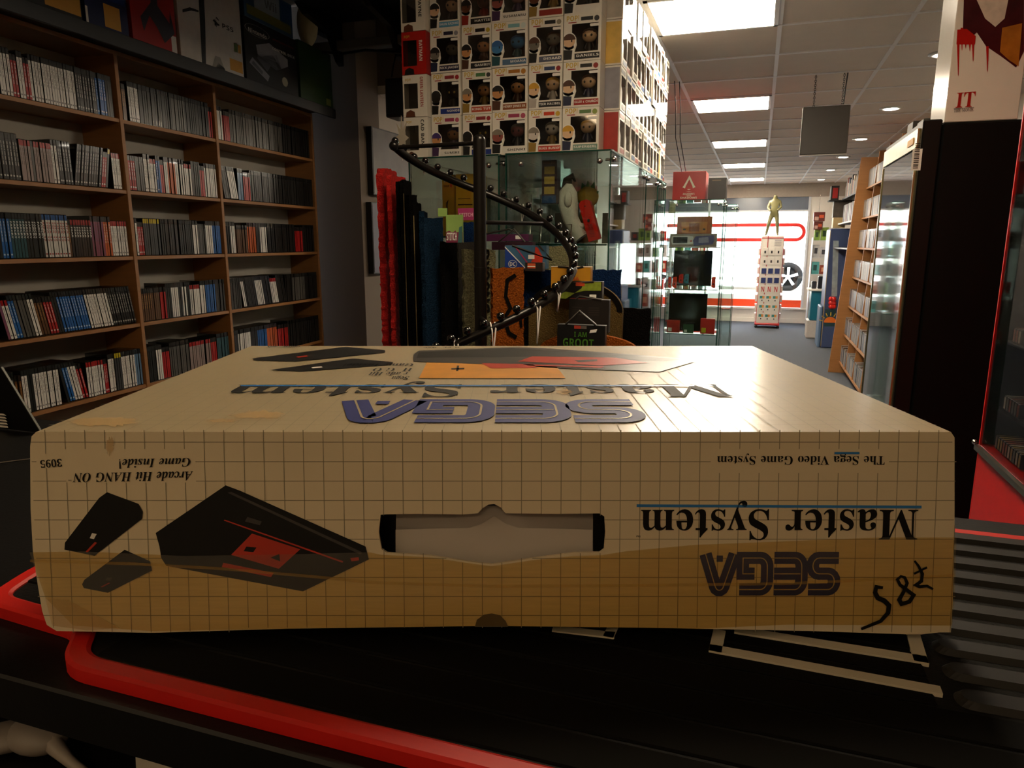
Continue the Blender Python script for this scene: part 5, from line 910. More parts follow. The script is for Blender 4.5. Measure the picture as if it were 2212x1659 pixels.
# ------------------------------------------------------------------ glass cabinet in the middle of the shop
GT = 1.85; GX0, GX1 = -1.345, -.528; GY0, GY1 = 2.66, 4.28
gx = OY(1092, 500, GY0).x
def edge_box(b, x0, x1, y0, y1, z0, z1): b.box(x0, x1, y0, y1, z0, z1)
def glass_cabinet(name, label, x0, x1, y0, y1, top, shelves, base=.12, group=None, ycuts=(), th=.006):
    t = root(name, label, 'display cabinet', ((x0 + x1) / 2, (y0 + y1) / 2, 0), 0, group)
    for nm, (a, c, d, e) in {'front_pane': (x0 + th, x1 - th, y0, y0 + th), 'back_pane': (x0 + th, x1 - th, y1 - th, y1), 'side_pane': (x0, x0 + th, y0 + th, y1 - th), 'side_pane ': (x1 - th, x1, y0 + th, y1 - th)}.items():
        b = MB(); b.box(a, c, d, e, base, top - th); b.build(nm.strip(), M_GLASS, t)
    b = MB(); b.box(x0 - .004, x1 + .004, y0 - .004, y1 + .004, top - th, top); b.build('top_pane', M_GLASS, t)
    b = MB(); w = .0022
    for x in (x0, x1):
        for y in (y0, y1): b.box(x - w, x + w, y - w, y + w, base, top - th)
    for y in ycuts:
        b.box(x1 - w, x1 + w, y - w, y + w, base, top - th)
    for y in (y0, y1): b.box(x0, x1, y - .0045, y - .004, top - th, top)
    b.box(x1 + .004, x1 + .0045, y0, y1, top - th, top)
    b.build('green_edges', M_GEDGE, t)
    for z in shelves:
        b = MB(); b.box(x0 + th + .004, x1 - th - .004, y0 + th + .004, y1 - th - .004, z - .006, z); s = b.build('glass_shelf', M_GLASS, t)
        b = MB(); b.box(x0 + th + .004, x1 - th - .004, y0 + th + .0035, y0 + th + .004, z - .006, z); b.build('shelf_edge', M_GEDGE, s)
    b = MB(); b.bbox(x0, x1, y0, y1, 0, base, .004); b.build('plinth', M_GREY, t)
    ys = [y0 + .05] + [y for q in ycuts for y in (q - .05, q + .05)] + [y1 - .05]
    for y in ys:
        b = MB(); b.ball((x1 + .002, y, top - .03), .011, n=10, m=6); b.tube([(x1 - .03, y, top - .03), (x1 + .008, y, top - .03)], .005); b.build('clamp', M_CHROME, t)
    for x in (x0 + .06, x1 - .04):
        b = MB(); b.ball((x, y0 - .004, top - .04), .011, n=10, m=6); b.build('clamp', M_CHROME, t)
    return t
zs = OY(1250, 527, GY0 + .01).z; zs2 = OY(1250, 388, GY0 + .05).z
glass_cabinet('glass_cabinet', 'tall glass display cabinet with toys, its top stacked with boxed figures', gx + .003, GX1, GY0, GY1, GT, [zs, zs - .4, zs - .78], ycuts=(OX(1395, 420, GX1).y, 3.95))
glass_cabinet('glass_cabinet', 'glass display cabinet behind the spiral stand, holding yellow cartons and clear cases', GX0, gx - .03, GY0 + .01, GY1, GT, [zs + .03, zs - .38], ycuts=())
# things inside
def carton(name, x0, x1, y0, y1, z0, z1, m, label, cat='box', group=None, deco=None, rz=0, face='-y'):
    """a printed carton; deco draws on the face turned to the counter"""
    cx, cy = (x0 + x1) / 2, (y0 + y1) / 2
    t = root(name, label, cat, (cx, cy, z0), 0, group); M = Matrix.Translation(V((cx, cy, z0))) @ Matrix.Rotation(rz, 4, 'Z')
    hw, hd = (x1 - x0) / 2, (y1 - y0) / 2
    b = MB(); b.bbox(-hw, hw, -hd, hd, 0, z1 - z0, .0012, M=M); b.build('carton', m, t)
    R3 = M.to_3x3(); U = R3 @ V((1, 0, 0)); N_ = R3 @ V((0, -1, 0))
    def Q(u, v, l=.0008): return M @ V((-hw + 2 * hw * u, -hd - l, (z1 - z0) * v))
    def rect(u0, v0, u1, v1, m, nm='printed_panel', l=.0008):
        b = MB(); b.quad(Q(u0, v0, l), Q(u1, v0, l), Q(u1, v1, l), Q(u0, v1, l)); return b.build(nm, m, t)
    def pg(pts, m, nm='printed_shape', l=.0012):
        b = MB(); b.poly([Q(u, v, l) for u, v in pts]); return b.build(nm, m, t)
    def tx(s, u, v, w, cap, m, f='B', nm='printed_word', vert=False):
        b = MB()
        if vert: text(b, s, f, Q(u, v), -UPZ, U, N_, width=w * (z1 - z0), cap=cap, lift=.0014)
        else: text(b, s, f, Q(u, v), U, UPZ, N_, width=w * 2 * hw, cap=cap, lift=.0014)
        return b.build(nm, m, t)
    if deco: deco(rect, pg, tx)
    return t
C_ = lambda n, h, **k: mat(n, h, **k)
yc = C_('golden_card', 'c8961e', rough=.45, var=.2, scale=15); pk = C_('pink_card', 'a03468', rough=.4)
Yc = GY0 + .12
p0, p1 = OY(1007, 450, Yc), OY(1040, 376, Yc); pz = zs + .031
carton('yellow_carton', OY(985, 450, Yc).x, OY(1030, 450, Yc).x, Yc, Yc + .12, zs + .0315, OY(1000, 376, Yc).z, yc, 'bright yellow carton with fine print in the glass cabinet behind the stair-like stand', deco=lambda r, p, t: (r(.1, .1, .9, .12, blk), r(.1, .4, .6, .42, blk), r(.1, .5, .8, .52, blk), r(.1, .6, .7, .61, blk)))
carton('yellow_carton', OY(958, 450, Yc).x, OY(983, 450, Yc).x, Yc - .01, Yc + .1, zs + .0315, OY(960, 378, Yc).z, C_('ochre_card', 'a87818', rough=.45, var=.3, scale=20), 'darker ochre carton with small red marks beside the bright yellow one', deco=lambda r, p, t: (t('SHOP', .15, .8, .5, .012, blk), r(.7, .8, .85, .9, C_('red_print', 'b02818')), p([(.3, .2), (.5, .3), (.45, .5), (.55, .6), (.35, .55)], blk)))
# a row of clear cases on the shelf
for i in range(14):
    x = GX0 + .05 + .026 * i; 
    if x > gx - .2: break
    b = MB(); b.bbox(x, x + .018, 3.0, 3.12, zs + .031, zs + .031 + .17, .001)
    tag(b.build('clear_case', C_('smoky_case', '8c9694', rough=.1, var=.5, scale=60, coat=.6)), ordinal(i + 1) + ' silvery clear case in the row behind the yellow cartons', 'clear case', 'clear cases in the glass cabinet')
# tall printed strip, plush toys, red toy, wire easels
Ys = GY0 + .1
p0, p1 = OY(1170, 440, Ys), OY(1203, 345, Ys)
t = root('tall_carton', 'tall narrow purple and gold carton with three small screens', 'box', tuple(p0))
b = MB(); b.bbox(p0.x, p1.x, Ys, Ys + .06, p0.z, p1.z, .001); b.build('carton', C_('plum_card', '3a2430', rough=.4), t)
for k in range(3):
    z0 = p0.z + (p1.z - p0.z) * (.22 + .23 * k); b = MB(); b.quad(V((p0.x + .01, Ys - .001, z0)), V((p1.x - .008, Ys - .001, z0)), V((p1.x - .008, Ys - .001, z0 + .028)), V((p0.x + .01, Ys - .001, z0 + .028))); b.build('printed_screen', C_('gold_print', 'b89a50', rough=.4, var=.4, scale=200), t)
b = MB(); b.quad(V((p0.x + .002, Ys - .001, p0.z + .002)), V((p1.x - .002, Ys - .001, p0.z + .002)), V((p1.x - .002, Ys - .001, p0.z + .03)), V((p0.x + .002, Ys - .001, p0.z + .03))); b.build('printed_panel', C_('blue_print', '2a4a78', rough=.4), t)
b = MB(); text(b, 'GAME BOY', 'B', V((p0.x + .004, Ys - .001, p1.z - .014)), V((1, 0, 0)), UPZ, V((0, -1, 0)), width=p1.x - p0.x - .008, cap=.014); b.build('printed_word', C_('bronze_print', '8c5c40'), t)
zsh = zs + .003
def on_shelf(px): return OY(px, 525, Ys + .03)
q = on_shelf(1228); t = root('plush_toy', 'soft white plush toy with stubby arms standing in the glass cabinet', 'plush toy', (q.x, Ys + .06, zsh))
wp = C_('white_plush', 'e8e0d8', rough=.95, bump=.4, bscale=250); bx = q.x
b = MB(); z1 = OY(1225, 395, Ys + .06).z; hgt = z1 - zsh
b.tube([(bx + .045, Ys + .06, zsh + .02), (bx + .03, Ys + .06, zsh + .04), (bx, Ys + .06, zsh + hgt * .4), (bx - .012, Ys + .06, zsh + hgt * .65), (bx - .012, Ys + .06, zsh + hgt * .85), (bx - .008, Ys + .06, z1 - .004)], [.03, .028, .032, .04, .036, .012], n=16); b.build('body', wp, t)
b = MB(); b.ball((bx - .002, Ys + .022, zsh + hgt * .72), .02, sc=(.8, .8, 1.5), n=12); b.build('arm', wp, t); b = MB(); b.ball((bx + .03, Ys + .06, zsh + hgt * .28), .026, sc=(1.3, .8, .6)); b.build('foot', wp, t)
b = MB(); b.tube([(bx - .03, Ys + .07, z1 - .03), (bx - .02, Ys + .08, z1 + .01), (bx, Ys + .08, z1 + .028), (bx + .012, Ys + .08, z1 + .004)], [.014, .02, .012, .004], n=12); b.build('hood', C_('grey_brown_plush', '4c4440', rough=.9), t)
YT = Ys + .15; q = OY(1268, 525, YT); bx = q.x; ch = OY(1268, 425, YT).z; t = root('plush_toy', 'golden round-headed plush toy with green tufts behind the red toy', 'plush toy', (bx, YT, zsh))
gp_ = C_('golden_plush', '9c7c28', rough=.95, bump=.4, bscale=250); gr_ = C_('green_plush', '3c6c38', rough=.95)
b = MB(); b.ball((bx, YT, ch), .045, sc=(1, .8, .95), n=16, m=12); b.build('head', gp_, t)
b = MB(); b.tube([(bx, YT, zsh + .001), (bx, YT, zsh + .05), (bx, YT, ch - .03)], [.045, .042, .025], n=14); b.build('body', gp_, t)
for dx, dz in ((-.024, .055), (.0, .062), (.026, .056), (.045, .02), (-.044, .02)):
    b = MB(); b.tube([(bx + dx * .75, YT - .005, ch + dz * .6), (bx + dx, YT - .005, ch + dz)], [.012, .001], n=8); b.build('tuft', gr_, t)
q = on_shelf(1285); bx = q.x; t = root('toy_controller', 'bright red long-handled toy leaning upright in the glass cabinet', 'toy', (bx, Ys + .02, zsh))
a0, a1 = OY(1284, 519, Ys + .02), OY(1262, 438, Ys + .02); rdp = C_('red_plastic', 'd81808', rough=.3, coat=.3); d = (a1 - a0).normalized(); sdx = V((d.z, 0, -d.x)) * .023
b = MB(); b.prism([a0 - sdx, a0 + sdx, a1 + sdx, a1 + sdx * .5 + d * .01, a1 - sdx * .5 + d * .01, a1 - sdx], (0, .035, 0)); b.build('body', rdp, t)
for k in range(9):
    c0 = a0 + d * (.014 + .006 * k); b = MB(); b.box(c0.x - .012, c0.x + .008, Ys + .018, Ys + .02, c0.z, c0.z + .003); b.build('grip_ridge', C_('dark_red_plastic', 'a01008', rough=.4), t)
b = MB(); c0 = a0 + d * .085; b.box(c0.x - .004, c0.x + .004, Ys + .016, Ys + .02, c0.z - .012, c0.z); b.build('button', blk, t)
b = MB(); c0 = a1 - d * .014; b.lathe((c0.x, Ys + .019, c0.z), [(.003, 0), (.003, -.003)], 10, axis='y'); b.build('button', C_('maroon', '5c0c08'), t)
for (xa, xb, ya, yb) in ((1145, 1165, 420, 510), (1168, 1187, 445, 510), (1205, 1232, 485, 515)):
    p, q = OY(xa, ya, Ys - .03), OY(xb, ya, Ys - .03); z0 = zsh + .003
    b = MB(); b.tube([(p.x, Ys - .03, z0), (p.x, Ys - .01, p.z), (q.x, Ys - .01, p.z), (q.x, Ys - .03, z0), (q.x, Ys - .055, z0), (p.x, Ys - .055, z0), (p.x, Ys - .03, z0)], .0025); tag(b.build('wire_easel', M_CHROME), {1145: 'tall chrome wire easel on the glass shelf, leftmost', 1168: 'middle chrome wire easel on the glass shelf under the tall carton', 1205: 'low chrome wire easel in front of the white plush toy'}[xa], 'easel')
# dim stock further back in the cabinet
for i, (px, w, h, y, col, nm) in enumerate(((1110, .09, .14, 3.3, '3c4448', 'slate'), (1140, .07, .19, 3.5, '6c7478', 'pale grey'), (1340, .05, .2, 3.05, '54483c', 'brown'), (1356, .05, .17, 3.2, '7c3420', 'rust'), (1375, .06, .19, 3.6, '484c50', 'charcoal'), (1300, .08, .13, 3.1, '8c8478', 'putty'), (1415, .05, .16, 4.0, '5c504c', 'dun'))):
    q = OY(px, 520, y)
    if not (gx + .02 < q.x < GX1 - w - .01): q.x = min(max(q.x, gx + .02), GX1 - w - .012)
    b = MB(); b.bbox(q.x, q.x + w, y, y + .08, zs + .0015, zs + h, .001); tag(b.build('stored_box', C_(nm + ' card', col, rough=.4, var=.4, scale=30)), nm + ' box standing on the upper glass shelf of the middle cabinet', 'box')
for i, (y, h, col, nm) in enumerate(((2.8, .15, '8c2c1c', 'rust red'), (3.0, .2, '2c3c54', 'navy'), (3.3, .14, '9c948c', 'stone grey'), (3.6, .19, '1c2c2c', 'bottle green'), (3.9, .16, 'a83020', 'brick red'))):
    b = MB(); b.bbox(GX1 - .15, GX1 - .04, y, y + .16, zs - .398, zs - .4 + h, .001); tag(b.build('stored_box', C_(nm + ' card', col, rough=.4, var=.4, scale=30)), nm + ' box on the lower glass shelf, seen through the side of the cabinet', 'box')

# ------------------------------------------------------------------ boxed figures stacked on the cabinet
cardw = mat('figure_box_card', 'e2ddd2', rough=.35, var=.04, coat=.2); cardr = mat('figure_box_red', 'b01810', rough=.35, coat=.2)
inner_d = mat('figure_box_inside', '1a1512', rough=.7); M_BLIST = glass('blister_plastic', 'f4f2ec', refl=.5, base=.04, rough=.03)
popy = mat('logo_yellow', 'c8a83c', rough=.4); popr = mat('logo_red', 'a02c24', rough=.4); stick = mat('price_sticker', 'e8e6e0', rough=.5)
SKIN = {'tan': 'c08a58', 'brown': '5c3420', 'blue': '3c78ac', 'grey': '6c6860', 'pale': 'd8b490', 'dark': '1c1814', 'white': 'c8c0b8', 'rose': '8c4c44'}
HAIR = {'black': '14110f', 'yellow': 'c8982c', 'brown': '4a2a18', 'violet': '3c2868', 'grey': '7c7468', 'red': '8c2018', 'none': None, 'blue': '2c5c94'}
def bobble(t, O, skin, hair, suit, par='figure'):
    """a plain big-headed vinyl figure: body, head, eyes, hair"""
    b = MB(); x, y, z = O
    b.tube([(x, y, z), (x, y, z + .022), (x, y, z + .036)], [.013, .012, .007], n=10)
    for s in (-1, 1): b.tube([(x + s * .011, y, z + .032), (x + s * .018, y - .004, z + .014)], .0045, n=6)
    f = b.build('figure', mat('suit ' + suit, {'navy': '1c2440', 'brown': '4c3020', 'black': '141414', 'red': '8c2418', 'gold': '8c7030', 'purple': '40284c', 'teal': '1c4850', 'white': 'b0a8a0'}[suit], rough=.4), t)
    b = MB(); b.ball((x, y, z + .058), .026, sc=(1.05, .85, .88), n=14, m=10); b.build('head', mat('skin ' + skin, SKIN[skin], rough=.35), f)
    b = MB()
    for s in (-1, 1): b.ball((x + s * .011, y - .0195, z + .056), .0045, sc=(1, .5, 1), n=8, m=6)
    b.build('eye', blk, f) if skin != 'dark' else b.build('eye', popy, f)
    if HAIR[hair]:
        b = MB(); n = 14
        b.ball((x, y + .004, z + .066), .027, sc=(1.08, .85, .72), n=n, m=8); b.build('hair', mat('hair ' + hair, HAIR[hair], rough=.5), f)
def figure_box(x0, x1, y, z, spec, label, row_h=.159, depth=.088, group='boxed figures stacked on the glass cabinet', detail=True, rz=0, loc=None):
    """front towards -y: frame with a window cut out of it"""
    w = x1 - x0; h = row_h - .002; cx = (x0 + x1) / 2
    t = root('figure_box', label, 'boxed figure', (cx, y, z), 0, group)
    name, bandc, skin, hair, suit, num = spec[:6]; col = spec[6] if len(spec) > 6 else 'w'
    cm = {'w': cardw, 'r': cardr}[col]
    P3 = lambda u, v, l=0: V((x0 + w * u, y - l, z + h * v))
    fr = [(0, 0), (1, 0), (1, 1), (0, 1)]; win = [(.30, .2), (.93, .2), (.93, .8), (.22, .8), (.22, .55), (.33, .48), (.36, .35)]
    b = MB(); b.poly([P3(u, v) for u, v in fr], 0, [[P3(u, v) for u, v in win]])
    X0, X1, Y0, Y1, Z0, Z1 = x0, x1, y, y + depth, z, z + h
    c8 = [V((X0, Y0, Z0)), V((X1, Y0, Z0)), V((X1, Y1, Z0)), V((X0, Y1, Z0)), V((X0, Y0, Z1)), V((X1, Y0, Z1)), V((X1, Y1, Z1)), V((X0, Y1, Z1))]
    b.add(c8, [(0, 3, 2, 1), (4, 5, 6, 7), (0, 4, 7, 3), (1, 2, 6, 5), (3, 7, 6, 2)], 0)
    e = .0015; i8 = [V((X0 + e, Y0 + .001, Z0 + e)), V((X1 - e, Y0 + .001, Z0 + e)), V((X1 - e, Y1 - e, Z0 + e)), V((X0 + e, Y1 - e, Z0 + e)), V((X0 + e, Y0 + .001, Z1 - e)), V((X1 - e, Y0 + .001, Z1 - e)), V((X1 - e, Y1 - e, Z1 - e)), V((X0 + e, Y1 - e, Z1 - e))]
    b.add(i8, [(0, 1, 2, 3), (4, 7, 6, 5), (0, 3, 7, 4), (1, 5, 6, 2), (3, 2, 6, 7)], 1)
    b.build('carton', [cm, inner_d], t)
    b = MB(); b.poly([P3(u, v, .0004) for u, v in win]); b.build('window', M_BLIST, t)
    if name != 'NONOS' or True: 
        if skin: bobble(t, (x0 + w * .64, y + depth * .4, z + h * .21), skin, hair, suit)
    b = MB(); text(b, 'POP!', 'B', P3(.06, .87, 0), V((1, 0, 0)), UPZ, V((0, -1, 0)), width=w * .36, cap=h * .16); b.build('logo', popy, t)
    b = MB(); b.quad(P3(.12, .825, .0005), P3(.34, .825, .0005), P3(.34, .845, .0005), P3(.12, .845, .0005)); b.build('logo_rule', popr, t)
    bm = mat('band ' + bandc, bandc, rough=.4)
    b = MB(); b.quad(P3(.3, .04, .0005), P3(.97, .04, .0005), P3(.97, .165, .0005), P3(.3, .165, .0005)); nb_ = b.build('name_band', bm, t)
    if name:
        b = MB(); L = min(.64, .088 * len(name)); dark = bandc in ('e0dcd4', 'd0ccc4'); text(b, name, 'B', P3(.955 - L, .085, .0006), V((1, 0, 0)), UPZ, V((0, -1, 0)), width=w * L, cap=h * .075); b.build('name_word', blk if dark else stick, nb_)
    b = MB(); b.quad(P3(.46, .86, .0005), P3(.78, .86, .0005), P3(.78, .94, .0005), P3(.46, .94, .0005)); b.build('series_mark', mat('series ' + num[0], num[0], rough=.4), t)
    b = MB(); c = P3(.88, .89, .0005); b.add([c + V((math.cos(a * .6283) * w * .07, 0, math.sin(a * .6283) * w * .07)) for a in range(10)], [tuple(range(10))]); b.build('number_badge', mat('badge ' + num[1], num[1], rough=.4), t)
    # plain portrait print at the left: outline, head, hair
    if skin:
        cx_, cz_, r = .15, .44, .155
        el = lambda k, sx=1, sz=1, dx=0, dz=0, a0=0, a1=360, n=18: [(cx_ + dx + r * k * sx * math.cos(math.radians(a0 + (a1 - a0) * i / n)), cz_ + dz + r * k * sz * .8 * math.sin(math.radians(a0 + (a1 - a0) * i / n))) for i in range(n + (0 if a1 - a0 == 360 else 1))]
        cl = lambda pts: [(max(.004, u), v) for u, v in pts]
        b = MB(); b.poly([P3(u, v, .0007) for u, v in cl(el(1.28, 1, 1.2))]); b.poly([P3(u, v, .0007) for u, v in [(.004, .03), (.26, .03), (.3, .22), (.27, .34), (.004, .34)]]); b.build('portrait_outline', stick, t)
        b = MB(); b.poly([P3(u, v, .001) for u, v in cl(el(1.05, 1, 1))]); b.build('portrait_face', mat('skin ' + skin, SKIN[skin]), t)
        b = MB(); b.poly([P3(u, v, .001) for u, v in [(.004, .04), (.22, .04), (.24, .24), (.004, .26)]]); b.build('portrait_clothes', mat('suit ' + suit, 'ffffff'), t)
        b = MB(); b.poly([P3(u, v, .0012) for u, v in cl(el(1.15, 1, 1.15, a0=10, a1=170))]); b.build('portrait_hair', mat('hair ' + (hair if HAIR[hair] else 'black'), 'ffffff'), t)
        b = MB(); b.poly([P3(u, v, .0014) for u, v in [(.2, .42), (.235, .42), (.235, .47), (.2, .47)]]); b.build('portrait_eye', blk, t)
    b = MB(); b.poly([P3(u, v, .0016) for u, v in [(.72, .72), (.93, .72), (.95, .75), (.93, .78), (.72, .78), (.7, .75)]]); b.build('price_sticker', stick, t)
    return t
FY = 2.70
pitch = .1585
colsx = [(931, 994), (997, 1061), (1063, 1139), (1141, 1213), (1214, 1293)]
cx_ = [(OY(a, 322, FY).x + .001, OY(c, 322, FY).x - .001) for a, c in colsx]
W_ = 'e0dcd4'
GRID = [  # bottom row first
 [('SUMIRE', W_, 'tan', 'violet', 'purple', ('9c3c5c', 'b05068')), ('', '1c3480', 'dark', 'black', 'black', ('8c2c34', 'a02830')), ('SHINKI', W_, 'rose', 'grey', 'black', ('9c3c5c', 'b05068')), ('BUGS BUNNY', 'b83420', 'white', 'grey', 'gold', ('c83c1c', 'c8a030')), ('SUPERGIRL', '6c8c80', 'pale', 'yellow', 'navy', ('5c7c4c', '889848'))],
 [('NONOS', '1c3480', 'dark', 'black', 'black', ('8c2c34', 'a02830')), ('KING TUT', 'b8482c', 'tan', 'grey', 'gold', ('4c7c4c', '3c3c3c')), ('HENRY JONES SR.', '8c4c24', 'tan', 'black', 'brown', ('a06820', 'b07828')), ('TIER HALIBEL', '1c1c20', 'pale', 'yellow', 'white', ('2c3c64', '8c2020')), ('ELLIE & CHURCH', '9c1c14', 'pale', 'brown', 'navy', ('141414', '8c1410'))],
 [('NICK JAKOBY', '1c1c3c', 'grey', 'black', 'navy', ('1c1c38', '8c8c94')), ('GAMBIT', '1c1c20', 'tan', 'black', 'brown', ('1c1414', 'b8a030')), ('MOANA', '4c6c8c', 'blue', 'blue', 'teal', ('7cb0b8', 'd0dcd8')), ('DESAAD', '54586c', 'grey', 'brown', 'black', ('1c1c1c', '8c8470')), ('DANIELS', '14161a', 'pale', 'brown', 'black', ('141618', '2c2c30'))],
 [('SHUN KAZAMI', '5ca0c8', 'pale', 'black', 'black', ('8c3434', '4c4c54')), ('HATTIE', '141414', 'brown', 'black', 'red', ('5c2c5c', '4c4c54')), ('SUSAMARU', W_, 'rose', 'black', 'purple', ('6c5c2c', '4c4c54')), ('', '8c2418', 'brown', 'brown', 'gold', ('3c3c3c', '4c4c54')), ('', W_, 'tan', 'brown', 'black', ('3c4c3c', '4c4c54'))]]
DESC = [['purple-haired figure beside white name band', 'dark window and navy band, behind the stand post', 'grey-haired masked figure and white name band', 'pale grey-headed figure and red name band', 'fair-haired figure and grey-green name band'],
        ['nearly black window and navy band', 'figure in a pale head-dress and orange-red name band', 'black-hatted figure and brown name band', 'yellow-haired figure and black name band', 'brown-haired figure and dark red name band'],
        ['grey-skinned figure and midnight name band', 'dark-hooded tan figure and black name band', 'all-blue figure and grey-blue name band', 'grey hooded figure and slate name band', 'brown-haired pale figure and black name band'],
        ['black-haired figure and light blue name band', 'brown-skinned figure and black name band', 'rose-faced figure and white name band', 'brown figure and red name band', 'tan figure and white name band']]
RN = ['bottom', 'second', 'third', 'top']
for r in range(4):
    for c in range(5):
        figure_box(cx_[c][0], cx_[c][1], FY + (.01 if c < 2 else 0) + random.uniform(0, .006), GT + .0005 + pitch * r, GRID[r][c], 'white window box with ' + DESC[r][c] + ', ' + RN[r] + ' row')
# left-hand column: boxes turned sideways, their narrow side to the counter
SIDE = [('CAD BANE', 'w', blk), ('GREEN LANTERN', 'w', mat('logo_dark_red', 'a02018', rough=.4)), ('BATMAN', 'r', stick), ('WAYNE', 'w', blk)]
xa, xb = OY(874, 330, FY).x, OY(925, 330, FY).x
for r, (nm, col, ink_) in enumerate(SIDE):
    z = GT + .0005 + pitch * r; h = pitch - .002
    t = root('figure_box', ['white box turned sideways with a smoky side window, bottom of the left column', 'white box turned sideways with red upright lettering, second in the left column', 'red box turned sideways with white upright lettering', 'white box turned sideways at the top of the left column'][r], 'boxed figure', ((xa + xb) / 2, FY, z), 0, 'boxed figures stacked on the glass cabinet')
    cm = cardr if col == 'r' else cardw; P3 = lambda u, v, l=0: V((xa + (xb - xa) * u, FY - l, z + h * v))
    b = MB(); win = [(.06, .2), (.62, .2), (.62, .8), (.06, .8)]; b.poly([P3(0, 0), P3(1, 0), P3(1, 1), P3(0, 1)], 0, [[P3(u, v) for u, v in win]])
    X0, X1, Y0, Y1, Z0, Z1 = xa, xb, FY, FY + .115, z, z + h
    c8 = [V((X0, Y0, Z0)), V((X1, Y0, Z0)), V((X1, Y1, Z0)), V((X0, Y1, Z0)), V((X0, Y0, Z1)), V((X1, Y0, Z1)), V((X1, Y1, Z1)), V((X0, Y1, Z1))]
    b.add(c8, [(0, 3, 2, 1), (4, 5, 6, 7), (0, 4, 7, 3), (1, 2, 6, 5), (3, 7, 6, 2)], 0)
    b.quad(V((X0 + .001, FY + .05, Z0)), V((X1 - .001, FY + .05, Z0)), V((X1 - .001, FY + .05, Z1)), V((X0 + .001, FY + .05, Z1)), 1); b.build('carton', [cm, inner_d], t)
    b = MB(); b.poly([P3(u, v, .0004) for u, v in win]); b.build('window', M_BLIST, t)
    b = MB(); text(b, nm, 'B', P3(.72, .95 if len(nm) > 7 else .8), -UPZ, V((1, 0, 0)), V((0, -1, 0)), width=h * (.72 if len(nm) > 7 else .5), cap=.02); b.build('name_word', ink_, t)
    b = MB(); text(b, 'POP!', 'B', P3(.1, .86), V((1, 0, 0)), UPZ, V((0, -1, 0)), width=.026, cap=.014); b.build('logo', popy, t)
    b = MB(); b.poly([P3(.1, .0, .0006), P3(.5, .0, .0006), P3(.48, .12, .0006), P3(.3, .17, .0006), P3(.13, .12, .0006)]); b.build('portrait_face', mat('skin brown', 'ffffff') if r != 2 else blk, t)
# along the aisle side of the cabinet: boxes facing the aisle, four high
styles = [('cardw', '3c3c40'), ('cardw', '8c2418'), ('cardw', '2c4c7c'), ('cardw', '5c5848')]
SB = []
for i, (_, bc) in enumerate(styles):
    t = root('figure_box', 'x', 'boxed figure', (0, 0, 0)); w, h, d = .116, pitch - .002, .088      # local: front towards +x
    P3 = lambda u, v, l=0: V((l, -w / 2 + w * u, h * v))
    win = [(.3, .2), (.93, .2), (.93, .8), (.12, .8), (.12, .55), (.33, .45)]
    b = MB(); b.poly([P3(0, 0), P3(1, 0), P3(1, 1), P3(0, 1)], 0, [[P3(u, v) for u, v in win]])
    c8 = [V((x, y, z)) for z in (0, h) for y in (-w / 2, w / 2) for x in (0, -d)]
    b.add(c8, [(0, 2, 3, 1), (4, 5, 7, 6), (0, 1, 5, 4), (2, 6, 7, 3), (1, 3, 7, 5)], 0)
    b.quad(V((-.06, -w / 2, 0)), V((-.06, w / 2, 0)), V((-.06, w / 2, h)), V((-.06, -w / 2, h)), 1); b.build('carton', [cardw, inner_d], t)
    b = MB(); b.poly([P3(u, v, .0006) for u, v in win]); b.build('window', M_BLIST, t)
    b = MB(); b.quad(P3(.3, .05, .0008), P3(.97, .05, .0008), P3(.97, .16, .0008), P3(.3, .16, .0008)); b.build('name_band', mat('band ' + bc, bc, rough=.4), t)
    b = MB(); b.quad(P3(.06, .85, .0008), P3(.8, .85, .0008), P3(.8, .94, .0008), P3(.06, .94, .0008)); b.build('header_band', mat('band ' + bc, bc, rough=.4), t)
    b = MB(); b.ball((-.03, 0.01, .09), .025, sc=(.8, 1, .9), n=10, m=7); b.tube([(-.03, .01, .03), (-.03, .01, .07)], [.013, .009], n=8); b.build('figure', mat('skin ' + ['tan', 'grey', 'pale', 'brown'][i], SKIN[['tan', 'grey', 'pale', 'brown'][i]], rough=.4), t)
    b = MB(); b.quad(V((-.004, -w / 2 - .0006, .006)), V((-d + .004, -w / 2 - .0006, .006)), V((-d + .004, -w / 2 - .0006, h - .006)), V((-.004, -w / 2 - .0006, h - .006))); b.build('side_print', mat('side ' + bc, ['8c8a94', 'a8281c', 'd8b048', 'b8b0a4'][i], rough=.4, var=.3, scale=30), t)
    SB.append(t)
first = [True] * 4; rr = random.Random(5)
NCOL = 12
for c in range(NCOL):
    for r in range(4):
        k = [(0, 1, 2, 3), (1, 0, 2, 1)][0][(c * 3 + r * 2 + (c * r) % 3) % 4]
        if c == 0: k = [1, 0, 2, 3][r]
        loc = V((GX1 + .0 + rr.uniform(-.006, .004), 2.86 + .119 * c, GT + .0005 + pitch * r))
        lb = 'white window box facing the aisle, ' + ordinal(c + 1) + ' column back from the corner, ' + RN[r] + ' row'
        if first[k]: first[k] = False; SB[k].location = loc; SB[k]['label'] = lb; SB[k]['group'] = 'boxed figures facing the aisle'
        else: copy_tree(SB[k], loc, 0, lb, 'boxed figures facing the aisle')

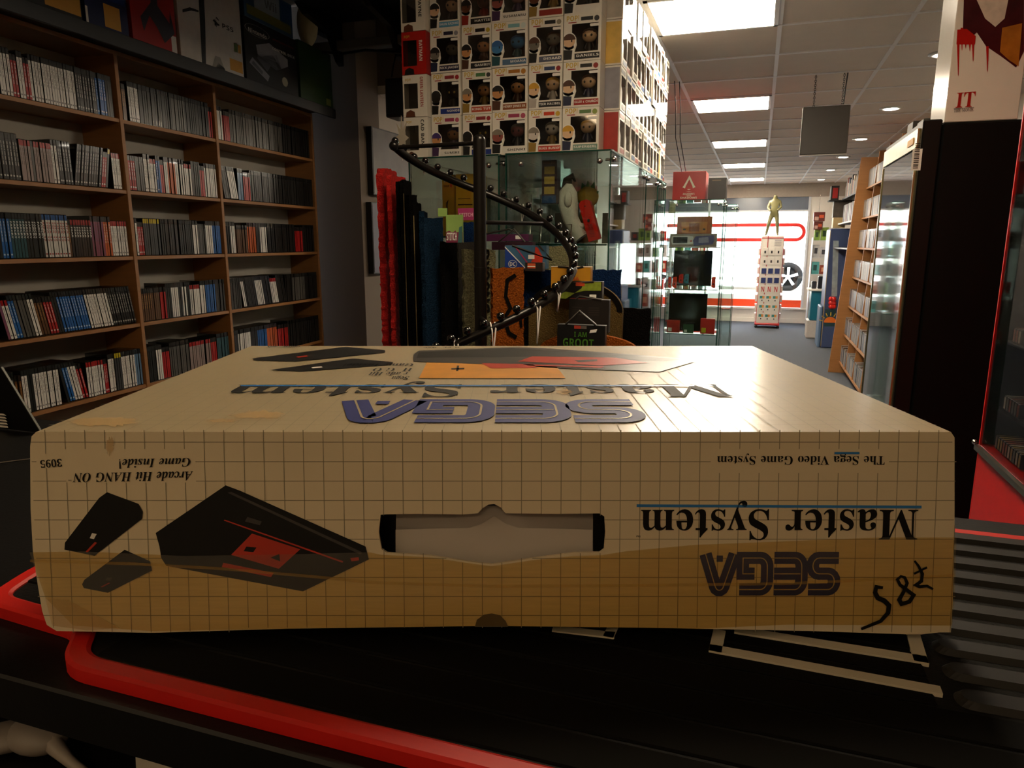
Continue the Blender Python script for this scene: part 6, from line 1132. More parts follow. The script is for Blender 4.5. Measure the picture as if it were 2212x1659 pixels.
# ------------------------------------------------------------------ spiral rail stand with hanging goods
PY = 2.02
pc = OY(1037, 500, PY); PXc = pc.x; ptop = OY(1037, 292, PY).z
st = root('spiral_stand', 'black spiral display stand with ball-tipped hooks and white ties', 'display stand', (PXc, PY, 0))
b = MB(); b.tube([(PXc, PY, .02), (PXc, PY, ptop - .015)], .0185, n=16); b.ball((PXc, PY, ptop - .015), .0185, n=16); b.build('post', M_BLACKM, st)
b = MB(); zc = OY(1037, 580, PY).z; b.tube([(PXc, PY, zc - .012), (PXc, PY, zc + .004)], .0205, n=16); b.build('collar', M_BLACKM, st)
b = MB(); b.lathe((PXc, PY, 0), [(.2, 0), (.2, .012), (.03, .03)], 24); b.build('base_plate', M_BLACKM, st)
R_ = .278
def hel(a):      # a in degrees, 180 = farthest left, going behind the post and round to the front
    zt = {180: OY(832, 316, PY).z, 90: OY(1037, 438, PY + R_).z, 0: OY(1251, 600, PY).z, -90: OY(1037, 757, PY - R_).z, -180: OY(832, 900, PY).z}
    ks = [180, 90, 0, -90, -180]
    for i in range(4):
        if ks[i] >= a >= ks[i + 1]:
            t_ = (ks[i] - a) / 90; z = zt[ks[i]] * (1 - t_) + zt[ks[i + 1]] * t_; break
    r = math.radians(a); return V((PXc + R_ * math.cos(r), PY + R_ * math.sin(r), z))
def hels(a):
    s_ = V((0, 0, 0)); n = 0
    for d in (-24, -16, -8, 0, 8, 16, 24):
        if -180 <= a + d <= 180: s_ += V((0, 0, hel(a + d).z)); n += 1
    q = hel(a); q.z = s_.z / n if abs(a - 180) > 20 else q.z; return q
b = MB(); b.tube([hels(a) for a in range(180, -181, -6)], .0122, n=12); b.ball(hels(180), .0145, n=12); b.build('spiral_rail', M_BLACKM, st)
for a in (178, 62, -62):
    q = hels(a); b = MB(); b.tube([(PXc, PY, q.z), q], .0062, n=8); b.build('arm', M_BLACKM, st)
ai = 0
for a in range(176, -150, -9):
    q = hels(a); out = V((math.cos(math.radians(a)), math.sin(math.radians(a)), 0))
    sd = out * (.006) + V((0, 0, .024))
    b = MB(); b.tube([q, q + sd], .003, n=6); b.ball(q + sd, .0112, n=12, m=8); b.build('ball_hook', mat('black_gloss_plastic', '0a0a0a', rough=.12, coat=.5), st)
    ai += 1
for a, dz in ((150, .02), (135, .015), (90, .02), (82, .05), (68, .015), (46, .012), (32, .02), (20, .02), (8, .02), (-20, .05), (-36, .1), (-62, .07), (-82, .08), (-98, .03), (-106, .03)):
    q = hels(a); out = V((math.cos(math.radians(a)), math.sin(math.radians(a)), 0)); tn = V((-out.y, out.x, 0))
    b = MB(); b.tube([q + V((0, 0, .016)) - tn * .007, q + out * .013 + V((0, 0, -.004)) - tn * .004, q + out * .006 - V((0, 0, dz)) , q + out * .012 + V((0, 0, 0)) + tn * .006, q + V((0, 0, .016)) + tn * .005], .0022, n=6); b.build('white_tie', M_WHITEP, st)
# door mats hung on edge around the stand
def slabmat(name, label, A, B, th, ztop, zbot, m, fuzz=.004, deco=None, cat='doormat', group='doormats hanging round the spiral stand'):
    """an upright mat between plan points A and B with a shaggy rim"""
    A = V((*A, 0)); B = V((*B, 0)); U = (B - A).normalized(); N_ = V((-U.y, U.x, 0)); L = (B - A).length
    if N_.dot(V((0, -1, 0)) if abs(N_.y) > .2 else V((1, 0, 0))) < 0: N_ = -N_
    t = root(name, label, cat, tuple((A + B) / 2 + V((0, 0, zbot))), 0, group)
    rr = random.Random(len(label)); b = MB(); rim_pts = []
    nx, nz = max(6, int(L / .012)), max(12, int((ztop - zbot) / .012))
    for i in range(nx): rim_pts.append((L * i / nx, 0))
    for i in range(nz): rim_pts.append((L, (ztop - zbot) * i / nz))
    for i in range(nx): rim_pts.append((L * (1 - i / nx), ztop - zbot))
    for i in range(nz): rim_pts.append((0, (ztop - zbot) * (1 - i / nz)))
    pts = [A + U * (u + rr.uniform(-fuzz, fuzz) * .6) + V((0, 0, zbot + v + rr.uniform(-fuzz, fuzz) * .6)) for u, v in rim_pts]
    b.prism(pts, N_ * -th); b.build('pile', m, t)
    if deco:
        Q = lambda u, v, l=.0015: A + U * (L * u) + V((0, 0, zbot + (ztop - zbot) * v)) + N_ * l
        deco(t, Q, U, N_, L)
    return t
redm = mat('red_shag', 'c81410', rough=.9, var=.6, scale=90, bump=1, bscale=220); blackm = mat('black_coir', '0a0807', rough=.95, var=.7, scale=150, bump=1, bscale=220, spec=.1)
bluem = mat('blue_coir', '12293f', rough=.95, var=.6, scale=140, bump=1, bscale=220, spec=.1); greym = mat('grey_green_coir', '6c6a50', rough=.95, var=.75, scale=140, bump=1, bscale=200, spec=.1)
oranm = mat('orange_coir', '8c4814', rough=.95, var=.6, scale=160, bump=1, bscale=200, spec=.1); blue2 = mat('strong_blue_coir', '0f2850', rough=.95, var=.6, scale=160, bump=1, bscale=220, spec=.1)
coirm = mat('natural_coir', '5c4a28', rough=.95, var=.4, scale=200, bump=.8, bscale=220, spec=.1); inkm = mat('mat_black_print', '0a0807', rough=.95, spec=.1)
def pt(px, y): q = OY(px, 600, y); return (q.x, y)
zb = 1.12
slabmat('doormat', 'shaggy bright red mat hanging on edge, nearest the pilaster', pt(835, 2.35), (pt(835, 2.35)[0] - .008, 2.47), .026, OY(845, 363, 2.35).z, zb, redm, .01)
slabmat('doormat', 'shaggy red mat, right of the first red one and slightly lower', pt(852, 2.3), (pt(852, 2.3)[0] - .006, 2.42), .018, OY(856, 378, 2.3).z, zb, redm, .01)
for i, (px, yt, y) in enumerate(((868, 392, 2.26), (877, 388, 2.25), (888, 420, 2.23), (897, 436, 2.21))):
    t_ = slabmat('doormat', ['black mat on edge beside the red shaggy mats', 'black mat with pale thread along its rim', 'black mat third from the red ones', 'black mat next to the blue ones'][i], pt(px, y), (pt(px, y)[0] - .005 , y + .07), .013, OY(px, yt, y).z, zb, blackm, .005)
    if i in (1, 3):
        q = pt(px, y); b = MB(); b.box(q[0] + .001, q[0] + .0028, y - .004, y - .002, zb, OY(px, yt + 30, y).z); b.build('pale_thread', mat('pale_thread', '9c8458'), t_)
slabmat('doormat', 'dark blue mat standing nearly edge-on', pt(908, 2.24), pt(916, 2.4), .018, OY(912, 455, 2.2).z, zb, bluem)
def blue_deco(t, Q, U, N_, L):
    rr = random.Random(2)
    for k in range(10):
        v = .12 + .06 * k; b = MB(); fr_ = (Q(.86, v), U, UPZ, N_); b.stroke([(rr.uniform(-.012, .012), .004 * j) for j in range(7)], .0035, fr_, lift=.001); b.build('printed_mark', inkm, t)
    for v in (.28, .18):
        b = MB(); b.poly([Q(.99 + .02 * math.cos(a) * .9 - .03, v + .02 * math.sin(a), .003) for a in [i * .785 for i in range(8)]]); b.build('white_print', M_WHITE, t)
slabmat('doormat', 'wide dark blue mat with small black lettering down its edge', pt(919, 2.12), pt(959, 2.2), .018, OY(935, 470, 2.15).z, zb, bluem, deco=blue_deco)
slabmat('doormat', 'plain black mat between the blue and grey-green ones', pt(960, 2.13), pt(989, 2.2), .016, OY(970, 523, 2.15).z, zb, blackm)
slabmat('doormat', 'second plain black mat with a grey rim, just behind the post', pt(992, 2.25), pt(1028, 2.4), .016, OY(1000, 523, 2.25).z, zb, mat('charcoal_coir', '26211a', rough=.95, var=.6, scale=200, bump=1))
def letters(t, Q, U, N_, L):
    for s, v in zip('GROUND', (.92, .83, .74, .65, .56, .47)):
        b = MB(); text(b, s, 'B', Q(.78, v), UPZ, -U, N_, size=.05, lift=.003); b.build('printed_letter', inkm, t)
slabmat('doormat', 'grey-green coir mat with black lettering, behind the black post', pt(1003, 2.08), pt(1071, 2.16), .018, OY(1020, 540, 2.1).z, zb, greym, .006, deco=letters)
def orange_deco(t, Q, U, N_, L):
    b = MB(); fr_ = (Q(0, 0), U, UPZ, N_); H_ = (Q(0, 1) - Q(0, 0)).length
    b.stroke([(L * .72, H_ * .93), (L * .45, H_ * .88), (L * .4, H_ * .72), (L * .55, H_ * .6), (L * .35, H_ * .5), (L * .5, H_ * .35), (L * .75, H_ * .3)], .012, fr_, lift=.002)
    b.stroke([(L * .7, H_ * .62), (L * .85, H_ * .55), (L * .9, H_ * .4)], .01, fr_, lift=.0025); b.build('printed_outline', inkm, t)
slabmat('doormat', 'orange coir mat with a thick black drawn outline', pt(1064, 2.13), pt(1132, 2.2), .018, OY(1090, 579, 2.15).z, zb, oranm, .004, deco=orange_deco)
slabmat('doormat', 'strong blue mat facing the counter behind the black boxes', pt(1112, 2.37), pt(1342, 2.45), .02, OY(1200, 583, 2.38).z, zb, blue2, .004)
slabmat('doormat', 'black-backed low mat in front of the blue one', pt(1118, 2.28), pt(1409, 2.34), .02, OY(1250, 666, 2.28).z, zb, blackm, .005)
# arched and round-cornered coir mats
def arch(name, label, pxa, pxb, pyb, pyt, y, m, rim=None):
    A, B = OY(pxa, pyb, y), OY(pxb, pyb, y); top = OY((pxa + pxb) / 2, pyt, y).z; n = 24; cx = (A.x + B.x) / 2; rx = (B.x - A.x) / 2; rz_ = top - A.z
    t = root(name, label, 'doormat', (cx, y, zb), 0, 'doormats hanging round the spiral stand')
    prof = [V((cx - rx * math.cos(math.pi * i / n), y, A.z + rz_ * math.sin(math.pi * i / n))) for i in range(n + 1)]
    b = MB(); b.prism([V((A.x, y, zb))] + prof + [V((B.x, y, zb))], (0, .018, 0)); b.build('pile', m, t)
    if rim:
        b = MB(); I = [V((cx - (rx - .018) * math.cos(math.pi * i / n), y - .003, A.z + (rz_ - .018) * math.sin(math.pi * i / n))) for i in range(n + 1)]; O_ = [p + V((0, -.003, 0)) for p in prof]
        b.add(I + O_, [(i, i + 1, n + 2 + i, n + 1 + i) for i in range(n)]); b.build('rim', rim, t)
arch('doormat', 'arch-shaped coir mat with a broad black rim behind the black boxes', 1142, 1345, 668, 606, 2.26, coirm, inkm)
arch('doormat', 'round-cornered orange coir mat low down behind the black bag card', 1166, 1380, 752, 722, 2.0, oranm)
# printed cards and hanging packs
def pack(px0, px1, py0, py1, y, m, label, name='hanging_pack', hook=None, deco=None, th=.006, cat='pack', tilt=0):
    a, c = OY(px0, py1, y), OY(px1, py0, y); a2 = OY(px1, py1, y)
    t = root(name, label, cat, ((a.x + a2.x) / 2, y, a.z)); x0, x1, z0, z1 = a.x, a2.x, a.z, OY(px0, py0, y).z
    b = MB(); b.bbox(x0, x1, y, y + th, z0, z1, .0008); b.build('card', m, t)
    Q = lambda u, v, l=.0008: V((x0 + (x1 - x0) * u, y - l, z0 + (z1 - z0) * v)); w = x1 - x0
    def rect(u0, v0, u1, v1, m, nm='printed_panel', l=.0008): b = MB(); b.quad(Q(u0, v0, l), Q(u1, v0, l), Q(u1, v1, l), Q(u0, v1, l)); b.build(nm, m, t)
    def pg(pts, m, nm='printed_shape', l=.0012): b = MB(); b.poly([Q(u, v, l) for u, v in pts]); b.build(nm, m, t)
    def tx(s, u, v, ww, cap, m, f='B'): b = MB(); text(b, s, f, Q(u, v), V((1, 0, 0)), UPZ, V((0, -1, 0)), width=ww * w, cap=cap, lift=.0018); b.build('printed_word', m, t)
    if deco: deco(rect, pg, tx)
    if hook:
        for hx, hy in hook:
            h0 = OY(hx, hy, y + .002); b = MB(); b.tube([Q(.5 - .32, 1), h0, Q(.5 + .32, 1)], .0035, n=6); b.build('strap', mat('dark_strap', '2c2824', rough=.4), t)
    return t
gcard = C_('lime_card', '8cac5c', rough=.45, var=.2, scale=20); wine = C_('wine_print', '782444', rough=.45)
pack(964, 1000, 464, 524, 2.08, gcard, 'lime and wine coloured hang card with white lettering over the dark blue mat', name='hang_card', cat='hang card', deco=lambda r, p, t: (r(0, 0, 1, .38, wine), p([(0, .38), (.2, .43), (.4, .36), (.6, .44), (.6, .3), (0, .3)], wine), t('STITCH', .04, .08, .64, .034, stick), p([(.7, 0), (.98, 0), (.98, .6), (.8, .55)], C_('teal_print', '3c6c6c', rough=.5))))
pack(946, 965, 450, 468, 2.085, gcard, 'small lime arrow-shaped hang tag above the dark blue mat', name='hang_tag', cat='hang tag')
pack(989, 1028, 450, 476, 2.3, pk, 'pink hang card with pale lettering behind the black post', name='hang_card', cat='hang card', deco=lambda r, p, t: t('STITCH', .08, .3, .8, .018, C_('pale_pink_print', 'd8a8b8')))
slabmat('doormat', 'blue mat below the pink card', pt(996, 2.46), pt(1050, 2.5), .015, OY(1020, 477, 2.3).z, zb, blue2)
pur = C_('aubergine_card', '38182c', rough=.4, var=.3, scale=20)
pack(1026, 1142, 506, 521, 2.5, C_('purple_card', '4c1c44', rough=.4), 'narrow purple carton beneath the spiral rail', name='purple_carton', cat='box', hook=[(1100, 495)], th=.05, deco=lambda r, p, t: (r(.76, .3, .86, .8, stick),))
pack(1062, 1150, 522.5, 540, 2.445, pur, 'dark aubergine carton under the purple one', name='aubergine_carton', cat='box', hook=[(1110, 495)], th=.04)
def dc(r, p, t):
    p([(.0, .0), (.0, .95), (.5, .0)], C_('royal_blue_print', '1c3c8c', rough=.4)); p([(0, .9), (0, .96), (.53, 0), (.5, 0)], stick, l=.0014); p([(.22, 1), (.25, 1), (.68, .0), (.64, .0)], C_('magenta_print', 'b0305c'), l=.0014)
    p([(.19 + .11 * math.cos(i * .524), .2 + .17 * math.sin(i * .524)) for i in range(12)], stick, l=.0014); p([(.19 + .1 * math.cos(i * .524), .2 + .15 * math.sin(i * .524)) for i in range(12)], C_('royal_blue_print', '1c3c8c'), l=.0016)
    t('DC', .115, .12, .15, .018, stick); p([(.6, .15), (.9, .15), (.92, .5), (.8, .9), (.74, .95), (.72, .6)], C_('vermilion_print', 'b83424', rough=.4, var=.4, scale=60)); r(.57, .42, .72, .6, stick, l=.002)
pack(1091, 1180, 530, 580, 2.3, C_('steel_blue_card', '3c6484', rough=.4, var=.2, scale=20), 'blue and white hanging box with diagonal stripes and a round emblem', name='blue_pack', cat='hanging box', hook=[(1192, 562)], th=.03, deco=dc)
slabmat('doormat', 'pale speckled coir mat behind the striped blue box', pt(1178, 2.5), pt(1232, 2.55), .015, OY(1200, 532, 2.5).z, 0.001, mat('speckled_coir', '7c7a58', rough=.95, var=.6, scale=240, bump=1))
pack(1134, 1172, 567, 586, 2.22, C_('brown_card_dark', '241c18', rough=.4), 'small dark box with an orange band in front of the striped one', name='small_dark_box', cat='box', th=.03, deco=lambda r, p, t: (r(.15, .35, .6, .9, C_('orange_band', 'c05028')), r(.15, .5, .6, .62, stick, l=.0014)))
pack(1190, 1275, 575, 622, 2.2, C_('amber_card', 'b8801c', rough=.4, var=.15, scale=15), 'amber yellow hanging box with orange lettering', name='yellow_pack', cat='hanging box', hook=[(1245, 580)], th=.03, deco=lambda r, p, t: (r(0, .97, 1, 1, stick), t('NINJA', .3, .38, .42, .014, C_('orange_ink', 'b8401c')), r(.18, .24, .66, .34, C_('orange_ink', 'b8401c'))))
def tur(r, p, t): 
    p([(.05, .05), (.05, .3), (.2, .42), (.4, .36), (.62, .5), (.98, .52), (.98, .98), (.6, .98), (.55, .62), (.3, .18), (.2, .03)], C_('yellow_green_print', '7c8c2c', rough=.4, var=.6, scale=70))
    r(.42, .75, .62, .95, C_('orange_ink', 'b8401c'), l=.0016); r(.73, .12, .88, .3, stick, l=.0016); r(.3, .0, .8, .08, C_('brick_ink', '9c3424'))
pack(1203, 1300, 607, 646, 2.14, blk, 'black hanging box with a jagged yellow-green band across it', name='black_pack', cat='hanging box', hook=[(1250, 612)], th=.03, deco=tur)
pack(1228, 1314, 646, 716, 2.1, C_('soot_card', '17120f', rough=.45), 'plain near-black hanging box with faint grey text blocks', name='dark_pack', cat='hanging box', hook=[(1252, 640)], th=.025, deco=lambda r, p, t: [r(.08 + .42 * i, .52 + .07 * j, .34 + .42 * i, .56 + .07 * j, C_('dim_print', '2c2622')) for i in range(2) for j in range(4)] + [r(.22, .03, .42, .16, C_('dull_white', '8c887c'))])
def groot(r, p, t):
    g = C_('moss_print', '3c6c1c', rough=.5); t('I AM', .36, .54, .28, .02, g); t('GROOT', .12, .14, .66, .034, g); r(.36, .85, .5, .97, C_('brick_ink', '9c3424')); r(.5, .85, .62, .97, C_('grey_ink', '5c5450'))
    p([(.68, .7), (.82, .74), (.84, .86), (.7, .82)], stick)
pack(1203, 1306, 700, 755, 1.92, blk, 'black hanging box with moss green hand-drawn lettering and a price sticker', name='green_lettered_pack', cat='hanging box', hook=[(1252, 672)], th=.025, deco=groot)
b = MB(); q = OY(1375, 676, 2.4)
# white cut-out star decoration hanging at the corner of the cabinet
b = MB(); c = OY(868, 300, 2.66); pts = []
for i in range(16):
    a = math.pi * 2 * i / 16; r_ = .07 if i % 2 == 0 else .03; pts.append(V((c.x + .01 + r_ * .45 * math.cos(a), 2.64, c.z + r_ * 1.2 * math.sin(a))))
b.prism(pts, (0, .003, 0)); tag(b.build('paper_star', mat('silver_paper', 'c8c0b0', rough=.3, metal=.3)), 'silver-white cut paper star at the left corner of the glass cabinet', 'paper star')

# ------------------------------------------------------------------ right: tall fridge, its carton, and the red-edged case
FRY = 2.45
fx = OY(1966, 500, FRY).x; ftop = OY(1990, 256, FRY).z - .004; fyb = OX(1909, 366, fx).y
fr_ = root('drinks_fridge', 'tall black fridge with a glass door facing the aisle', 'fridge', (fx + .35, (FRY + fyb) / 2, 0))
b = MB(); b.bbox(fx + .055, fx + .72, FRY, fyb + .02, .05, ftop - .01, .006); b.build('cabinet', mat('fridge_black', '050505', rough=.5, var=.2, spec=.15), fr_)
b = MB(); b.bbox(fx + .004, fx + .054, FRY - .002, fyb + .02, .1, ftop, .004); b.build('door_frame', mat('fridge_door_black', '0a0908', rough=.4, spec=.25), fr_)
gz1 = OX(1957, 337, fx).z; gz0 = .3
b = MB(); b.box(fx - .001, fx + .003, FRY + .03, fyb - .01, gz0, gz1); dg_ = b.build('door_glass', mat('dark_door_glass', '20262a', rough=.05, var=.2, coat=1, spec=1), fr_)
b = MB(); b.box(fx - .004, fx + .003, FRY + .03, fyb - .005, gz1 + .005, ftop - .02); b.build('lit_header', mat('cream_header', 'c8b898', rough=.3), fr_)
b = MB(); b.box(fx - .006, fx - .004, FRY + .07, FRY + .16, gz1 + .02, ftop - .04); b.build('yellow_sticker', yel, fr_)
b = MB()
for (ya, yb, za, zb_) in ((FRY + .022, FRY + .03, gz0, ftop - .02), (fyb - .01, fyb - .002, gz0, gz1)): b.box(fx - .004, fx + .004, ya, yb, za, zb_)
b.build('trim_strip', mat('brushed_trim', 'a89c70', rough=.25, metal=.8), fr_)
b = MB(); q0, q1 = OY(1972, 322, FRY - .003), OY(1988, 368, FRY - .003); b.box(q0.x, q1.x, FRY - .0035, FRY - .0025, q1.z, q0.z); lab = b.build('barcode_label', M_WHITEP, fr_)
b = MB()
for k in range(14): z = q1.z + .006 + .0052 * k; b.box(q0.x + .005, q1.x - .007, FRY - .0042, FRY - .0036, z, z + .0022 + .001 * (k % 2))
b.build('bar_lines', blk, lab)
for i in range(2):
    z = .75 + .42 * i; b = MB(); b.box(fx + .06, fx + .4, FRY + .04, fyb - .02, z, z + .01)
# small stock on top of the fridge towards the aisle
for i, (dy, h) in enumerate(((.5, .07), (.32, .05))):
    b = MB(); b.bbox(fx + .06, fx + .2, FRY + dy, FRY + dy + .1, ftop + .001, ftop + h, .002); tag(b.build('small_carton', mat('dark_carton', '2a2420', rough=.5)), ['dark carton lying on top of the fridge, farther from the counter', 'low dark carton lying on top of the fridge, nearer the counter'][i], 'box')
# white carton with the film lettering (portrait replaced by a plain dark design)
iy = FRY + .01
i0 = OY(2041, 251, iy); i1 = OY(2197, 240, iy); 
itb = root('film_figure_carton', 'tall white carton with red block lettering and a dark blurred print, standing on the fridge', 'box', ((i0.x + i1.x) / 2, iy, ftop - .0095))
b = MB(); zt_ = 2.58; b.bbox(i0.x, i1.x + .004, iy, iy + .2, ftop - .009, zt_, .002); b.build('carton', mat('gloss_white_card', 'd8d0c4', rough=.2, coat=.5, var=.03), itb)
def IQ(px, py, l=.001): return OY(px, py, iy - l)
b = MB(); A = IQ(2063, 233); B_ = IQ(2105, 230); text(b, 'IT', 'S', A, (B_ - A).normalized(), UPZ, V((0, -1, 0)), width=(B_ - A).length, cap=.062, lift=.0005); b.build('printed_word', mat('blood_red_ink', '9c1810', rough=.3), itb)
b = MB(); A = IQ(2060, 243); B_ = IQ(2103, 240); text(b, 'THE MOVIE', 'S', A, (B_ - A).normalized(), UPZ, V((0, -1, 0)), width=(B_ - A).length, cap=.0135, lift=.0005); b.build('printed_line', mat('grey_ink', '5c5450'), itb)
b = MB(); b.quad(IQ(2060, 235.4), IQ(2104, 232.4), IQ(2104, 231.6), IQ(2060, 234.6)); b.build('printed_rule', blk, itb)
b = MB(); b.poly([IQ(*p) for p in ((2084, -70), (2080, 60), (2090, 90), (2110, 70), (2130, 100), (2160, 120), (2195, 146), (2212, 110), (2212, -70))]); b.build('dark_print', mat('burgundy_print', '3c0f14', rough=.25, var=.8, scale=14), itb)
b = MB(); b.poly([IQ(*p, .0014) for p in ((2165, 60), (2208, 50), (2200, 143), (2180, 130), (2160, 112))]); b.build('ochre_print', mat('ochre_print', 'a0601c', rough=.25, var=.5, scale=30), itb)
b = MB(); b.poly([IQ(*p, .0014) for p in ((2106, -60), (2150, -60), (2178, 0), (2170, 40), (2150, 58), (2128, 40), (2110, 0))]); b.build('pale_print', mat('pale_blur_print', 'c8b8a8', rough=.25, var=.3, scale=40), itb)
for px_, y0_, y1_ in ((2070, 88, 165), (2078, 60, 110), (2086, 80, 106), (2095, 86, 112), (2102, 82, 134), (2133, 100, 156)):
    b = MB(); b.poly([IQ(px_ - 3, y0_, .0016), IQ(px_ + 3, y0_, .0016), IQ(px_ + .8, y1_ - 4, .0016), IQ(px_, y1_, .0016), IQ(px_ - .8, y1_ - 4, .0016)]); b.build('red_drip', mat('drip_red', 'a81810', rough=.2), itb)
b = MB(); b.poly([IQ(*p, .0012) for p in ((2068, 64), (2088, 62), (2108, 78), (2106, 96), (2066, 96))]); b.build('red_splash', mat('drip_red', 'a81810'), itb)
# the red-edged glass case
RX = .5; RY1 = 1.812; RYN = .60
rc = root('red_edged_case', 'black glass-fronted case with a red lower panel and a red edge strip', 'display case', (RX + .2, 1.2, 0))
b = MB(); b.bbox(RX, RX + .45, RYN, RY1 - .004, 0, 1.071, .002); b.build('red_panel', M_RED, rc)
b = MB(); b.box(RX, RX + .45, RY1 - .004, RY1 + .001, 0, 2.2); b.build('end_panel', M_RED, rc)
b = MB(); b.box(RX + .004, RX + .45, RY1 - .012, RY1 - .0045, 1.075, 2.2); b.build('inner_end', M_BLACK, rc)
b = MB(); b.box(RX + .44, RX + .45, RYN, RY1 - .012, 1.075, 2.2); b.build('back_board', M_BLACK, rc)
b = MB(); b.box(RX, RX + .45, RYN, RY1 + .003, 2.2, 2.23); b.build('top_board', M_BLACK, rc)
b = MB(); b.box(RX - .004, RX - .002, RYN, RY1 - .02, 1.075, 2.2); b.build('front_glass', glass('case_glass', 'd8d8d8', refl=.1, base=.008, rough=.003, edge=.12), rc)
b = MB(); b.box(RX - .01, RX - .001, RYN, RY1 - .004, 1.06, 1.072); b.build('grey_rail', mat('grey_rail', '5c5850', rough=.3, metal=.6), rc)
b = MB(); b.ball((RX - .012, RY1 - .012, 1.078), .006, n=10, m=6); b.build('clip', M_CHROME, rc)
b = MB(); b.box(RX - .008, RX, RY1 - .06, RY1 - .035, 1.9, 1.915); b.build('handle_plate', M_CHROME, rc)
SHZ = [1.0745, OX(2140, 880, RX).z, OX(2172, 742, RX).z]
for z in SHZ[1:]:
    b = MB(); b.box(RX + .02, RX + .435, RYN + .01, RY1 - .03, z - .008, z); b.build('shelf', M_BLACK, rc)
sm = {}
protos = []
for nm, spc in (('pale', 'b8b0a0'), ('rust', '8c4430'), ('ochre', 'a08848'), ('grey', '6c6860')):
    b = MB(); b.bbox(-.03, .03, -.0065, .0065, 0, .03, .001, 0); b.quad(V((-.0304, -.005, .003)), V((-.0304, .005, .003)), V((-.0304, .005, .027)), V((-.0304, -.005, .027)), 1)
    b.quad(V((-.028, -.005, .0304)), V((.028, -.005, .0304)), V((.028, .005, .0304)), V((-.028, .005, .0304)), 1)
    o = b.build('small_cartridge', [M_BLACK, mat('cartridge ' + nm, spc, rough=.4, var=.3, scale=200)], base=(0, 0, 0)); protos.append((nm, o.data)); bpy.data.objects.remove(o)
rr = random.Random(9); nn_ = 0
for si, z in enumerate(SHZ):
    for row in range(3 if si else 4):
        for k in range(22 if si == 0 else 16):
            y = RY1 - .045 - .0165 * k - (.0 if si == 0 else .02); x = RX + .05 + .068 * row
            if proj((x, y, z))[0] > 2240: continue
            nm, me = protos[rr.randrange(4)]; o = bpy.data.objects.new('small_cartridge', me); COL.objects.link(o); o.location = (x, y, z + .0005)
            tag(o, nm + ' cartridge, ' + ['red case base', 'red case lower shelf', 'red case upper shelf'][si] + ', ' + ordinal(row + 1) + ' row, ' + ordinal(k + 1) + ' from far end', 'cartridge', 'cartridges in the red-edged case')
            nn_ += 1
q = OX(2190, 590, RX + .1); z = OX(2180, 600, RX).z
b = MB(); b.box(RX + .02, RX + .435, RYN + .01, RY1 - .03, 1.66, 1.668); b.build('shelf', M_BLACK, rc)
b = MB(); b.bbox(RX + .04, RX + .1, RY1 - .11, RY1 - .06, 1.6685, 1.70, .002); tag(b.build('small_carton', mat('bronze_card', '5c4430', rough=.4)), 'small bronze carton on the high shelf of the red-edged case', 'box')

# ------------------------------------------------------------------ hanging screen
HY = 5.27
h0, h1 = OY(1727, 335, HY), OY(1838, 226, HY); hb = OY(1830, 336, HY)
hs = root('hanging_screen', 'dark square screen panel hanging on two chains from the ceiling', 'hanging panel', ((h0.x + h1.x) / 2, HY, h0.z))
b = MB(); b.bbox(h0.x, h1.x, HY, HY + .05, h0.z, h1.z, .004); b.build('panel', mat('screen_back_brown', '2c241c', rough=.5, var=.15, scale=8), hs)
b = MB(); b.box(h0.x, h1.x, HY - .002, HY + .05, h0.z - .008, h0.z); b.build('lower_lip', mat('lip_grey', '8c847c', rough=.4), hs)
for px in (1758, 1819):
    q = OY(px, 225, HY + .02); b = MB(); n = 16; L = CEIL - h1.z
    for k in range(n):
        z = h1.z + L * (k + .5) / n; a = (k % 2) * math.pi / 2; w = .0055
        pts = [V((q.x + math.cos(a) * w * math.cos(t_), HY + .02 + math.sin(a) * w * math.cos(t_), z + L / n * .72 * math.sin(t_))) for t_ in [i * math.pi / 4 for i in range(9)]]
        b.tube(pts, .0015, n=4, cap=False)
    b.build('chain', M_BLACKM, hs)
b = MB(); q = OY(1822, 225, HY + .03); q2 = OY(1832, 155, HY + .03); b.tube([q, q + V((.004, 0, .1)), V((q2.x, HY + .03, CEIL))], .004); b.build('cable', M_BLACK, hs)
# two thin wires at the left
for px in (1452, 1462):
    q = OY(px, 300, 5.2); b = MB(); q1 = OY(px + 4, 365, 5.9); b.tube([V((q.x, 5.2, CEIL)), V((q.x + .004, 5.3, CEIL - .15)), V((q.x, 5.4, 2.25)), V((q.x + .01, 5.85, 2.04))], .003); tag(b.build('wire', M_BLACK), ('left' if px == 1452 else 'right') + ' thin black wire dropping from the ceiling to the red crest box', 'wire')

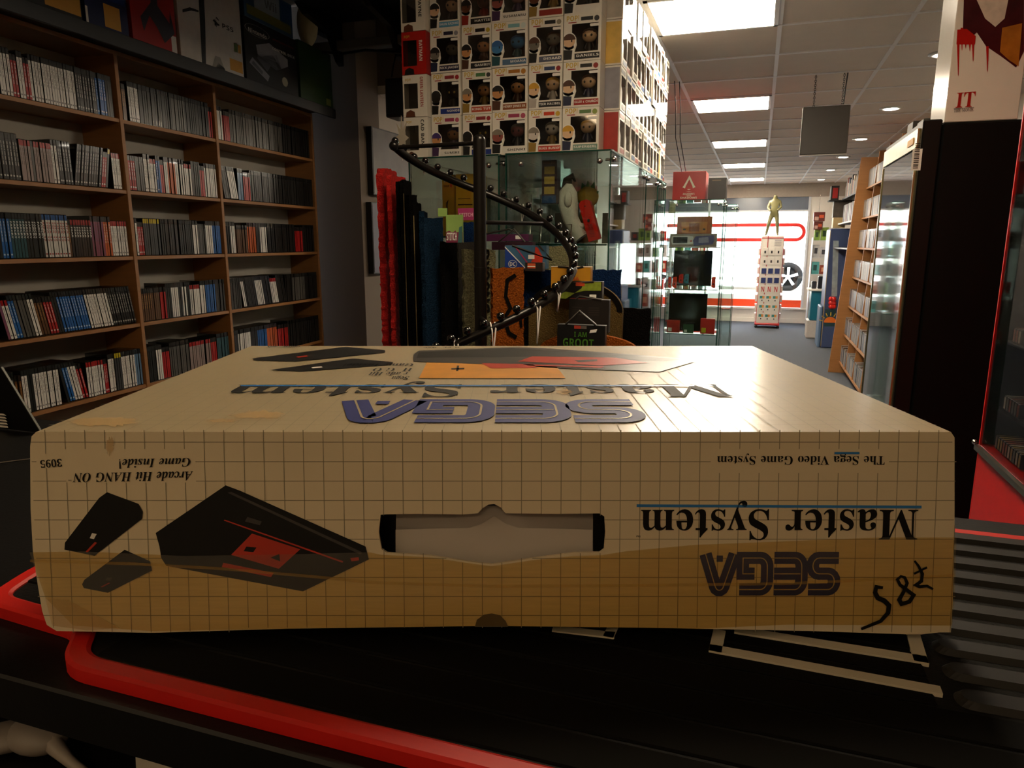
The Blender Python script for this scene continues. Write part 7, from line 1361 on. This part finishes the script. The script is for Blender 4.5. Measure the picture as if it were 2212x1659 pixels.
# ------------------------------------------------------------------ glass tower with the red crest box
TY = 5.75; tx0, tx1 = OY(1443, 500, TY).x, OY(1561, 500, TY).x; ttop = OY(1500, 431, TY).z
glass_cabinet('glass_tower', 'narrow glass tower display with orange and white console boxes and hung controllers', tx0, tx1, TY, TY + .42, ttop, [OY(1500, 534, TY).z, OY(1500, 625, TY).z, OY(1500, 722, TY).z], base=.1)
q0, q1 = OY(1452, 430, TY + .02), OY(1526, 367, TY + .02)
def crest(r, p, t):
    c = C_('ivory_print', 'd8d0b8', rough=.4)
    p([(.5, .86), (.56, .72), (.66, .5), (.7, .44), (.62, .4), (.6, .48), (.5, .72), (.4, .48), (.38, .4), (.3, .44), (.34, .5), (.44, .72)], c); p([(.38, .4), (.5, .34), (.62, .4), (.56, .37), (.5, .38), (.44, .37)], c)
    p([(.5, .7), (.55, .56), (.5, .44), (.45, .56)], C_('crest_red', '9c1c10'), l=.0016); p([(.4, .3), (.5, .27), (.6, .3), (.5, .285)], c)
    t("ASSASSIN'S", .32, .17, .36, .02, c); t('CREED', .42, .115, .16, .012, c); t('SHADOWS', .24, .035, .52, .02, c)
carton('crest_box', q0.x, q1.x, TY + .02, TY + .28, ttop + .001, ttop + .001 + (q1.z - q0.z), mat('crimson_card', 'a8140c', rough=.35, var=.15, scale=4), 'bright red box with an ivory crest, standing on the glass tower', deco=crest)
q0, q1 = OY(1529, 430, TY + .1), OY(1564, 381, TY + .1)
carton('dark_carton', q0.x, q1.x + .02, TY + .1, TY + .3, ttop + .001, ttop + q1.z - q0.z, mat('umber_card', '1c1610', rough=.4), 'dark brown carton beside the red crest box', deco=lambda r, p, t: r(.2, .86, .7, .9, C_('dim_gold_print', '6c5c40')))
zA, zB, zC_ = OY(1500, 534, TY).z, OY(1500, 625, TY).z, OY(1500, 722, TY).z
def inb(px0, px1, y, zb_, py0, col, nm, label, deco=None, dd=.05, cat='box'):
    a, c = OY(px0, 500, y), OY(px1, 500, y); zt = OY(px0, py0, y).z
    return carton(nm, max(a.x, tx0 + .012), min(c.x, tx1 - .012), y, y + dd, zb_ + .0008, zt, col, label, cat, deco=deco)
def hand(cs): 
    def f(r, p, t):
        r(.06, .25, .4, .8, blk); p([(.4, .2), (.5, .25), (.52, .5), (.5, .8), (.4, .85), (.04, .85), (.02, .5), (.05, .2)], C_('console_white', 'c8c4c0'), l=.001); r(.07, .3, .38, .75, blk, l=.0016)
        p([(.52, .1), (.92, .2), (.96, .5), (.94, .88), (.55, .8), (.5, .5)], C_('periwinkle_print', '3c3c74'), l=.0012); p([(.62, .3), (.84, .34), (.82, .75), (.62, .7)], C_('silver_violet_print', '8c8ca8'), l=.0016)
        p([(.44, .4), (.48, .4), (.48, .5), (.44, .5)], C_('vermilion_print', 'b83424'), l=.0018)
    return f
inb(1448, 1549, TY + .05, zA, 505, mat('ash_card', '8c7c70', rough=.4), 'handheld_box', 'grey box picturing a white handheld and a violet one, in the glass tower', hand(0))
y2 = TY + .14; zo = OY(1460, 504, TY + .05).z
carton('handheld_box', OY(1462, 500, y2).x, OY(1537, 500, y2).x, y2, y2 + .05, zo - .08, OY(1460, 468, y2).z, mat('copper_card', 'a0541c', rough=.35), 'copper orange box picturing an orange handheld, behind the grey one', deco=lambda r, p, t: (p([(.15, .4), (.85, .4), (.88, .8), (.12, .8)], C_('amber_print', 'c07830'), l=.001), r(.35, .45, .65, .75, C_('copper_print', '8c4c20'), l=.0016), r(.18, .5, .25, .56, blk, l=.0016), r(.75, .5, .82, .56, blk, l=.0016)))
smoke = mat('smoked_panel', '1e1b12', rough=.15, var=.5, scale=9, coat=.5)
inb(1458, 1542, TY + .12, zB + .02, 541, smoke, 'smoked_panel', 'large smoky panel standing in the middle of the glass tower', cat='panel', dd=.02)
inb(1452, 1536, TY + .12, zC_ + .01, 633, smoke, 'smoked_panel', 'large smoky panel standing in the lower half of the glass tower', cat='panel', dd=.02)
for i, (px, col, nm, dy) in enumerate(((1442, 'e02c10', 'red', 0), (1457, 'f03c14', 'orange-red', .0), (1471, 'd83018', 'red', .03), (1483, '1c6c80', 'teal', .03), (1541, 'f03818', 'bright red', 0))):
    y = TY + .03 + dy; q0, q1 = OY(px - 5 if px > 1445 else px + 1, 622 if dy == 0 else 612, y), OY(px + 5 if px > 1445 else px + 8, 598 if dy == 0 else 592, y)
    t = root('hand_controller', nm + ' slim hand controller hung in the glass tower, ' + ['leftmost', 'second from the left', 'third from the left', 'fourth from the left', 'alone at the right'][i], 'controller', ((q0.x + q1.x) / 2, y, q0.z), 0, 'slim controllers in the glass tower')
    w = (q1.x - q0.x) / 2; cx = (q0.x + q1.x) / 2; zl, zh = q0.z, q1.z; m = mat('controller ' + col, col, rough=.4)
    b = MB(); b.prism([V((cx - w, y, zl + w))] + [V((cx - w * math.cos(a), y, zl + w - w * math.sin(a))) for a in (.8, 1.57)] + [V((cx + w, y, zl)), V((cx + w, y, zh)), V((cx, y, zh))] + [V((cx - w * math.cos(a), y, zh - w + w * math.sin(a))) for a in (.8, 0)], (0, .012, 0)); b.build('shell', m, t)
    b = MB(); 
    for dx, dz in ((-.3, .66), (.3, .66), (0, .75), (0, .57)): b.box(cx + dx * w - .002, cx + dx * w + .002, y - .002, y, zl + (zh - zl) * dz - .002, zl + (zh - zl) * dz + .002)
    b.build('button', blk, t); b = MB(); b.lathe((cx, y, zl + (zh - zl) * .35), [(.006, 0), (.006, -.006)], 10, axis='y'); b.build('thumb_stick', blk, t)
for i, (px, w, col, nm, h) in enumerate(((1440, .1, '8c2c20', 'brick red', .1), (1512, .11, 'b8241c', 'scarlet', .12), (1475, .08, '2c4c2c', 'fern green', .07))):
    q = OY(px, 720, TY + .06); x = max(q.x, tx0 + .012); b = MB(); b.bbox(x, min(x + w, tx1 - .012), TY + .05, TY + .1, zC_ + .0008, zC_ + h, .001); o = root('small_box', nm + ' box on the low shelf of the glass tower', 'box', (x, TY + .05, zC_)); b.build('carton', C_(nm + ' card', col), o)
    b = MB(); b.box(x + .01, x + w * .4, TY + .048, TY + .05, zC_ + .01, zC_ + h * .4); b.build('label_patch', [stick, C_('lemon_patch', 'c8c020'), stick][i], o)
glass_cabinet('glass_tower', 'second glass tower standing farther down the aisle, seen edge-on', OY(1566, 500, 7.0).x, OY(1589, 500, 7.0).x, 7.0, 7.35, 1.86, [1.4, .9], base=.1)

# ------------------------------------------------------------------ right-hand aisle bookcase
FA = OZ(1788, 803, 0); BU = V((0, -1, 0)); BLN = 1.87; BN = V((-1, 0, 0))
BH = 2.45; lean = .15
def BK(s, off, z): return FA + BU * s + BN * (off - lean * z / BH) + V((0, 0, z))       # off positive into the aisle
SF = -.10
bc = root('aisle_bookcase', 'sloping beech bookcase along the aisle filled with pale-spined cases', 'bookcase', tuple(FA + BU * BLN / 2 - BN * .15))
b = MB(); b.prism([BK(0, 0, 0), BK(0, 0, BH), BK(0, -.32, BH), BK(0, -.47, 0)], BU * .022); b.build('end_panel', M_BEECH, bc)
for s in (BLN / 3, BLN * 2 / 3, BLN):
    b = MB(); b.prism([BK(s - .01, SF, .13), BK(s - .01, SF, BH), BK(s - .01, -.32, BH), BK(s - .01, -.46, .13)], BU * .02); b.build('upright', M_BEECH, bc)
BZ = [.14 + .33 * k for k in range(7)]
for z in BZ:
    b = MB(); b.prism([BK(.023, SF, z - .018), BK(.023, SF, z), BK(.023, SF - .2, z), BK(.023, SF - .2, z - .018)], BU * (BLN - .026)); b.build('shelf', M_BEECH, bc)
b = MB(); b.prism([BK(.023, -.22, 0), BK(.023, -.22, .12), BK(.023, -.24, .12), BK(.023, -.24, 0)], BU * (BLN - .03)); b.build('kick_board', M_BEECH, bc)
b = MB(); b.prism([BK(.023, SF - .21, .12), BK(.023, SF - .21, BH), BK(.023, SF - .22, BH), BK(.023, SF - .22, .12)], BU * (BLN - .026)); b.build('back_panel', M_BEECH, bc)
bp_ = []
for nm, c_ in (('ivory', 'b8b0a4'), ('pale grey', '9c9890'), ('faded blue', '6c7c98'), ('dusty pink', 'a08880'), ('slate', '50545c')):
    b = MB(); b.bbox(0, .026, 0, .13, 0, .19, .001, 0); b.quad(V((.003, -.0004, .01)), V((.023, -.0004, .01)), V((.023, -.0004, .17)), V((.003, -.0004, .17)), 1)
    o = b.build('disc_case', [M_CASE if nm == 'slate' else mat('case_grey', '6c6864', rough=.3), mat('disc spine ' + nm, c_, rough=.4, var=.3, scale=90)], base=(0, 0, 0)); bp_.append((nm, o.data)); bpy.data.objects.remove(o)
rzb = math.atan2(-BU.y, -BU.x); rr = random.Random(11)
for zi, z in enumerate(BZ):
    for hf in (0, 1, 2):
        s = BLN / 3 * (hf + 1) - .04; n = 0
        while s > BLN / 3 * hf + .024:
            n += 1; q_ = proj(BK(s, SF, z + .1))
            if q_[0] > 1915 - (q_[1] - 340) * .11: s -= .0275; continue
            k = rr.choice([0, 0, 1, 1, 2, 3, 4]) if zi > 2 else rr.choice([0, 1, 2, 2, 4]); nm, me = bp_[k]
            o = bpy.data.objects.new('disc_case', me); COL.objects.link(o); o.location = BK(s, SF - .01, z + .0012); o.rotation_euler = (0, 0, math.atan2(BN.x, -BN.y))
            tag(o, nm + ' disc case, aisle bookcase, ' + ordinal(zi + 1) + ' shelf up, ' + ['far', 'middle', 'near'][hf] + ' column, ' + ordinal(n) + ' along', 'disc case', 'disc cases on the aisle bookcase')
            s -= .0275 if rr.random() > .06 else .05
# high racks and boxes beyond the bookcase, against the right wall
rk = root('wall_rack', 'dark wall rack beyond the bookcase carrying upright boxes', 'rack', (1.35, 10.4, 1.2))
for i, z in enumerate((2.12, 1.78, 1.45)):
    b = MB(); b.bbox(1.07 - .03 * i, 1.42, 9.6, 11.3, z - .02, z, .003); b.build('shelf', M_BLACK if i != 1 else M_WHITE, rk)
b = MB(); b.box(1.4, 1.42, 9.6, 11.3, 1.2, 2.5); b.build('back_board', M_BLACK, rk)
for i in range(16):
    y = 11.2 - .1 * i; h = .16 + .12 * ((i * 7) % 5) / 5; c_ = ['6c5c48', '201c18', '7c3020', 'a89c80', '3c4c5c', '8c7450'][i % 6]; nm = ['tan', 'black', 'russet', 'cream', 'slate blue', 'olive brown'][i % 6]
    b = MB(); b.bbox(1.09, 1.3, y - .08, y, 2.1205, min(2.1205 + h, 2.56), .003); tag(b.build('boxed_item', C_(nm + ' boxed card', c_, rough=.45, var=.4, scale=20)), nm + ' upright box on the high wall rack, ' + ordinal(i + 1) + ' from the window end', 'box', 'boxes on the high wall rack')
for i in range(9):
    y = 11.1 - .16 * i; c_ = ['4c3c34', '8c8478', '5c2c20'][i % 3]; nm = ['umber', 'stone', 'maroon'][i % 3]
    b = MB(); b.bbox(1.08, 1.3, y - .12, y, 1.7805, 2.02, .003); tag(b.build('boxed_item', C_(nm + ' boxed card', c_, rough=.45, var=.4, scale=20)), nm + ' upright box on the white rack shelf, ' + ordinal(i + 1) + ' from the window end', 'box', 'boxes on the white rack shelf')
q0, q1 = OY(1794, 432, 11.4), OY(1814, 401, 11.4)
carton('red_print_box', q0.x, q1.x, 11.4, 11.6, q0.z, q1.z, C_('pitch_card', '14100e'), 'black box with a red figure-like print at the window end of the high rack', deco=lambda r, p, t: r(.2, .12, .85, .85, C_('scarlet_print', 'a81410')))
b = MB(); b.box(q0.x - .02, 1.42, 11.38, 11.62, q0.z - .02, q0.z - .001); tag(b.build('rack_shelf', M_BLACK), 'short dark shelf under the black box with the red print', 'shelf')
carton('dark_poster_box', OY(1796, 500, 11.42).x, OY(1835, 500, 11.42).x, 11.42, 11.55, OY(1800, 470, 11.42).z, q0.z - .021, C_('smoke_card', '4c443c', rough=.5, var=.6, scale=14), 'smoky grey poster box under the red print box')
carton('cream_box', OY(1798, 500, 11.3).x, OY(1824, 500, 11.3).x, 11.3, 11.5, OY(1800, 492, 11.3).z, OY(1800, 470, 11.3).z, C_('cream_card', 'c0a878', rough=.5), 'cream box standing on the blue vending machine')
# blue vending machine
vm = root('vending_machine', 'tall blue prize machine with painted sun pattern and red balls inside', 'vending machine', (1.1, 11.5, 0))
vx0 = OZ(1772, 751, 0).x; VY = 11.25; vtop = OY(1790, 494, VY).z
b = MB(); b.bbox(vx0, vx0 + .55, VY, VY + .6, 0, vtop, .015); b.build('cabinet', mat('machine_blue', '3c4c74', rough=.4, var=.15, scale=6), vm)
VQ = lambda px, py, l=.002: OY(px, py, VY - l)
b = MB(); b.poly([VQ(1800, 520), VQ(1812, 520), VQ(1808, 640), VQ(1796, 640)]); b.build('window', mat('machine_window', '9ca8ac', rough=.1, var=.5, scale=12, coat=.5), vm)
for k in range(6):
    b = MB(); b.ball(VQ(1795 + 6 * (k % 2), 646 + 8 * (k // 2), .02), .035); b.build('red_ball', rdp, vm)
b = MB(); b.poly([VQ(1782, 668), VQ(1806, 668), VQ(1803, 705), VQ(1780, 705)]); b.build('painted_ground', C_('dark_teal_paint', '123c44', rough=.4), vm)
b = MB(); c = VQ(1793, 697, .004); b.poly([c + V((.085 * math.cos(a), 0, .085 * math.sin(a))) for a in [i * math.pi / 10 for i in range(11)]]); b.build('painted_sun', C_('sun_orange', 'e0701c', rough=.4), vm)
b = MB()
for i in range(7): a = math.pi * (i + .5) / 7; d = V((math.cos(a), 0, math.sin(a))); s_ = V((-d.z, 0, d.x)) * .006; b.add([c + d * .1 - s_, c + d * .1 + s_, c + d * .15 + s_, c + d * .15 - s_], [(0, 1, 2, 3)])
b.build('painted_rays', C_('sun_yellow', 'd8b030', rough=.4), vm)
b = MB(); b.box(vx0 - .001, vx0 + .006, VY - .006, VY - .001, .02, vtop - .02); b.build('gold_trim', C_('gold_trim', 'b89c58', rough=.3), vm)
b = MB(); b.bbox(vx0 - .045, vx0 - .004, VY + .05, VY + .5, 0, vtop * .35, .01); b.build('side_box', C_('pale_blue_side', '5c7490', rough=.4), vm)
# teal bin on a stand with small goods
tb = root('teal_bin', 'teal bin on a pale stand in front of the shop window', 'bin', (.9, 12.4, 0))
p0, p1 = OY(1748, 692, 12.3), OY(1772, 629, 12.3); b = MB(); b.bbox(p0.x, p0.x + .24, 12.3, 12.7, p0.z, p1.z, .01); b.build('bin', mat('teal_plastic', '146478', rough=.35), tb)
b = MB(); b.bbox(p0.x - .05, p0.x + .26, 12.27, 12.73, p1.z, p1.z + .03, .005); b.build('lid', M_WHITE, tb)
b = MB(); b.bbox(p0.x - .03, p0.x + .2, 12.3, 12.7, 0, p0.z - .001, .01); b.build('stand', C_('pale_stand', 'b8b0a8', rough=.5), tb)
for i, (dx, h, c_, nm) in enumerate(((0, .12, '2c2c30', 'dark'), (.09, .2, '1c1c20', 'black'), (.16, .1, 'b02c20', 'red'))):
    b = MB(); b.bbox(p0.x + dx, p0.x + dx + .07, 12.4, 12.5, p1.z + .0305, p1.z + .03 + h, .01); tag(b.build('small_toy', C_(nm + ' toy plastic', c_, rough=.3)), nm + ' small toy on the lid of the teal bin', 'toy')

# ------------------------------------------------------------------ card spinner with a figurine on top
SY = 13.75
s0, s1 = OY(1636, 690, SY).x, OY(1684, 690, SY).x; scx = (OY(1663, 600, SY).x); szt = OY(1663, 509, SY).z; szb = .09
cs = root('card_spinner', 'tall white gift card spinner with red base and rows of hanging cards', 'card spinner', (scx, SY, 0))
hw = (OY(1687, 600, SY).x - OY(1640, 600, SY).x) / 2
b = MB(); b.bbox(scx - hw, scx + hw, SY - hw, SY + hw, szb, szt, .006); b.build('column', M_WHITE, cs)
b = MB(); b.bbox(scx - hw * 1.05, scx - hw * 1.0, SY - hw * .95, SY + hw * .95, szb, szt - .05, .003); b.bbox(scx + hw * 1.0, scx + hw * 1.05, SY - hw * .95, SY + hw * .95, szb, szt - .05, .003); b.build('side_rim', mat('spinner_red', 'b82424', rough=.4), cs)
b = MB(); b.bbox(scx - hw * 1.15, scx + hw * 1.15, SY - hw * 1.15, SY + hw * 1.15, .05, szb, .01); b.build('base', mat('spinner_red', 'b82424'), cs)
for sx in (-1, 1):
    for sy in (-1, 1):
        b = MB(); b.ball((scx + sx * hw, SY + sy * hw, .026), .026, n=10, m=8); b.build('castor', M_BLACK, cs)
b = MB(); zz = szt - .24
b.box(scx - hw, scx + hw, SY - hw - .004, SY - hw - .001, szt - .05, szt - .035); b.box(scx - hw * .45, scx - hw * .38, SY - hw - .004, SY - hw - .001, .2, szt); b.build('red_ribbon', mat('spinner_red', 'b82424'), cs)
b = MB()
for k in range(4): b.box(scx + hw * .2, scx + hw * .8, SY - hw - .004, SY - hw - .001, szt - .09 - .03 * k, szt - .08 - .03 * k)
b.build('header_lines', C_('grey_lines', '8c8c90'), cs)
kinds = ['w', 'w', 'n', 'n', 'N', 'g', 'g', 'g']
rows_ = 8; zt_ = szt - .2; pt_ = (zt_ - szb - .03) / rows_
for r in range(rows_):
    for c in range(3):
        x = scx + hw * (-.6 + .6 * c); z1 = zt_ - pt_ * r - .01; z0 = z1 - pt_ * .8; w = hw * .24; y = SY - hw - .014
        k = kinds[r]; nmk = {'w': 'white', 'n': 'navy', 'N': 'white and red lettered', 'g': 'white and green'}[k]
        t = root('gift_card', nmk + ' gift card on the spinner, ' + ordinal(r + 1) + ' row down, ' + ['left', 'middle', 'right'][c] + ' column', 'gift card', (x, y, z0), 0, 'gift cards on the spinner')
        b = MB(); b.bbox(x - w, x + w, y, y + .004, z0, z1, .0015); b.build('card', M_WHITE, t)
        def cr(a0, b0, a1, b1, m, nm='printed_panel'):
            b = MB(); b.quad(V((x - w + 2 * w * a0, y - .0015, z0 + (z1 - z0) * b0)), V((x - w + 2 * w * a1, y - .0015, z0 + (z1 - z0) * b0)), V((x - w + 2 * w * a1, y - .0015, z0 + (z1 - z0) * b1)), V((x - w + 2 * w * a0, y - .0015, z0 + (z1 - z0) * b1))); b.build(nm, m, t)
        if k == 'n': cr(.05, .05, .95, .75, C_('card_navy', '1c2c64', rough=.4))
        elif k == 'N':
            b = MB(); text(b, 'N', 'B', V((x - w * .75, y, z0 + (z1 - z0) * .12)), V((1, 0, 0)), UPZ, V((0, -1, 0)), width=w * 1.5, cap=(z1 - z0) * 1.0, lift=.002); b.build('printed_letter', C_('card_red', 'c01c1c', rough=.4), t)
        elif k == 'g': cr(.05, .45, .55, .8, C_('card_teal', '3c8c84', rough=.4)); cr(.55, .45, .95, .8, C_('card_orange', 'd88c3c', rough=.4)); cr(.4, .1, .6, .28, blk)
        else: cr(.35, .25, .65, .6, blk)
for sx in (-1, 1):
    for r in range(rows_):
        z1 = zt_ - pt_ * r - .03; x = scx + sx * (hw * 1.06 + .012)
        b = MB(); b.bbox(x - .02, x + .02, SY - hw * .6, SY + hw * .6, z1 - pt_ * .7, z1, .002); b.build('side_pocket', M_WHITE, cs)
# plain standing figurine (no particular character), olive plastic
fg = root('figurine', 'olive green statuette of a standing figure on top of the card spinner', 'statuette', (scx, SY, szt + .001))
H_ = OY(1665, 416, SY).z - szt; ol = mat('olive_plastic', '5c5836', rough=.35, var=.25, scale=12)
me = bpy.data.meshes.new('body')
J = [(0, 0, .5), (0, .0, .62), (0, -.01, .78), (0, -.01, .84), (0, -.015, .93), (.06, 0, .46), (.08, -.03, .26), (.1, .0, .03), (.11, -.06, .012), (-.06, 0, .46), (-.11, -.02, .26), (-.15, .02, .03), (-.16, -.04, .012), (.1, 0, .77), (.14, -.02, .63), (.06, -.12, .57), (-.1, 0, .77), (-.15, -.03, .62), (-.08, -.13, .55)]
E_ = [(0, 1), (1, 2), (2, 3), (3, 4), (0, 5), (5, 6), (6, 7), (7, 8), (0, 9), (9, 10), (10, 11), (11, 12), (2, 13), (13, 14), (14, 15), (2, 16), (16, 17), (17, 18)]
Rr = [.085, .075, .09, .035, .06, .06, .045, .03, .025, .06, .045, .03, .025, .045, .035, .025, .045, .035, .025]
me.from_pydata([tuple(V(p) * H_ * 1.02 + V((0, 0, .002))) for p in J], E_, [])
fo_ = bpy.data.objects.new('body', me); COL.objects.link(fo_); fo_.parent = fg
sk = fo_.modifiers.new('skin', 'SKIN'); ss = fo_.modifiers.new('sub', 'SUBSURF'); ss.levels = 1; ss.render_levels = 2
for i, v in enumerate(me.skin_vertices[0].data if me.skin_vertices else []): v.radius = (Rr[i] * H_, Rr[i] * H_)
me.materials.append(ol)

# ------------------------------------------------------------------ goods in the shop window
wl = mat('window_stand_white', 'd8d8d8', rough=.4)
def winstand(x0, x1, y, label, seed):
    t = root('window_stand', label, 'display stand', ((x0 + x1) / 2, y, 0)); zz = [.28, .62, .95, 1.25, 1.55]
    for z in zz:
        b = MB(); b.bbox(x0, x1, y, y + .3, z - .015, z, .002); b.build('shelf', wl, t)
    for x in (x0 - .012, x1):
        b = MB(); b.box(x, x + .012, y, y + .3, 0, 1.6); b.build('post', wl, t)
    rr = random.Random(seed); i = 0
    for zi, z in enumerate(zz):
        x = x0 + .01
        while x < x1 - .1:
            w = rr.uniform(.09, .15); h = rr.uniform(.14, .25); k = rr.randrange(6); nm = ['brick', 'charcoal', 'aqua', 'scarlet', 'white', 'lime'][k]; i += 1
            t2 = root('window_item', nm + ' boxed item on the ' + ('left' if x0 < 0 else 'right') + ' window stand, ' + ordinal(zi + 1) + ' shelf up, ' + ordinal(i) + ' counted from the foot', 'box', (x + w / 2, y + .05, z), 0, 'boxed items in the shop window')
            b = MB(); b.bbox(x, min(x + w, x1 - .005), y + .04, y + .14, z + .0008, z + h, .002); b.build('carton', C_('window ' + nm, ['8c3c28', '24262c', '5cb0b0', 'b02418', 'c8c8c8', '8cb048'][k], rough=.4, var=.3, scale=25), t2)
            b = MB(); b.quad(V((x + w * .2, y + .0385, z + h * .3)), V((x + w * .7, y + .0385, z + h * .3)), V((x + w * .7, y + .0385, z + h * .75)), V((x + w * .2, y + .0385, z + h * .75))); b.build('label_patch', C_('window patch ' + nm, ['d8a080', '8c2c20', '184848', 'e8d8c8', '3c3c44', '2c4c24'][k]), t2)
            x += w + .015
winstand(-2.25, -1.62, 14.15, 'white tiered stand of boxed goods in the shop window, left', 21)
winstand(-1.52, -.92, 14.15, 'white tiered stand of boxed goods in the shop window, beside the doorway side', 22)
winstand(.92, 1.35, 14.05, 'narrow white stand of boxed goods at the right end of the shop window', 23)
for px0, px1, py0, py1, y, lb in ((1757, 1783, 458, 478, 14.0, 'upper dark red carry box with a handle in the window corner'), (1757, 1778, 478.4, 496, 14.0, 'lower dark red game box in the window corner')):
    a, c = OY(px0, py1, y), OY(px1, py0, y); t = carton('game_box', a.x, c.x, y, y + .1, a.z, c.z, C_('oxblood_card', '5c1c14', rough=.4, var=.4, scale=20), lb, deco=lambda r, p, t: (r(.1, .1, .45, .5, C_('shell_print', 'c09c90')), r(.5, .35, .9, .7, C_('ember_print', 'c05028'))))
b = MB(); x_ = (a.x + c.x) / 2; b.tube([V((x_, 14.05, 2.345)), V((x_, 14.05, OY(1770, 458, 14.05).z))], .003); tag(b.build('hanging_wire', M_CHROME), 'thin wire holding the red boxes in the window corner', 'wire')
# outlined red loop and orange band stuck on the pane
dec = mat('window_red_film', 'e02418', rough=.4); orb = mat('window_orange_film', 'e8481c', rough=.4)
WY = WIN + .012
lo_, hi_ = OY(1650, 518, WY).z, OY(1650, 486, WY).z; rx1 = OY(1737, 500, WY).x; rx0 = OY(1440, 500, WY).x; r_ = (hi_ - lo_) / 2
b = MB(); pts = [(rx0, lo_), (rx1 - r_, lo_)] + [(rx1 - r_ + r_ * math.sin(math.pi * i / 12), (lo_ + hi_) / 2 - r_ * math.cos(math.pi * i / 12)) for i in range(1, 12)] + [(rx1 - r_, hi_), (rx0, hi_)]
b.stroke(pts, .065, (V((0, WY, 0)), V((1, 0, 0)), UPZ, V((0, -1, 0)))); o = b.build('red_loop_sticker', dec); tag(o, 'thin red rounded loop sticker across the shop window', 'window sticker')
b = MB(); b.box(-2.6, .84, WY, WY + .002, OY(1650, 663, WY).z, OY(1650, 647, WY).z); tag(b.build('orange_band_sticker', orb), 'orange-red band sticker along the foot of the shop window', 'window sticker')

# ------------------------------------------------------------------ the street
STZ = OY(1702, 629, 16.5).z
b = MB(); b.box(-14, 14, 15.3, 40, -.2, STZ); b.box(-14, 14, 14.75, 15.3, -.2, .22); struct('ground_street', b, mat('pale_paving', 'b8b4ac', rough=.8, scale=8))
b = MB(); b.box(-14, 14, 30, 31, -.1, 9); struct('wall_opposite', b, mat('pale_render', 'd8d4cc', rough=.8, scale=3))
car = root('white_car', 'white car parked outside the shop window', 'car', (-.3, 16.5, 0)); car_y = 16.5
wq = OY(1702, 598, car_y); wr = wq.z - STZ
wz = wr - .05
cw_ = mat('car_white', 'e4e4e2', rough=.25, coat=.6, var=.02)
zc_ = wq.z
b = MB(); L0 = wq.x - 3.3; body = [(L0, zc_ - .05), (L0, zc_ + .45), (L0 + .25, zc_ + .62), (L0 + .8, zc_ + 1.05), (wq.x - .9, zc_ + 1.08), (wq.x - .25, zc_ + .62), (wq.x + .75, zc_ + .45), (wq.x + .85, zc_ - .02), (wq.x + .8, zc_ - .08)]
arc_ = [(wq.x + wr * 1.2 * math.cos(a), zc_ + wr * 1.2 * math.sin(a)) for a in [math.pi * i / 10 for i in range(11)]]
arc2 = [(wq.x - 2.5 + wr * 1.2 * math.cos(a), zc_ + wr * 1.2 * math.sin(a)) for a in [math.pi * i / 10 for i in range(11)]]
sh_ = body + [(arc_[0][0], zc_ - .08)] + arc_ + [(arc_[-1][0], zc_ - .08), (arc2[0][0], zc_ - .08)] + arc2 + [(arc2[-1][0], zc_ - .08)]
b.prism([V((x, car_y, z)) for x, z in sh_], (0, 1.7, 0)); b.build('body', cw_, car)
b = MB(); b.poly([V((x, car_y - .01, z)) for x, z in ((L0 + .5, zc_ + .65), (L0 + .9, zc_ + .98), (wq.x - 1.0, zc_ + 1.0), (wq.x - .5, zc_ + .65))]); b.build('side_window', mat('car_glass', '98a4ac', rough=.3), car)
b = MB(); b.box(wq.x - 2.0, wq.x - .6, car_y - .02, car_y, zc_ - .06, zc_ - .02); b.build('sill_trim', M_GREY, car)
for dx in (0, -2.5):
    b = MB(); b.lathe((wq.x + dx, car_y + .0, zc_), [(wr * .62, .0), (wr * .66, -.03), (wr * .95, -.02), (wr, .03), (wr, .18), (wr * .6, .2)], 28, axis='y'); w_ = b.build('wheel', mat('tyre', '060606', rough=.9, spec=.1), car)
    b = MB()
    for i in range(5):
        a = 2 * math.pi * i / 5 + .3; d = V((math.cos(a), 0, math.sin(a))); s_ = V((-d.z, 0, d.x))
        b.prism([V((wq.x + dx, car_y - .05, zc_)) + p for p in (s_ * .02, d * wr * .66 + s_ * .03, d * wr * .66 - s_ * .03, -s_ * .02)], (0, .03, 0))
    b.lathe((wq.x + dx, car_y - .05, zc_), [(.05, -.01), (.05, .03)], 12, axis='y')
    b.build('rim', mat('alloy', 'c8ccd0', rough=.25, metal=.7), w_)
